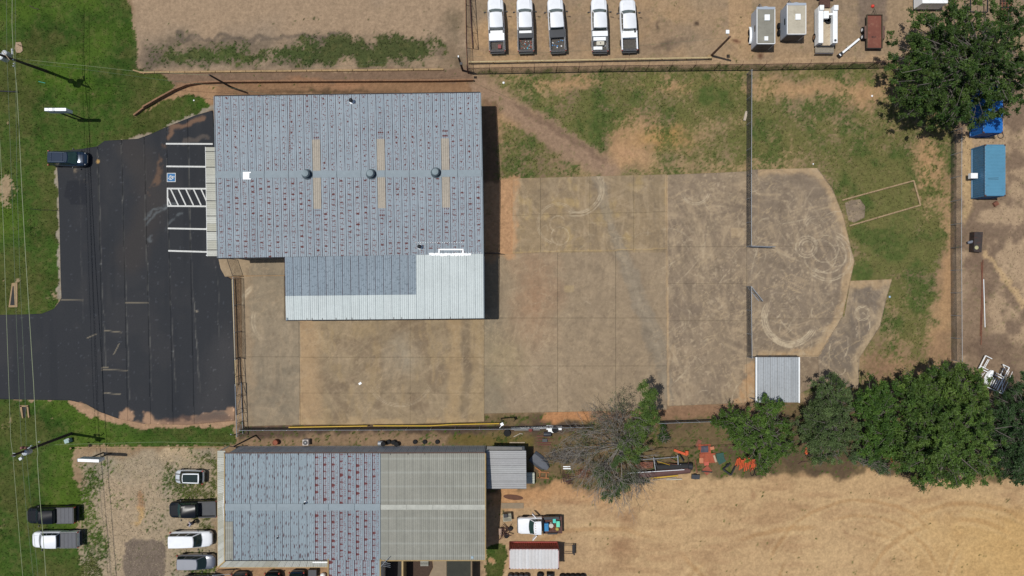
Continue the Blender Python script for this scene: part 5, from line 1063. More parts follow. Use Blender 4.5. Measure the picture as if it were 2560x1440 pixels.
# service pickup with a loaded flat bed
t = place('service_truck', 'white single-cab service truck with blue welder and green bins on its bed', 'truck', (1402, 1309), 181, 5.4)
loft_body(t, [(2.7, .75, .95, .42), (2.62, .92, 1.1, .4), (2.3, 1.0, 1.2, .4), (1.25, 1.02, 1.27, .4), (-.3, 1.02, 1.28, .4)], P_white); cabin(t, -.25, 1.2, .95, 1.27, -.2, .62, .82, 1.92, P_white, M_glassg)
for k in range(5): MB().box((.5, -.6 + .3 * k, 1.99), (.08, .08, .05)).build('marker_light', mat('amber', (.3, .12, .02), .4), t, local=True)
MB().box((-1.6, 0, .88), (2.45, 2.1, .1)).build('flat_bed', M_rustd, t, local=True); MB().box((-1.5, -.95, 1.05), (1.9, .32, .4)).build('side_box', M_blackbox, t, local=True); MB().box((-1.6, .98, 1.0), (1.2, .2, .3)).build('side_box', M_dark, t, local=True)
MB().box((-.42, 0, 1.3), (.06, 1.9, .9)).build('headache_rack', M_dark, t, local=True); MB().box((2.66, 0, .58), (.2, 1.9, .3)).build('front_bumper', M_dark, t, local=True)
wheels(t, (1.75, -1.6), 2.1, .4); lamps(t, 2.6, -2.75, 1.0, .95, .75)
for s in (1, -1): MB().box((.62, s * 1.35, 1.2), (.08, .75, .75), s * -.75).build('door', P_white, t, local=True)
def onbed(name, lab, cat, x, y, mb, m_, smooth=False):
    a = t.rotation_euler.z; o = mb.build(name, m_, None, smooth, True); o.location = (t.location.x + x * math.cos(a) - y * math.sin(a), t.location.y + x * math.sin(a) + y * math.cos(a), .97); o.rotation_euler.z = a; tag(o, lab, cat)
onbed('welder', 'bright blue welding machine behind the cab of the service truck', 'welder', -.85, .05, MB().box((0, 0, .3), (.5, .95, .6)).box((.0, 0, .62), (.3, .5, .06)), mat('welder_blue', (.02, .18, .38), .4))
onbed('green_bin', 'pale green bin at the back corner of the service truck bed', 'bin', -2.3, -.25, MB().box((0, 0, .2), (.42, .72, .4)), mat('mint_plastic', (.12, .55, .36), .5)); onbed('turquoise_bin', 'smaller turquoise bin beside the pale green one on the service truck', 'bin', -1.85, -.65, MB().box((0, 0, .2), (.35, .5, .38)), mat('teal_plastic', (.06, .5, .42), .5))
onbed('hose_reel', 'round cream reel in the middle of the service truck bed', 'reel', -1.45, -.05, MB().lathe((0, 0, 0), [(.3, 0), (.3, .05), (.12, .08), (.12, .25), (.28, .28), (.28, .34)], 16), mat('cream_reel', (.45, .42, .36), .6), True)
onbed('yellow_coil', 'small yellow coil near the tail of the service truck bed', 'coil', -2.2, .45, MB().lathe((0, 0, 0), [(.22, 0), (.25, .08), (.15, .2)], 12), mat('yellow_rope', (.35, .28, .06), .8), True)
mb = MB()
for k in range(26): mb.tube((rs.uniform(-1, 1), rs.uniform(-.8, .8), .08), (rs.uniform(-1, 1), rs.uniform(-.8, .8), .14), .03)
onbed('tool_tangle', 'tangle of rusty tools and leads over the service truck bed', 'tools', -1.5, 0, mb, M_rust)
# enclosed trailers
def cargo(lab, px0, py0, px1, py1, z1, roofcol, vents, fend, tank=False):
    a, b = G(px0, py0, z1), G(px1, py1, z1); cx, cy = (a.x + b.x) / 2, (a.y + b.y) / 2; W, L = b.x - a.x, a.y - b.y; z0 = .55
    t = thing('cargo_trailer', lab, 'trailer', (cx, cy, 0)); mb = MB()
    V = lambda x, y, z: Vector((cx + x, cy + y, z))
    MB().prism([(cx - W / 2, cy - L / 2), (cx + W / 2, cy - L / 2), (cx + W / 2, cy + L / 2 - .1), (cx, cy + L / 2 + .15), (cx - W / 2, cy + L / 2 - .1)], z0, z1 - .04).build('body', mat('trailer_skin', A(178, 186, 196), .45, var=.03), t)
    MB().box(V(0, -.05, z1 - .02), (W - .08, L - .25, .05)).build('roof', mat('roof_' + roofcol[0], roofcol[1], .7, var=.12, scale=.8, dirt=roofcol[2], dirt_amt=.5), t)
    for s in (-1, 1): MB().box(V(s * (W / 2 - .02), 0, z1), (.07, L, .07)).build('roof_trim', M_white, t)
    MB().box(V(0, L / 2 - .12, z1 + .01), (W, .3, .06)).build('roof_trim', mat('trailer_skin', A(178, 186, 196)), t); MB().box(V(0, -L / 2 + .03, z1), (W, .07, .07)).build('roof_trim', M_white, t)
    for vx, vy, s in vents: MB().box(V(vx * W / 2, vy * L / 2, z1 + .08), (s, s * 1.15, .16)).build('roof_vent', M_white, t)
    MB().box(V(-W / 2 - .01, -.1, z1 - .65), (.03, .75, .28)).build('side_window', M_glass, t); MB().box(V(0, -L / 2 - .02, 1.5), (W * .86, .04, 1.7)).build('rear_door', mat('dirty_ramp', A(92, 88, 84), .7, var=.3), t)
    for s in (-1, 1):
        for dy in (-.75, .12):
            w = MB().lathe(V(s * (W / 2 + .14), dy - .1, .36), [(.2, -.1), (.34, -.1), (.36, 0), (.34, .1), (.2, .1)], 16, 'X').build('tyre', M_black, t, True); MB().lathe(V(s * (W / 2 + .14), dy - .1, .36), [(.2, -.08), (.2, .08), (.05, .1 * s)], 12, 'X').build('rim', M_rim, w, True)
    if fend:
        for s in (-1, 1): MB().loft([[V(s * (W / 2 + d), -.4 + 1.05 * math.cos(th), .42 + .42 * math.sin(th)) for d in (0, .26)] + [V(s * (W / 2 + d), -.4 + 1.0 * math.cos(th), .38 + .42 * math.sin(th)) for d in (.26, 0)] for th in np.linspace(0, PI, 9)]).build('mudguard', M_white, t, True)
    mb = MB(); mb.tube(V(-W * .4, L / 2, .5), V(0, L / 2 + 1.2, .5), .06, n=4).tube(V(W * .4, L / 2, .5), V(0, L / 2 + 1.2, .5), .06, n=4); mb.build('drawbar', M_dark, t)
    MB().box(V(.1, L / 2 + .35, .75), (.5, .35, .4)).build('tongue_box', mat('buff_box', A(206, 170, 128), .7), t); MB().lathe(V(.35, L / 2 + .22, .6), [(.12, 0), (.15, .1), (.15, .35), (.06, .45)], 10).build('gas_bottle', M_white, t, True)
    return t
cargo('white enclosed trailer with a grimy grey roof and two square roof vents', 1892, 18, 1937.5, 110, 2.5, ('grey', A(146, 142, 128), A(120, 116, 104)), [(.1, .42, .62), (0, -.72, .44)], True)
cargo('white enclosed trailer with a pale cream roof and one roof vent', 1967.5, 8, 2015, 86, 2.6, ('cream', A(196, 186, 164), A(160, 148, 126)), [(.12, .1, .62)], False)
# utility body truck with side boxes
g0 = G(2058, 75, 0); t = thing('utility_truck', 'white utility truck body with long side lockers and a rust-stained bed', 'truck', (g0.x, g0.y, 0), math.radians(0)); V = lambda x, y, z: Vector((g0.x + x, g0.y + y, z))
MB().box(V(-.2, .0, .95), (1.2, 4.6, .08)).build('bed_floor', mat('stained_white_floor', A(196, 178, 150), .7, var=.1, scale=1.5, dirt=A(128, 84, 50), dirt_amt=.85), t)
for s, z1 in ((-1, 1.75), (1, 1.75)):
    x = -.2 + s * .88; MB().box(V(x, 0, (.6 + z1) / 2), (.56, 4.5, z1 - .6)).build('side_locker', M_white, t); MB().box(V(x, 2.0, z1 + .12), (.52, .6, .3)).build('locker_riser', M_white, t)
    for k in range(5): MB().box(V(x + s * .285, -1.8 + k * .9, 1.3), (.012, .8, .7)).build('locker_door', M_white, t)
MB().box(V(-.55, 1.1, 1.9), (.6, .9, .34)).build('locker_box', M_white, t); MB().box(V(.15, 1.35, 1.55), (1.0, .25, .12)).build('cross_member', M_white, t)
MB().box(V(-.2, -2.75, .75), (2.3, .75, .08)).build('rear_deck', mat('speckled_deck', A(150, 140, 124), .8, var=.35, scale=9), t); MB().box(V(-.2, -2.42, .9), (2.0, .1, .3)).build('rear_frame', M_dark, t); MB().box(V(-.2, -3.15, .6), (2.3, .12, .15)).build('rear_bumper', M_chrome, t)
for s in (-1, 1):
    w = MB().lathe(V(-.2 + s * 1.05, -1.1, .46), [(.25, -.14), (.44, -.14), (.46, 0), (.44, .14), (.25, .14)], 18, 'X').build('tyre', M_black, t, True); MB().lathe(V(-.2 + s * 1.1, -1.1, .46), [(.26, -.1), (.26, .1), (.05, .1 * s)], 12, 'X').build('rim', mat('tan_rim', A(170, 130, 96)), w, True)
MB().lathe(V(.68, -1.95, 1.74), [(.17, 0), (.17, .05)], 14).build('filler_ring', M_galv, t); MB().lathe(V(.68, -1.95, 1.79), [(.1, 0), (.1, .012)], 12).build('filler_hole', M_void, t)
MB().box(V(-.2, 3.0, .85), (1.3, 1.1, .12)).build('frame_rail', M_rustd, t); MB().loft([[V(x - .2, y, z) for x, z in ((-.95, .9), (-.95, 1.6), (.95, 1.6), (.95, .9))] for y in (3.7, 5.2)]).build('cab', P_grey, t)
one('spare_tyre', 'spare tyre lying in the front of the utility truck bed', 'tyre', MB().lathe(V(.12, .75, .99), [(.2, 0), (.38, 0), (.42, .06), (.42, .18), (.38, .24), (.2, .24), (.2, 0)], 20), M_black, smooth=True)
# crane boom section on the ground
a, b = G(2100, 137, .35), G(2147, 98, .35); d = (b - a).normalized(); t = thing('crane_boom', 'white crane boom section lying aslant behind the utility truck', 'crane boom', ((a.x + b.x) / 2, (a.y + b.y) / 2, 0)); ang = math.atan2(d.y, d.x)
MB().box((a + b) / 2, ((b - a).length, .24, .3), ang).build('boom', M_white, t); MB().box(a - d * .0 + Vector((0, 0, .02)), (.55, .42, .5), ang).build('boom_head', M_dark, t); MB().box(a - d * .15 + Vector((0, 0, .28)), (.12, .3, .05), ang).build('white_plate', M_white, t); MB().tube(b, b + d * .35 + Vector((0, 0, -.1)), .08).build('boom_tip', M_dark, t)
MB().box((a + b) / 2 - Vector((0, 0, .22)), (.3, .6, .12), ang).build('chock', M_wood, t)
# red-brown flat trailer
a, b = G(2166, 38, .7), G(2204, 121, .7); cx, cy, W, L = (a.x + b.x) / 2, (a.y + b.y) / 2, b.x - a.x, a.y - b.y; t = thing('flatbed_trailer', 'rust-red flatbed trailer with dark lettering on its deck', 'trailer', (cx, cy, 0)); V = lambda x, y, z: Vector((cx + x, cy + y, z))
MB().box(V(0, 0, .66), (W, L, .07)).build('deck', mat('rust_red_deck', A(128, 74, 58), .8, var=.15, scale=1.0, dirt=A(166, 120, 96), dirt_amt=.5), t); M_og = mat('olive_rust', A(84, 72, 52), .8, var=.3, scale=4)
for s in (-1, 1): MB().box(V(s * W / 2, 0, .78), (.1, L, .22)).build('side_rail', M_og, t)
MB().box(V(0, L / 2, .78), (W, .1, .22)).build('front_rail', M_og, t); MB().box(V(0, -L / 2, .74), (W, .08, .14)).build('rear_rail', M_dark, t)
for s in (-1, 1):
    MB().box(V(s * (W / 2 + .16), -.1, .82), (.28, 1.6, .05)).build('mudguard', mat('rusty_mudguard', A(112, 84, 72), .8), t)
    for dy in (-.55, .35):
        w = MB().lathe(V(s * (W / 2 + .3), dy, .38), [(.2, -.1), (.36, -.1), (.38, 0), (.36, .1), (.2, .1)], 16, 'X').build('tyre', M_black, t, True); MB().lathe(V(s * (W / 2 + .36), dy, .38), [(.2, -.06), (.2, .06), (.05, .07)], 12, 'X').build('rim', M_white, w, True)
MB().tube(V(-.35, L / 2, .6), V(.1, L / 2 + .9, .6), .05, n=4).tube(V(.4, L / 2, .6), V(.1, L / 2 + .9, .6), .05, n=4).build('drawbar', M_og, t)
mb = MB()
for x0, y0, x1, y1 in ((0, 0, .05, -.2), (.05, -.2, .1, 0), (.1, 0, .15, -.2), (.15, -.2, .2, 0), (.26, -.2, .26, 0), (.26, -.1, .36, -.1), (.36, -.2, .36, 0), (.42, 0, .54, 0), (.54, 0, .44, -.2), (.44, -.2, .56, -.2)): mb.prism(seg_poly((cx - .3 + x0, cy - .55 + y0), (cx - .3 + x1, cy - .55 + y1), .035), .697, .703)
mb.build('deck_lettering', M_void, t)
one('red_marker', 'bright red lump on the tarmac in front of the flatbed trailer', 'marker', MB().lathe(G(2181, 16, 0), [(.2, 0), (.22, .1), (.14, .25), (.03, .3)], 10), mat('bright_red', (.6, .05, .03), .6), smooth=True)
# shipping containers
def container(lab, x0, y0, x1, y1, m_side, m_roof, n_side, roofname='roof_panel', h=2.6, ew=True, prof=None):
    cx, cy = (x0 + x1) / 2, (y0 + y1) / 2; t = thing('shipping_container', lab, 'container', (cx, cy, 0)); W, L = x1 - x0, y1 - y0; z0 = .12
    for x in (x0 + .06, x1 - .06):
        for y in (y0 + .06, y1 - .06): MB().box((x, y, (z0 + h) / 2), (.14, .14, h - z0)).build('corner_post', m_side, t); MB().box((x, y, h - .03), (.18, .18, .12)).build('corner_casting', M_rustd, t)
    def corr(a, b, n, name):
        a, b = Vector((*a, 0)), Vector((*b, 0)); d = b - a; nrm = Vector((-d.y, d.x, 0)).normalized() * .045; mb = MB(); pts = []
        for k in range(n):
            for f, o in ((0, 0), (.3, 0), (.5, 1), (.8, 1)): pts.append(a + d * ((k + f) / n) + nrm * o)
        pts.append(b); V = [Vector((p.x, p.y, z0 + .1)) for p in pts] + [Vector((p.x, p.y, h - .08)) for p in pts]; m = len(pts)
        mb.add(V, [(i, i + 1, m + i + 1, m + i) for i in range(m - 1)]); mb.build(name, m_side, t)
    corr((x0 + .07, y0 + .07), (x1 - .07, y0 + .07), n_side if ew else 8, 'side_wall'); corr((x1 - .07, y1 - .07), (x0 + .07, y1 - .07), n_side if ew else 8, 'side_wall')
    corr((x0 + .07, y1 - .07), (x0 + .07, y0 + .07), 8 if ew else n_side, 'end_wall'); corr((x1 - .07, y0 + .07), (x1 - .07, y1 - .07), 8 if ew else n_side, 'end_wall')
    for a, b in (((x0, y0 + .05), (x1, y0 + .05)), ((x0, y1 - .05), (x1, y1 - .05)), ((x0 + .05, y0), (x0 + .05, y1)), ((x1 - .05, y0), (x1 - .05, y1))):
        for z in (z0 + .05, h - .05): MB().tube((*a, z), (*b, z), .07, n=4).build('rail', m_side, t)
    MB().box((cx, cy, .1), (W - .1, L - .1, .1)).build('floor', M_dark, t)
    n = 15; pr = [(0, 0), (.15, .0), (.3, .02), (.7, .02), (.85, 0), (.99, 0)]
    if ew: q = [Vector((x0, y0, h)), Vector((x1, y0, h)), Vector((x1, y1, h)), Vector((x0, y1, h))]
    else: q = [Vector((x0, y1, h)), Vector((x0, y0, h)), Vector((x1, y0, h)), Vector((x1, y1, h))]
    sheets(roofname, q, n, m_roof, t, i0=600, prof=pr); return t
a, b = G(1273, 1422.5, 2.6), G(1397.5, 1373, 2.6); R_cw = roof_mat('chalky_white_roof', A(226, 224, 222), A(216, 212, 208), seam=(.5, .48, .46), smudge=.12)
M_maroon = mat('maroon_container_paint', A(190, 74, 64), .6, var=.2, scale=2, dirt=A(136, 82, 66), dirt_amt=.4)
container('maroon shipping container with a scuffed chalky white roof', a.x, a.y, b.x, b.y, M_maroon, R_cw, 22)
a, b = G(2462.5, 490, 2.6), G(2513.5, 361.5, 2.6)
container('bright blue shipping container with a small white box on its side', a.x, a.y, b.x, b.y, M_bluec, mat('blue_container_roof', A(92, 150, 178), .5, var=.06, scale=.6, dirt=A(78, 118, 136), dirt_amt=.3), 22, ew=False)
a2, b2_ = G(2458, 332, 2.6), G(2507, 200, 2.6); container('vivid blue shipping container half hidden under the big tree', a2.x, a2.y, b2_.x, b2_.y, mat('vivid_blue_paint', A(24, 110, 190), .5, var=.1), mat('vivid_blue_paint', A(24, 110, 190), .5), 22, ew=False)
t = thing('rack_frame', 'dark upright pipe rack with two thin bars behind the maroon container', 'rack', at_(1425, 1372))
for a, b, z, r in (((1408, 1358), (1434, 1358), .6, .04), ((1408, 1378), (1434, 1379), .6, .04), ((1434, 1357), (1434, 1382), .7, .1), ((1431, 1359), (1431, 1380), .5, .08)): MB().tube(at_(*a, z), at_(*b, z), r).build('bar', M_dark, t)
for k, (x0, x1, y, lab) in enumerate(((1270, 1322, 1437, 'long dark machine part at the bottom edge below the maroon container'), (1341, 1358, 1435, 'black drum at the bottom edge, left of the one with a pale lid'), (1399, 1462, 1439, 'row of dark coils at the bottom edge, right of the drums'))):
    mb = MB(); n_ = max(1, int((x1 - x0) / 12))
    for j in range(n_): q = at_(x0 + (x1 - x0) * (j + .5) / n_, y); mb.lathe(q, [(.2, 0), (.36, .05), (.38, .6), (.3, .7), (.1, .7)], 12)
    one('scrap_drum', lab, 'drum', mb, M_black if k else M_dark, smooth=True)
t = thing('scrap_drum', 'dark drum with a round pale lid at the bottom edge', 'drum', at_(1374, 1437)); MB().box(at_(1374, 1436, .4), (.75, .8, .8)).build('case', M_black, t); MB().lathe(at_(1373, 1437, .8), [(.26, 0), (.26, .05), (.2, .1)], 14).build('lid', M_galv, t)
one('wall_unit', 'small white air conditioning box sticking out of the blue container', 'air conditioner', MB().box(G(2432.5, 440, 1.2) + Vector((.0, 0, 0)), (.85, .65, .5)), M_white)
one('roof_streaks', 'short dark streaks of grime across the roof of the bright blue container', 'grime', MB().prism([tuple(G(x, y, 2.6)[:2]) for x, y in ((2470, 445), (2496, 444), (2496, 445.4), (2470, 446.4))], 2.625, 2.632).prism([tuple(G(x, y, 2.6)[:2]) for x, y in ((2471, 449), (2496, 448.5), (2496, 449.6), (2471, 450))], 2.625, 2.632), mat('grime', A(70, 110, 130), .9))
# ------------------------------------------------------------------ fences, walls, poles
M_mesh = mat('fence_wire', (.22, .23, .24), .5, .6); M_meshd = mat('dark_fence_wire', (.035, .033, .032), .7, .2); M_kerb = mat('old_kerb_concrete', A(176, 146, 104), .9, var=.2, scale=3, dirt=A(110, 92, 66), dirt_amt=.6)
def g2(p): g = G(p[0], p[1], 0); return Vector((g.x, g.y, 0))
def fence(lab, pts, h, step, mpost, mwire, wsp=.10, wr=.0055, rail_r=.03, midrail=False, name='chain_link_fence', barb=0.0, screen=False, cat='fence', grp=None, pr=.04):
    P = [g2(p) for p in pts]; t = thing(name, lab, cat, P[0], 0, grp); rails = MB(); wires = MB(); off = P[0]
    for a, b in zip(P[:-1], P[1:]):
        L = (b - a).length; d = (b - a).normalized(); n = max(1, round(L / step)); MB().tube(a + Vector((0, 0, h)), b + Vector((0, 0, h)), rail_r).build('top_rail', mpost, t)
        if midrail: MB().tube(a + Vector((0, 0, h * .08)), b + Vector((0, 0, h * .08)), rail_r * .8).build('bottom_rail', mpost, t)
        for k in range(n + 1):
            p = a + d * (L * k / n); mb = MB().tube(p + Vector((0, 0, -.05)), p + Vector((0, 0, h + .05)), pr)
            if barb: nn = Vector((-d.y, d.x, 0)) * barb; mb.tube(p + Vector((0, 0, h)), p + nn + Vector((0, 0, h + .3)), .02)
            mb.build('post', mpost, t)
        if barb:
            for q in (.35, .7, 1.0): nn = Vector((-d.y, d.x, 0)) * barb * q; wires.tube(a + nn + Vector((0, 0, h + .3 * q)), b + nn + Vector((0, 0, h + .3 * q)), .007, n=3, cap=False)
        m = int(L / wsp)
        for k in range(-int(h / wsp), m + 1):
            for s in (1, -1):
                x0, x1 = (k * wsp, k * wsp + h) if s > 0 else (k * wsp + h, k * wsp); z0, z1 = 0.03, h
                lo, hi = min(x0, x1), max(x0, x1)
                if hi < 0 or lo > L: continue
                def zc(x): return z0 + (z1 - z0) * (x - x0) / (x1 - x0)
                xa, xb = max(0, lo), min(L, hi); wires.tube(a + d * xa + Vector((0, 0, zc(xa))), a + d * xb + Vector((0, 0, zc(xb))), wr, n=3, cap=False)
    o = wires.build('chain_link', mwire, t); o['kind'] = 'stuff'; return t
fence('chain link fence crossing the concrete yard from the grass down to the yard gate', [(1866.5, 186), (1865.5, 440), (1865.5, 616)], 1.9, 3.1, M_galv, M_meshd, wr=.007, wsp=.12)
fence('galvanised chain link fence from the yard gate down to the open shed', [(1865, 716), (1867, 892)], 1.9, 3.1, M_galv, M_meshd, wr=.007, wsp=.12)
fence('dark screened fence between the truck yard and the grass field', [(1170, 184), (1500, 178), (1900, 174), (2225, 168)], 2.1, 2.95, M_rustd, M_meshd, wr=.008, wsp=.15, barb=.35)
fence('tall chain link fence dividing the field from the sandy east strip', [(2377, 330), (2376, 620), (2378, 900)], 2.1, 3.0, M_galv, M_meshd, wr=.008, wsp=.14, rail_r=.025)
fence('low chain link fence behind the yellow pipes and the scrap yard', [(612, 1069), (960, 1068), (1260, 1066), (1480, 1061)], 1.7, 3.0, M_galv, M_meshd, wr=.008, wsp=.13)
fence('short run of chain link fence between the bare tree and the first green tree', [(1640, 1052), (1790, 1047)], 1.7, 3.0, M_galv, M_meshd, wr=.008, wsp=.13)
fence('low wire fence with dark posts running through the scrap yard', [(1588, 1121), (1735, 1114), (1830, 1110)], 1.0, 3.4, M_rustd, M_meshd, wr=.004, wsp=.5, rail_r=.014)
fence('chain link fence between the asphalt and the yard slab, north of the sliding gate', [(598, 695), (603, 895)], 1.9, 3.4, M_galv, M_meshd, wr=.007, wsp=.13)
fence('short dark fence with a gate end tight against the warehouse corner', [(583, 648), (597, 690)], 1.9, 1.8, M_dark, M_meshd, wr=.006, wsp=.2)
fence('rusty fence beside the truck yard gate', [(1166, -40), (1168, 120), (1171, 184)], 2.0, 3.0, M_rust, M_meshd, wr=.006, wsp=.2)
fence('short dark fence against the east wall of the warehouse', [(1208, 634), (1250, 634)], 1.9, 2.0, M_dark, M_meshd, wr=.008, wsp=.12)
fence('short chain link fence between the south canopy and the parked cars', [(547, 1424), (590, 1421), (596, 1444)], 1.7, 1.5, M_galv, M_meshd, wr=.006, wsp=.15)
def truss_gate(lab, a, b, h, nb, mpost, name='sliding_gate', depth=0.0):
    A_, B_ = g2(a), g2(b); t = thing(name, lab, 'gate', A_); L = (B_ - A_).length; d = (B_ - A_).normalized(); Z = lambda x, z: A_ + d * x + Vector((0, 0, z))
    MB().tube(Z(0, h), Z(L, h), .045).build('top_rail', mpost, t); MB().tube(Z(0, .12), Z(L, .12), .045).build('bottom_rail', mpost, t)
    for k in range(nb + 1): MB().tube(Z(L * k / nb, .1), Z(L * k / nb, h), .03).build('upright', mpost, t)
    for k in range(nb): MB().tube(Z(L * k / nb, .12), Z(L * (k + 1) / nb, h), .022).build('brace', mpost, t)
    w = MB()
    for k in range(int(L / .16)): w.tube(Z(k * .16, .12), Z(min(L, k * .16 + h * .4), h), .004, n=3, cap=False)
    w.build('wire_mesh', M_mesh, t)['kind'] = 'stuff'; return t
truss_gate('galvanised truss sliding gate at the south end of the asphalt edge', (604, 955), (608, 1084), 2.0, 4, M_galv); truss_gate('dark truss gate frame parked against the galvanised sliding gate', (600, 892), (607, 1030), 1.9, 3, M_dark)
truss_gate('rusty truss gate standing beside the first white pickup', (1173, -40), (1183, 122), 2.0, 4, M_rustd); 
truss_gate('open leaf of the yard gate swung out over the eastern slab', (1866, 617), (1925, 619), 1.7, 2, M_galv, 'yard_gate'); truss_gate('slanted leaf of the yard gate below the gap in the fence', (1867, 716), (1896, 752), 1.6, 2, M_galv, 'yard_gate')
MB_ = MB()
def pipe(lab, pts, r, m_, name='pipe_rail', z=None, posts=True, cat='pipe'):
    P = [G(p[0], p[1], 0) + Vector((0, 0, z if z is not None else r)) for p in pts]; t = thing(name, lab, cat, (P[0].x, P[0].y, 0))
    for a, b in zip(P[:-1], P[1:]): MB().tube(a, b, r, n=8).build('pipe', m_, t)
    if posts and z:
        for a, b in zip(P[:-1], P[1:]):
            n = max(1, round((b - a).length / 3)); 
            for k in range(n + 1): p = a.lerp(b, k / n); MB().tube((p.x, p.y, -.05), (p.x, p.y, z), r * .8).build('post', m_, t)
    return t
pipe('western yellow pipe rail along the south edge of the yard slab', [(726, 1066), (920, 1062.5)], .075, M_yell, z=.6); pipe('longer yellow pipe rail ending by the floodlight pole', [(936, 1062), (1076, 1062), (1130, 1059), (1248, 1056.5)], .075, M_yell, z=.6)
pipe('long cream barrier pipe in front of the parked white pickups', [(1173, 159), (1775, 148)], .10, M_creamp, z=.6)
pipe('three-sided flaking pipe frame lying around an old slab in the grass', [(2104, 501), (2283, 452), (2300, 513), (2122, 565)], .11, mat('flaking_pipe', A(176, 150, 112), .8, var=.2, scale=3, dirt=(.10, .04, .025), dirt_amt=.95), 'pipe_enclosure', z=.12, posts=False)
pipe('stack of thin rusty pipes lying south of the dark tank', [(2453, 655), (2456, 760), (2452, 862)], .05, M_rust, 'pipe', posts=False); pipe('long white pipe lying beside the rusty pipes', [(2458.5, 698), (2462, 818)], .045, M_white, 'pipe', posts=False); pipe('second long rusty pipe lying beside the white one', [(2457, 650), (2450, 840)], .045, M_rust, 'pipe', posts=False)
pipe('cream pipe rail along the eastern edge of the asphalt, beside the sliding gate', [(585, 699), (594, 962)], .07, M_creamp, z=.5)
# kerb north of the retaining wall
t = thing('kerb', 'long segmented tan kerb along the foot of the north-west yard', 'kerb', G(750, 180)); xs = np.arange(350, 1104, 38)
for k, x in enumerate(xs):
    y = lambda q: 182 - (q - 350) * .0105; a, b = g2((x + .6, y(x))), g2((x + 37.2, y(x + 37.2))); d = (b - a); MB().box((a + b) / 2 + Vector((0, 0, .08)), (d.length, .22, .22), math.atan2(d.y, d.x)).build('kerb_stone', M_kerb, t)
mb = MB()
for a, b in zip([(335, 176), (350, 180), (362, 183)][:-1], [(335, 176), (350, 180), (362, 183)][1:]): mb.tube(g2(a), g2(b), .12)
# retaining wall
pts = [(337, 289), (362, 270), (400, 248), (440, 226), (470, 214), (500, 209), (560, 206.5), (700, 205.5), (900, 204.5), (1100, 203.5), (1184, 202)]
t = thing('retaining_wall', 'long low retaining wall curving down from the kerb into the lawn', 'wall', g2(pts[5])); MW = mat('stained_wall', A(150, 112, 82), .9, var=.2, scale=3, dirt=A(70, 56, 44), dirt_amt=.6)
for a, b in zip(pts[:-1], pts[1:]):
    pa, pb = g2(a), g2(b); d = (pb - pa); n = Vector((-d.y, d.x, 0)).normalized() * .09; e = d.normalized() * -.012; hh = (.35 if a[0] < 360 else .62) 
    MB().prism([tuple((pa - e + n)[:2]), tuple((pb + e + n)[:2]), tuple((pb + e - n)[:2]), tuple((pa - e - n)[:2])], -.1, hh).build('wall_section', MW, t)
pipe('thin cable running from the fence corner across the bare earth', [(1182, 205), (1230, 226), (1282, 248)], .05, mat('pale_hose', A(160, 134, 104), .8), 'hose', posts=False)
pipe('thin cream edging strip above the southern sign', [(188, 1118), (560, 1117)], .06, M_kerb, 'edging', posts=False); pipe('thin edging strip beyond the end of the kerb', [(334, 176), (352, 181), (362, 184)], .10, M_conc if False else M_kerb, 'edging', posts=False)
pipe('orange strip along the north edge of the western slab', [(604, 690), (712, 689)], .03, mat('orange_strip', A(196, 140, 70), .8), 'edging', posts=False)
# poles
def pole(name, lab, cat, base, top, h, r0, r1, m_):
    b = G(*base, 0); tp = G(*top, h); t = thing(name, lab, cat, (b.x, b.y, 0)); MB().tube(Vector((b.x, b.y, -.1)), tp, r0, r1, 10).build('pole', m_, t, True); return t, b, tp
t, b, tp = pole('utility_pole', 'tall dark utility pole with transformers beside the pale soil patch', 'utility pole', (116, 178), (-8, 134), 10.5, .19, .12, M_wooddk)
def canister(t, px, py, z, r, h, m_): 
    g = G(px, py, z); MB().lathe(g, [(r * .9, 0), (r, .05), (r, h - .06), (r * .7, h), (r * .2, h + .06)], 14).build('transformer', m_, t, True)
M_tr = mat('transformer_grey', (.45, .48, .5), .45, .1)
canister(t, 17, 149, 8.0, .36, 1.1, M_tr); canister(t, 26, 139, 8.0, .30, 1.0, M_tr); canister(t, 1, 139, 8.0, .3, 1.0, M_tr)
MB().tube(G(30, 122, 8.4), G(31, 136, 8.4), .09).build('insulator', M_tr, t); MB().tube(G(6, 128, 9.6), G(24, 150, 9.6), .05, n=4).build('crossarm', M_wood, t)
for px, py in ((13, 134), (34, 150), (37, 160), (33, 126), (36, 166)): MB().lathe(G(px, py, 8.6), [(.05, 0), (.08, .05), (.05, .12), (.08, .17), (.03, .25)], 8).build('insulator', M_tr, t, True)
t, b, tp = pole('utility_pole', 'tall dark utility pole with a grey transformer above the southern sign', 'utility pole', (178, 1084), (31, 1139), 10.8, .19, .12, M_wooddk)
canister(t, 76, 1127.5, 8.0, .30, 1.0, M_tr); canister(t, 60, 1118, 8.4, .16, .5, mat('brown_canister', (.22, .10, .08), .5)); canister(t, 70, 1118, 8.4, .13, .5, mat('brown_canister', (.22, .10, .08), .5))
MB().tube(G(55, 1134, 8.8), G(71, 1134, 8.8), .05, n=4).build('crossarm', M_galv, t); MB().tube(G(32, 1133, 10.2), G(41, 1134, 10.2), .045, n=4).build('crossarm', M_galv, t); MB().box(G(53, 1146, 8.2), (.35, .3, .3), .6).build('switch', M_tr, t); MB().tube(G(52, 1144, 8.3), G(55, 1135, 8.8), .03).build('bracket', M_galv, t)
for px, py in ((80, 1114), (76, 1118), (73, 1120), (100, 1104), (36, 1140), (39, 1139)): MB().lathe(G(px, py, 8.6), [(.05, 0), (.08, .05), (.05, .12), (.08, .17), (.03, .25)], 8).build('insulator', M_tr, t, True)
t, b, tp = pole('wooden_pole', 'leaning wooden pole between the kerb and the retaining wall', 'pole', (578, 218), (523, 187), 6.2, .14, .10, M_wooddk)
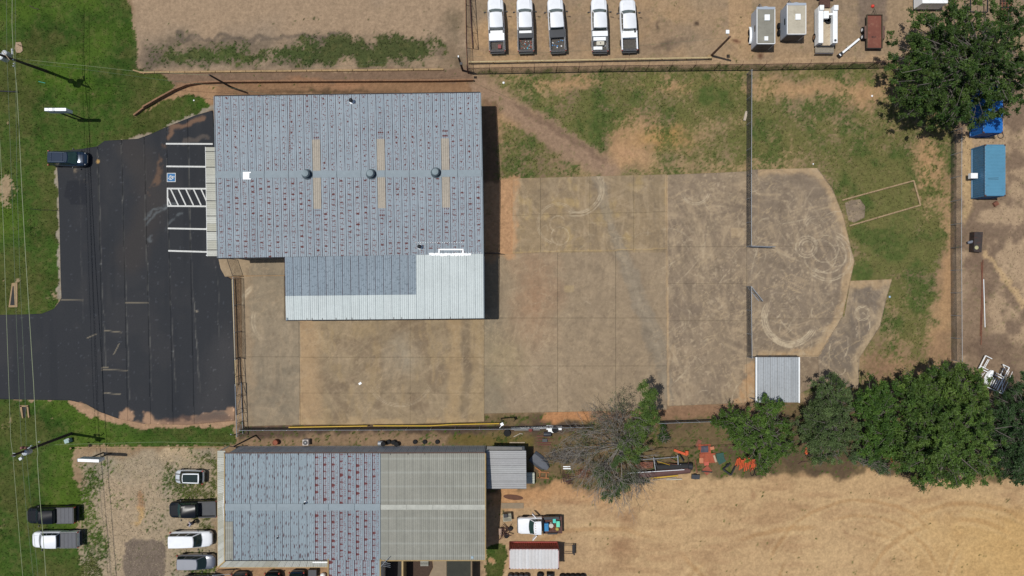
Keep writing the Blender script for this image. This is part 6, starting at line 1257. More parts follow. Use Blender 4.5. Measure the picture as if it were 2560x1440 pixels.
t, b, tp = pole('wooden_pole', 'short dark pole at the fence corner by the rusty gate', 'pole', (1157, 176), (1146, 142), 5.4, .14, .11, M_wooddk); MB().box(tp + Vector((0, 0, .1)), (.12, .2, .15)).build('cap', M_white, t); MB().box(tp + Vector((.25, -.5, -1.0)), (.3, .3, .3)).build('junction_box', M_dark, t)
t, b, tp = pole('light_pole', 'brown wooden light pole at the end of the cream barrier pipe', 'light pole', (1778, 139), (1825, 92), 7.0, .15, .12, mat('brown_pole', (.10, .05, .03), .85, var=.3)); MB().box(tp + Vector((-.3, .55, .05)), (.38, .42, .12)).build('floodlight', M_lamp if False else M_white, t); MB().tube(tp + Vector((0, 0, -.2)), tp + Vector((-.35, .3, .05)), .03).build('arm', M_galv, t); MB().lathe(g2((1774, 143)), [(.3, 0), (.3, .12), (.2, .16)], 12).build('base_collar', M_kerb, t)
t, b, tp = pole('light_pole', 'short pole with a square white floodlight at the end of the yellow pipe', 'light pole', (1253, 1046), (1257, 1057), 5.0, .09, .08, M_dark); MB().box(G(1255, 1060.5, 5.0), (.34, .34, .14), .5).build('floodlight', M_white, t); MB().tube(G(1254, 1063, 5.0), G(1249, 1070, 5.0), .035).build('arm', M_white, t)
t, b, tp = pole('gate_post', 'leaning galvanised post below the sliding gate', 'post', (583, 1088), (577, 1086), 2.2, .06, .06, M_galv); t, b, tp = pole('wooden_pole', 'long dark pole leaning across the corner of the workshop canopy', 'pole', (640, 1088), (583, 1117), 4.6, .10, .08, M_wooddk)
# wires
def wire(lab, pts, r, z, m_, name='power_line', grp='power lines over the front lawn'):
    P = [G(px, py, z) for px, py in pts]; mb = MB()
    for a, b in zip(P[:-1], P[1:]): mb.tube(a, b, r, n=4, cap=False)
    o = mb.build(name, m_); return tag(o, lab, 'cable', grp)
M_wire = mat('pale_cable', A(150, 160, 120), .5, var=.05); M_wired = mat('grey_cable', A(100, 116, 88), .6, var=.05)
wire('thickest pale cable, passing both utility poles along the lawn', [(31, -60), (30, 60), (33, 128), (36, 160), (42, 220), (48, 330), (55, 480), (64, 640), (74, 800), (84, 960), (91, 1100), (95, 1134), (93, 1146), (100, 1250), (107, 1330), (115, 1440), (122, 1520)], .033, 8.4, M_wire)
wire('westernmost thin cable, entering the frame halfway down the lawn', [(-5, 260), (3, 420), (11, 640), (22, 960), (27, 1100), (32, 1137), (45, 1300), (57, 1440), (62, 1520)], .022, 10.2, M_wire)
wire('thin cable second from the west over the lawn', [(16, -60), (17, 120), (21, 240), (30, 480), (38, 720), (47, 960), (53, 1110), (54, 1135), (66, 1280), (83, 1440), (90, 1520)], .018, 8.8, M_wired)
wire('thin cable third from the west over the lawn', [(38, -60), (39, 160), (42, 440), (50, 690), (62, 960), (66, 1134), (80, 1290), (95, 1440), (101, 1520)], .018, 8.7, M_wired)
wire('thin service cable sloping from the northern utility pole to the warehouse corner', [(48, 156), (200, 172), (400, 199), (560, 216), (700, 242)], .014, 6.5, M_wired, grp='service cables'); wire('twisted service cable from the northern utility pole to the kerb pole', [(38, 146), (120, 155), (230, 166), (330, 177), (522, 188)], .016, 6.6, M_wire, grp='service cables')
wire('thin service cable from the kerb pole to the pole at the fence corner', [(523, 187), (820, 168), (1146, 143)], .008, 5.6, M_wired, grp='service cables'); wire('service cable from the southern utility pole along the edging strip', [(102, 1113), (200, 1110), (400, 1105), (583, 1108)], .012, 5.5, M_wire, grp='service cables')
wire('thin cable crossing the truck yard to the light pole', [(1146, 144), (1480, 125), (1822, 94)], .008, 6.4, M_wired, grp='service cables')
# roadside signs
def sign(lab, a, b, z, base, m_=M_white):
    pa, pb = G(*a, z), G(*b, z); c = (pa + pb) / 2; L = (pb - pa).length; ang = math.atan2(pb.y - pa.y, pb.x - pa.x); g = g2(base); t = thing('roadside_sign', lab, 'sign', g)
    MB().box(c + Vector((0, 0, -.6)), (L, .34, 1.2), ang).build('cabinet', m_, t); 
    for s in (-1, 1): MB().box(c + Matrix.Rotation(ang, 3, 'Z') @ Vector((0, s * .176, -.6)), (L - .12, .012, 1.06), ang).build('face', mat('sign_face', A(190, 196, 205), .4), t)
    for s in (-.32, .32): p = c + (pb - pa) * s * .6; MB().tube((p.x, p.y, -.1), (p.x, p.y, z - 1.2), .09).build('post', M_dark, t)
    return t
sign('long white sign cabinet on posts in the northern lawn', (111, 273.5), (165, 273.5), 4.4, (180, 288)); sign('white sign cabinet on posts at the edge of the southern gravel lot', (193, 1150.5), (247, 1152.5), 3.8, (230, 1142))
# ditches and culverts
t = thing('culvert', 'narrow concrete-lined culvert opening in the lawn west of the asphalt', 'culvert', g2((35, 740))); MB().prism([tuple(g2(p)[:2]) for p in ((30, 708), (44, 706), (44, 768), (22, 768))], -.02, .05).build('headwall', mat('pale_culvert', A(168, 140, 104), .9, var=.15), t); MB().prism([tuple(g2(p)[:2]) for p in ((32.5, 715), (35, 715), (37.5, 763), (26, 763))], .045, .056).build('opening', M_void, t)
t = thing('culvert', 'small wedge-shaped culvert headwall below the drive', 'culvert', g2((62, 1030))); 
for p in (((50, 1014), (56, 1014), (60, 1045), (57, 1045)), ((68, 1015), (72, 1015), (75, 1043), (72, 1044)), ((50, 1013), (72, 1013), (72, 1016.5), (50, 1016.5))): MB().prism([tuple(g2(q)[:2]) for q in p], -.02, .14).build('headwall', mat('pale_culvert', A(168, 140, 104)), t)
MB().prism([tuple(g2(q)[:2]) for q in ((56, 1017), (67, 1017), (62.5, 1043), (58.5, 1043))], -.01, .02).build('opening', M_void, t)
t = thing('soil_patch', 'pale rounded soil pad with a short rod beside the northern utility pole', 'soil pad', g2((47, 118))); MB().prism([tuple(g2(q)[:2]) for q in ((39, 106), (52, 105), (55, 112), (57, 127), (51, 132), (42, 132), (37, 122))], -.05, .03).build('pad', mat('pale_soil', A(176, 150, 122), .95, var=.2, scale=4), t); MB().tube(g2((57, 116.5)), G(44, 111, .9), .04).build('rod', M_rustd, t)
one('rubber_strip', 'thin dark strip of rubber across the grass by the asphalt edge', 'strip', MB().path([g2(p) + Vector((0, 0, .03)) for p in ((75, 522), (100, 525), (125, 525), (147, 527))], .035), M_black); one('pole_shadow_bar', 'dark bar standing in for the cast shadow of a pole beyond the western edge', 'pipe', MB().tube(g2((-12, 228)) + Vector((0, 0, .15)), g2((46, 230)) + Vector((0, 0, .1)), .08), M_dark)  # dark bar at the western edge stands in for an off-frame pole's cast shadow
one('bent_branch', 'short dark branch lying in the grass at the top of the lawn', 'branch', MB().path([g2(p) + Vector((0, 0, .05)) for p in ((74, 14), (84, 20), (98, 24))], .04), M_wooddk); one('teal_hose_end', 'short teal object lying in the northern lawn', 'hose', MB().tube(g2((97, 204)) + Vector((0, 0, .04)), g2((114, 208)) + Vector((0, 0, .04)), .03), mat('teal', (.05, .35, .3), .6))
t = thing('meter_cabinet', 'small teal-grey utility cabinet and its cap by the southern utility pole', 'cabinet', g2((178, 1100))); MB().box(g2((175, 1100)) + Vector((0, 0, .35)), (.55, .5, .7), .3).build('cabinet', mat('teal_grey', (.25, .35, .34), .6), t); MB().box(g2((177, 1096)) + Vector((0, 0, .5)), (.4, .25, .3), .3).build('box', M_galv, t); MB().tube(g2((176, 1122)), G(176, 1121, .5), .12).build('marker', M_kerb, t)
# ------------------------------------------------------------------ loose things
def at(px, py, z=0): return g2((px, py)) + Vector((0, 0, z))
rs = random.Random(21)
t = thing('paper_sheet', 'small white square card lying on the yard slab', 'card', at(900, 958)); MB().box(at(900.5, 958.5, .075), (.36, .26, .03), .6).build('card', M_seal, t)
for px, py, s, lab in ((2180, 240, .26, 'white and red can lying near the northern end of the field'), (2033, 410, .18, 'small white litter just above the corner of the yard slab'), (1863, 290, .0, ''), (2224, 742, .28, 'small blue and white bag at the edge of the detached slab'), (485, 251, .2, 'white litter on the verge above the asphalt'), (1259, 207, .3, 'pale rock near the start of the dirt track')):
    if s: one('litter', lab, 'litter', MB().lathe(at(px, py, 0), [(s * .3, 0), (s * .55, s * .15), (s * .35, s * .35), (s * .1, s * .4)], 5), M_seal if px != 2224 else mat('pale_blue', (.3, .42, .55), .6))
a, b = at(1866, 279, .1), at(1860, 302, .1); one('concrete_block', 'short pale block lying against the yard fence in the grass', 'block', MB().box((a + b) / 2, ((b - a).length, .3, .2), math.atan2(b.y - a.y, b.x - a.x)), mat('pale_block', A(196, 180, 158), .9))
def tyre(lab, px, py, r=.36, z=0, rim=None, hs=.24, name='tyre', grp=None):
    g = at(px, py, z); t = thing(name, lab, 'tyre', g, 0, grp); MB().lathe(g, [(r * .5, 0), (r * .95, 0), (r, hs * .25), (r, hs * .75), (r * .95, hs), (r * .5, hs)], 20).build('tyre', M_black, t, True)
    if rim: MB().lathe(g, [(r * .52, 0.02), (r * .52, hs * .85), (r * .4, hs * .5), (.04, hs * .6)], 14).build('rim', rim, t, True)
    return t
tyre('big dark tyre with a pinkish rim below the floodlight pole', 1268, 1082, .45, rim=mat('pink_rim', A(170, 140, 130), .6)); tyre('tyre with a silvery hub leaning over the white sheets', 1387, 1073, .4, .2, rim=M_galv)
for px, lab in ((1038, 'first of the three separate wheels beside the north wall of the workshop'), (1062, 'middle of the three separate wheels beside the north wall of the workshop'), (1093.5, 'last of the three separate wheels, farthest along the north wall')): tyre(lab, px, 1104, .28, rim=M_galv, name='loose_wheel')
for px, py, z, lab in ((961, 1106, .7, 'white-faced wheel on top of the pile of wheels by the workshop wall'), (985, 1104, .3, 'dirty grey wheel in the middle of the wheel pile'), (993, 1108, .45, 'black wheel at the east end of the wheel pile'), (972, 1104, .1, 'wheel at the bottom of the wheel pile')): tyre(lab, px, py, .30, z, rim=M_white if px == 961 else M_galv, name='loose_wheel')
one('steel_drum', 'shiny steel drum tipped beside the pile of wheels', 'drum', MB().lathe(at(953, 1106, .5), [(.05, -.3), (.3, -.28), (.3, .28), (.05, .3)], 14, 'X'), M_galv, smooth=True)
one('clay_pot', 'orange-brown round drum by the workshop north wall', 'drum', MB().lathe(at(692, 1104, 0), [(.34, 0), (.36, .3), (.34, .62), (.3, .66), (.28, .6)], 16), mat('clay', A(150, 84, 58), .8), smooth=True)
t = thing('condenser_unit', 'square pale air conditioning condenser with a round fan by the north wall', 'air conditioner', at(768, 1103)); MB().box(at(768, 1103, .38), (.72, .72, .76)).build('case', mat('condenser_case', (.42, .38, .35), .6), t); MB().lathe(at(768, 1103, .76), [(.3, 0), (.3, .03), (.24, .04)], 18).build('fan_ring', M_dark, t); MB().lathe(at(768, 1103, .77), [(.08, 0), (.08, .04)], 12).build('fan_hub', M_galv, t)
t = thing('condenser_unit', 'slatted beige condenser unit east of the workshop, near the service truck', 'air conditioner', at(1268, 1288)); MB().box(at(1268, 1288, .45), (1.05, .95, .9), .08).build('case', mat('beige_case', A(170, 164, 140), .6), t)
for k in range(6):
    for j in (-.23, .23): MB().box(at(1268, 1288, .905) + Vector((-.38 + k * .15, j, 0)), (.07, .36, .015), .08).build('louvre', M_dark, t)
MB().box(at(1264, 1282, 1.0), (.5, .45, .35), .08).build('fan_box', M_dark, t)
mb = MB()
for k in range(34): a = at(1262 + rs.uniform(-13, 13), 1326 + rs.uniform(-12, 12), rs.uniform(.05, .7)); mb.tube(a, a + Vector((rs.uniform(-.6, .6), rs.uniform(-.6, .6), rs.uniform(-.2, .3))), rs.uniform(.02, .06))
one('engine_heap', 'tangled heap of dark engine parts beside the workshop east wall', 'scrap', mb, M_rustd); tyre('tyre among the engine parts, nearest the containers', 1266, 1338, .3, .1); tyre('tyre among the engine parts, nearest the service truck', 1276, 1320, .28, .1)
one('tan_tank', 'rounded tan tank end beside the workshop east wall', 'tank', MB().lathe(at(1251, 1326, .4), [(.1, -.45), (.2, -.4), (.22, .4), (.1, .45)], 12, 'Y'), mat('buff_tank', A(176, 148, 128), .7), smooth=True)
one('oil_stain', 'dark brown oval stain on the sand by the concrete pad', 'stain', MB().prism([(at(1283, 1243).x + 1.25 * math.cos(a) + .0, at(1283, 1243).y + .33 * math.sin(a) - .12 * math.cos(a)) for a in np.linspace(0, 2 * PI, 20, endpoint=False)], -.01, .028), mat('stain', A(104, 70, 52), .9))
# items east of the annex
t = thing('bath_tanks', 'row of white plastic drums lying under the annex edge', 'drums', at(1326, 1194))
for k in range(4): MB().lathe(at(1326, 1184 + k * 6, .35), [(.1, -.55), (.27, -.5), (.27, .5), (.1, .55)], 12, 'X').build('drum', mat('milky_plastic', A(190, 192, 176), .5), t, True)
t = thing('grey_boat', 'upturned grey sheet hull leaning beside the annex', 'boat', at(1348, 1150)); a, b = at(1335, 1142, .1), at(1360, 1162, .1); d = (b - a).normalized(); n = Vector((-d.y, d.x, 0)); L = (b - a).length
MB().loft([[p + n * s * w + Vector((0, 0, z)) for s, z in ((-1, 0), (-.6, .35), (0, .42), (.6, .35), (1, 0))] for p, w in ((a - d * .3, .75), (a + d * L * .5, .8), (b, .7), (b + d * .6, .35))]).build('hull', mat('dark_grey_hull', A(88, 92, 100), .6, var=.15), t, True)
t = thing('wooden_ladder', 'orange-brown wooden ladder frame on the ground east of the annex', 'frame', at(1362, 1184)); M_otim = mat('orange_timber', A(164, 108, 64), .8, var=.2)
for a, b in (((1345, 1179), (1373, 1181)), ((1344, 1193), (1372, 1195)), ((1350, 1179), (1349, 1194)), ((1366, 1181), (1365, 1195)), ((1338, 1168), (1352, 1178))): pa, pb = at(*a, .1), at(*b, .1); MB().box((pa + pb) / 2, ((pb - pa).length, .14, .1 + .01 * (a[0] % 3)), math.atan2(pb.y - pa.y, pb.x - pa.x)).build('plank', M_otim, t)
t = thing('metal_sheets', 'pile of white and grey roofing sheets lying along the chain link fence', 'sheets', at(1340, 1070))
for a, b, w, z, m_ in (((1278, 1070), (1345, 1072), .35, .05, M_galv), ((1300, 1071), (1404, 1066), .3, .10, M_seal), ((1366, 1068), (1404, 1069), .55, .16, M_white), ((1370, 1076), (1390, 1076), .5, .22, M_white), ((1285, 1074), (1350, 1073), .2, .2, mat('grey_sheet', A(112, 110, 106)))): pa, pb = at(*a, z), at(*b, z); MB().box((pa + pb) / 2, ((pb - pa).length, w, .03), math.atan2(pb.y - pa.y, pb.x - pa.x)).build('sheet', m_, t)
one('black_barrel', 'black barrel lying beside the pile of roofing sheets', 'barrel', MB().lathe(at(1368, 1084, .3), [(.05, -.48), (.28, -.46), (.3, 0), (.28, .46), (.05, .48)], 14, 'X'), mat('black_barrel', (.03, .033, .04), .4), smooth=True)
one('red_barrel', 'dull red round barrel among the sheets by the fence', 'barrel', MB().lathe(at(1326, 1073, 0), [(.24, 0), (.26, .3), (.24, .55), (.02, .56)], 12), mat('dull_red_drum', A(120, 52, 44), .8), smooth=True)
t = thing('red_rack', 'faded red steel frame lying in the scrub near the bare tree', 'frame', at(1362, 1098)); M_fr = mat('faded_red', A(124, 74, 66), .8)
for a, b in (((1342, 1090), (1380, 1090)), ((1344, 1097), (1382, 1097)), ((1342, 1106), (1378, 1107)), ((1345, 1111), (1376, 1112))): MB().tube(at(*a, .08), at(*b, .08), .06).build('bar', M_fr, t)
MB().box(at(1362, 1100, .15), (.62, .4, .14)).build('box', M_blackbox, t)
one('white_branch', 'pale bent branch on the grass beside the big dark tyre', 'branch', MB().path([at(1284, 1092, .05), at(1295, 1086, .1), at(1301, 1083, .1), at(1307, 1085, .05)], .05), mat('pale_bark', A(190, 182, 166), .8)); one('plank', 'thin wooden plank lying on the grass above the annex', 'plank', MB().box(at(1293, 1106, .05), (1.95, .12, .06)), M_wood)
def heap(lab, x0, x1, y0, y1, n, m_, r, name='scrap_heap', zmax=.3, L=.8, ang=None, cat='scrap'):
    mb = MB()
    for k in range(n): a = at(rs.uniform(x0, x1), rs.uniform(y0, y1), rs.uniform(.03, zmax)); th = rs.uniform(0, PI) if ang is None else ang + rs.uniform(-.15, .15) + (PI / 2 if rs.random() < .35 else 0); l = rs.uniform(.3, L); mb.tube(a, a + Vector((math.cos(th) * l, math.sin(th) * l, 0)), r, n=4)
    return one(name, lab, cat, mb, m_)
heap('rusty wire crates stacked under the bare tree', 1436, 1478, 1172, 1196, 60, M_rust, .025, ang=.05, L=1.2); heap('grey and brown wire baskets on the grass left of the bare tree', 1402, 1424, 1184, 1210, 50, M_rustd, .022, ang=.1, L=1.0)
for k, (px, py) in enumerate(((1417, 1166), (1417, 1171))): one('white_plank', ('upper', 'lower')[k] + ' of two short white planks left of the bare tree', 'plank', MB().box(at(px, py, .1), (.95, .12, .06)), M_seal)
heap('heap of cut grey branches piled west of the bare tree', 1372, 1470, 1130, 1158, 220, mat('grey_twig', A(112, 106, 100), .9), .02, 'brush_pile', .9, 1.6, cat='brush')
# big scrap east of bare tree
t = thing('steel_pipe', 'long brown steel pipe lying under the scrap machine frame', 'pipe', at(1650, 1180)); MB().tube(at(1588, 1186, .45), at(1722, 1172, .45), .42, n=16).build('shell', mat('brown_pipe', A(104, 72, 66), .75, .1, var=.15), t, True); MB().tube(at(1565, 1178, .95), at(1706, 1169, .95), .04).build('top_rail', M_seal, t)
t = thing('scrap_machine', 'rusty farm machine frame with pale cross bars and a dark roller', 'machine', at(1660, 1150))
for a, b, r, m_ in (((1585, 1147), (1690, 1139), .05, M_galv), ((1631, 1140), (1636, 1172), .06, M_galv), ((1691, 1134), (1692, 1158), .06, M_galv), ((1698, 1157), (1700, 1168), .05, M_galv), ((1640, 1150), (1700, 1167), .03, M_yell), ((1660, 1154), (1702, 1160), .03, M_rust), ((1694, 1132), (1706, 1150), .08, M_dark), ((1634, 1145), (1641, 1166), .09, M_dark), ((1675, 1145), (1690, 1152), .04, M_rust)): MB().tube(at(*a, .7), at(*b, .7), r).build('bar', m_, t)
MB().box(at(1608, 1160, .5), (2.2, .8, .3), .05).build('rusty_plate', M_rust, t); MB().tube(at(1640, 1165, .5), at(1726, 1162, .5), .35, n=12).build('roller', M_void, t, True); MB().lathe(at(1722, 1163, .5), [(.3, -.3), (.45, -.25), (.45, .25), (.3, .3)], 14, 'X').build('roller_end', M_dark, t, True)
mb = MB(); pc = [at(1678 + 6 * math.cos(a), 1141 - 7 * math.sin(a), .9) for a in np.linspace(.2, 4.2, 12)]; mb.path(pc, .03); pc = [at(1708 + 10 * math.cos(a), 1150 - 12 * math.sin(a), .7) for a in np.linspace(-1.2, 1.3, 10)]; mb.path(pc, .03); one('bent_hoses', 'curved black and rusty hoses hanging off the scrap machine', 'hoses', mb, M_rustd)
for k, (a, b, m_, lab) in enumerate((((1620, 1193), (1690, 1185), M_rustd, 'dark plank in the timber stack south of the steel pipe'), ((1612, 1196), (1694, 1188), M_yell, 'yellow-edged plank in the timber stack south of the steel pipe'), ((1632, 1199), (1690, 1193), M_wood, 'weathered plank at the bottom of the timber stack'), ((1665, 1198), (1704, 1197), mat('pale_board', A(190, 180, 160), .8), 'pale board end sticking out of the timber stack'))): pa, pb = at(*a, .12), at(*b, .12); one('plank', lab, 'plank', MB().box((pa + pb) / 2 + Vector((0, 0, .01 * k)), ((pb - pa).length, .14, .1), math.atan2(pb.y - pa.y, pb.x - pa.x)), m_)
M_or = mat('orange_paint', A(214, 92, 44), .7, var=.15, scale=3); M_orr = mat('orange_rust', A(166, 82, 54), .85, var=.25, scale=3, dirt=A(190, 120, 84), dirt_amt=.5)
a, b = at(1684, 1124, .2), at(1717, 1136, .2); mb = MB().box((a + b) / 2, ((b - a).length, .3, .22), math.atan2(b.y - a.y, b.x - a.x)).box(at(1715, 1130, .35), (.35, .5, .3)); one('loader_boom', 'bright orange loader arm lying above the scrap machine', 'machine arm', mb, M_or)
t = thing('scrap_plates', 'pile of rusty orange plates around a dark grey square pan', 'scrap plates', at(1762, 1130))
for px, py, sx, sy, z, a, m_ in ((1763, 1122, 1.35, 1.15, .1, .05, M_orr), (1768, 1145, 2.0, 1.2, .16, .06, M_orr), (1760, 1122, .95, .8, .2, .05, mat('dark_pan', A(72, 70, 82), .6, var=.4, scale=3)), (1748, 1116, .35, .7, .24, 0, M_orr), (1779, 1119, .5, .4, .26, .2, mat('light_orange', A(206, 132, 96), .8)), (1746, 1108, .5, .9, .1, -.4, mat('dusty_red', A(140, 86, 68), .9)), (1765, 1158, .6, .45, .2, .1, mat('salmon', A(196, 96, 76), .8)), (1752, 1150, .5, .6, .22, .0, mat('light_orange', A(206, 132, 96)))): MB().box(at(px, py, z), (sx, sy, .07), a).build('plate', m_, t)
one('cream_tube', 'cream tube lying against the rusty orange plates', 'tube', MB().tube(at(1783, 1136, .3), at(1789, 1153, .2), .14, .17, 10), mat('cream_tube', A(196, 168, 138), .7), smooth=True)
mb = MB().box(at(1800, 1142, .12), (.95, 1.0, .08), .15).box(at(1803, 1151, .06), (.95, .7, .06), .5); one('green_sheet_metal', 'dark green square panel beside the rusty plates', 'panel', mb, mat('dark_green_panel', A(38, 84, 72), .6, var=.2))
t = thing('machine_hitch', 'U-shaped black machine frame between the green panel and the orange coils', 'machine frame', at(1820, 1170))
for a, b, r in (((1805, 1172), (1824, 1157), .12), ((1806, 1172), (1825, 1186), .13), ((1825, 1186), (1835, 1166), .12), ((1814, 1164), (1819, 1160), .2), ((1833, 1166), (1840, 1162), .08)): MB().tube(at(*a, .3), at(*b, .3), r, n=5).build('beam', M_dark, t)
t = thing('orange_coils', 'row of orange spring tines with looping black hoses', 'spring tines', at(1862, 1162))
for k in range(11):
    x = 1840 + k * 4.6 + rs.uniform(-1, 1); y0 = 1146 + rs.uniform(-6, 2); y1 = 1166 + rs.uniform(-2, 12); MB().path([at(x - 3, y1, .15), at(x + 1, y0, .5), at(x + 3, y0 + 3, .5), at(x + 2, y1 - 4, .2)], .07).build('tine', M_or, t)
for px, py, rx, ry in ((1877, 1146, 5, 12), (1886, 1146, 6, 12), (1878, 1178, 5, 10), (1889, 1178, 5, 9)): MB().path([at(px + rx * math.cos(a), py + ry * math.sin(a), .4) for a in np.linspace(0, 2 * PI, 14)], .03).build('hose_loop', M_black, t)
tyre('pair-axle stub with a dark square block south of the steel pipe', 1737, 1190, .36, 0, hs=.3); t = thing('axle', 'rusty axle bar standing over the dark block', 'axle', at(1740, 1160)); MB().tube(at(1737, 1148, .1), at(1742, 1182, .1), .07).build('bar', M_rust, t); MB().box(at(1737, 1190, .3), (1.0, .55, .3), -.05).build('block', M_blackbox, t)
t = thing('red_bracket', 'rusty red plate crossed by a dark bar below the orange plates', 'bracket', at(1767, 1176)); MB().box(at(1767, 1175, .1), (.9, .9, .08), .7).build('plate', mat('red_plate', A(158, 84, 62), .85, var=.2), t); MB().box(at(1766, 1178, .2), (1.35, .13, .1), -.1).build('bar', M_dark, t)
one('orange_ball', 'small bright orange buoy in the grass north of the coils', 'buoy', MB().lathe(at(1860, 1121, 0), [(.1, 0), (.24, .1), (.26, .25), (.12, .42)], 10), mat('bright_orange', A(230, 110, 30), .6), smooth=True)
for px, py, lab in ((2012, 1125, 'orange machine part on the bare soil beside the grey-green tree'), (2228, 1144, 'orange part at the foot of the third green tree'), (2400, 1166, 'bright orange part glimpsed through the largest green tree')): one('orange_part', lab, 'machine part', MB().box(at(px, py, .3), (.35, .9, .3), .3).tube(at(px, py - 8, .2), at(px + 4, py + 8, .4), .1), M_or)
one('dark_skid', 'low dark skid on the sand edge beside the grey-green tree', 'skid', MB().path([at(1994, 1160, .1), at(2004, 1153, .2), at(2034, 1152, .1)], .05), M_rustd)
# dark tank east
t = thing('steel_tank', 'dark rusty rectangular tank with a round hatch on the east strip', 'tank', at(2443, 605)); a, b = G(2434, 630, 1.0), G(2456, 579, 1.0); MB().prism([tuple(G(x, y, .9)[:2]) for x, y in ((2434.5, 629), (2436, 579.5), (2457.5, 580), (2454, 631))], 0, .9).build('body', mat('tank_body', A(66, 58, 54), .7, .2, var=.25, scale=2, dirt=A(110, 62, 46), dirt_amt=.6), t)
MB().lathe(G(2441, 619, .9), [(.24, 0), (.24, .06), (.2, .06), (.2, .01), (.02, .01)], 18).build('hatch_ring', mat('cream_ring', A(190, 184, 140), .7), t); MB().tube(G(2431, 604, .5), G(2419, 607, .4), .2, .17, 12).build('spout', mat('grey_spout', A(120, 124, 134), .5), t, True)
# white rack at the south-east
t = thing('white_gate_rack', 'white welded gate frames leaning together beside the south-eastern trees', 'gate frames', at(2478, 935)); zf = .5
S = [((2457, 888), (2440, 922), .07), ((2457, 888), (2473, 896), .06), ((2466, 898), (2455, 918), .04), ((2463, 897), (2450, 920), .04), ((2440, 918), (2462, 929), .07), ((2445, 914), (2464, 924), .05), ((2500, 910), (2516, 918), .06), ((2516, 918), (2500, 948), .06), ((2500, 910), (2510, 929), .04), ((2502, 919), (2494, 937), .05), ((2480, 936), (2500, 946), .07), ((2483, 931), (2502, 941), .05),
     ((2477, 942), (2468, 962), .05), ((2482, 944), (2472, 965), .05), ((2487, 947), (2477, 968), .05), ((2492, 949), (2481, 970), .05), ((2499, 948), (2486, 974), .08), ((2452, 962), (2500, 983), .06), ((2498, 948), (2499, 980), .04), ((2516, 926), (2492, 979), .03), ((2524, 928), (2500, 980), .03), ((2450, 932), (2435, 948), .03), ((2455, 930), (2443, 946), .03), ((2459, 932), (2451, 950), .03)]
for a, b, r in S: MB().tube(at(*a, zf), at(*b, zf), r, n=5).build('bar', M_white, t)
a, b = at(2474, 925, .35), at(2458, 960, .35); d = (b - a).normalized(); n = Vector((-d.y, d.x, 0)); L = (b - a).length; t = thing('white_hull', 'narrow white hull lying between the white gate frames', 'canoe', at(2466, 942))
MB().loft([[a + d * (L * f) + n * s * w + Vector((0, 0, z)) for s, z in ((-1, 0), (-.6, .28), (0, .34), (.6, .28), (1, 0))] for f, w in ((0, .15), (.2, .36), (.5, .42), (.8, .34), (1, .16))]).build('hull', M_white, t, True)
one('coil_of_pipe', 'thin dark ring of pipe on the sand between the two blue containers', 'pipe coil', MB().path([at(2501 + 7 * math.cos(a), 339 + 7 * math.sin(a), .05) for a in np.linspace(0, 2 * PI, 20)], .035), M_dark); one('strut', 'thin dark beam lying from the vivid blue container towards the fence', 'beam', MB().tube(at(2450, 346, .1), at(2480, 335, .2), .07), M_dark)
one('rusty_box', 'small rusty box on the sand south of the bright blue container', 'box', MB().box(at(2487, 510, .15), (.55, .5, .3), .6), M_rust)
# things under the top edge east of the flatbed trailer
a, b = G(2306, -20, 2.2), G(2370, 8, 2.2); t = thing('white_truck_body', 'white truck body cut off by the top edge above the big tree', 'truck', ((a.x + b.x) / 2, (a.y + b.y) / 2, 0)); MB().box(((a.x + b.x) / 2, (a.y + b.y) / 2, 1.3), (b.x - a.x, a.y - b.y, 1.8)).build('body', M_white, t); wheels_x = 0; MB().box(((a.x + b.x) / 2, (a.y + b.y) / 2, .35), (b.x - a.x - .3, a.y - b.y - .3, .4)).build('chassis', M_dark, t)
t = thing('steel_rack', 'black steel rack standing above the top of the big tree', 'rack', at(2430, 12))
for a, b in (((2410, 8), (2452, 8)), ((2410, 8), (2410, 40)), ((2452, 8), (2452, 40)), ((2410, 40), (2452, 40))): MB().box((at(*a, 1.2) + at(*b, 1.2)) / 2, (max(.1, abs(at(*a).x - at(*b).x)), max(.1, abs(at(*a).y - at(*b).y)), .12)).build('beam', M_dark, t)
for p in ((2410, 8), (2452, 8), (2410, 40), (2452, 40)): MB().tube(at(*p), at(*p, 1.2), .05).build('leg', M_dark, t)
t = thing('rust_trailer', 'rusty skeletal trailer half hidden above the big tree', 'trailer', at(2508, 20))
for px in (2497, 2504, 2511, 2518): MB().box(at(px, 20, .6), (.12, 3.2, .12)).build('beam', M_rust, t)
for py in (-2, 8, 24, 40): MB().box(at(2508, py, .62), (1.3, .14, .1)).build('cross_bar', M_dark, t)
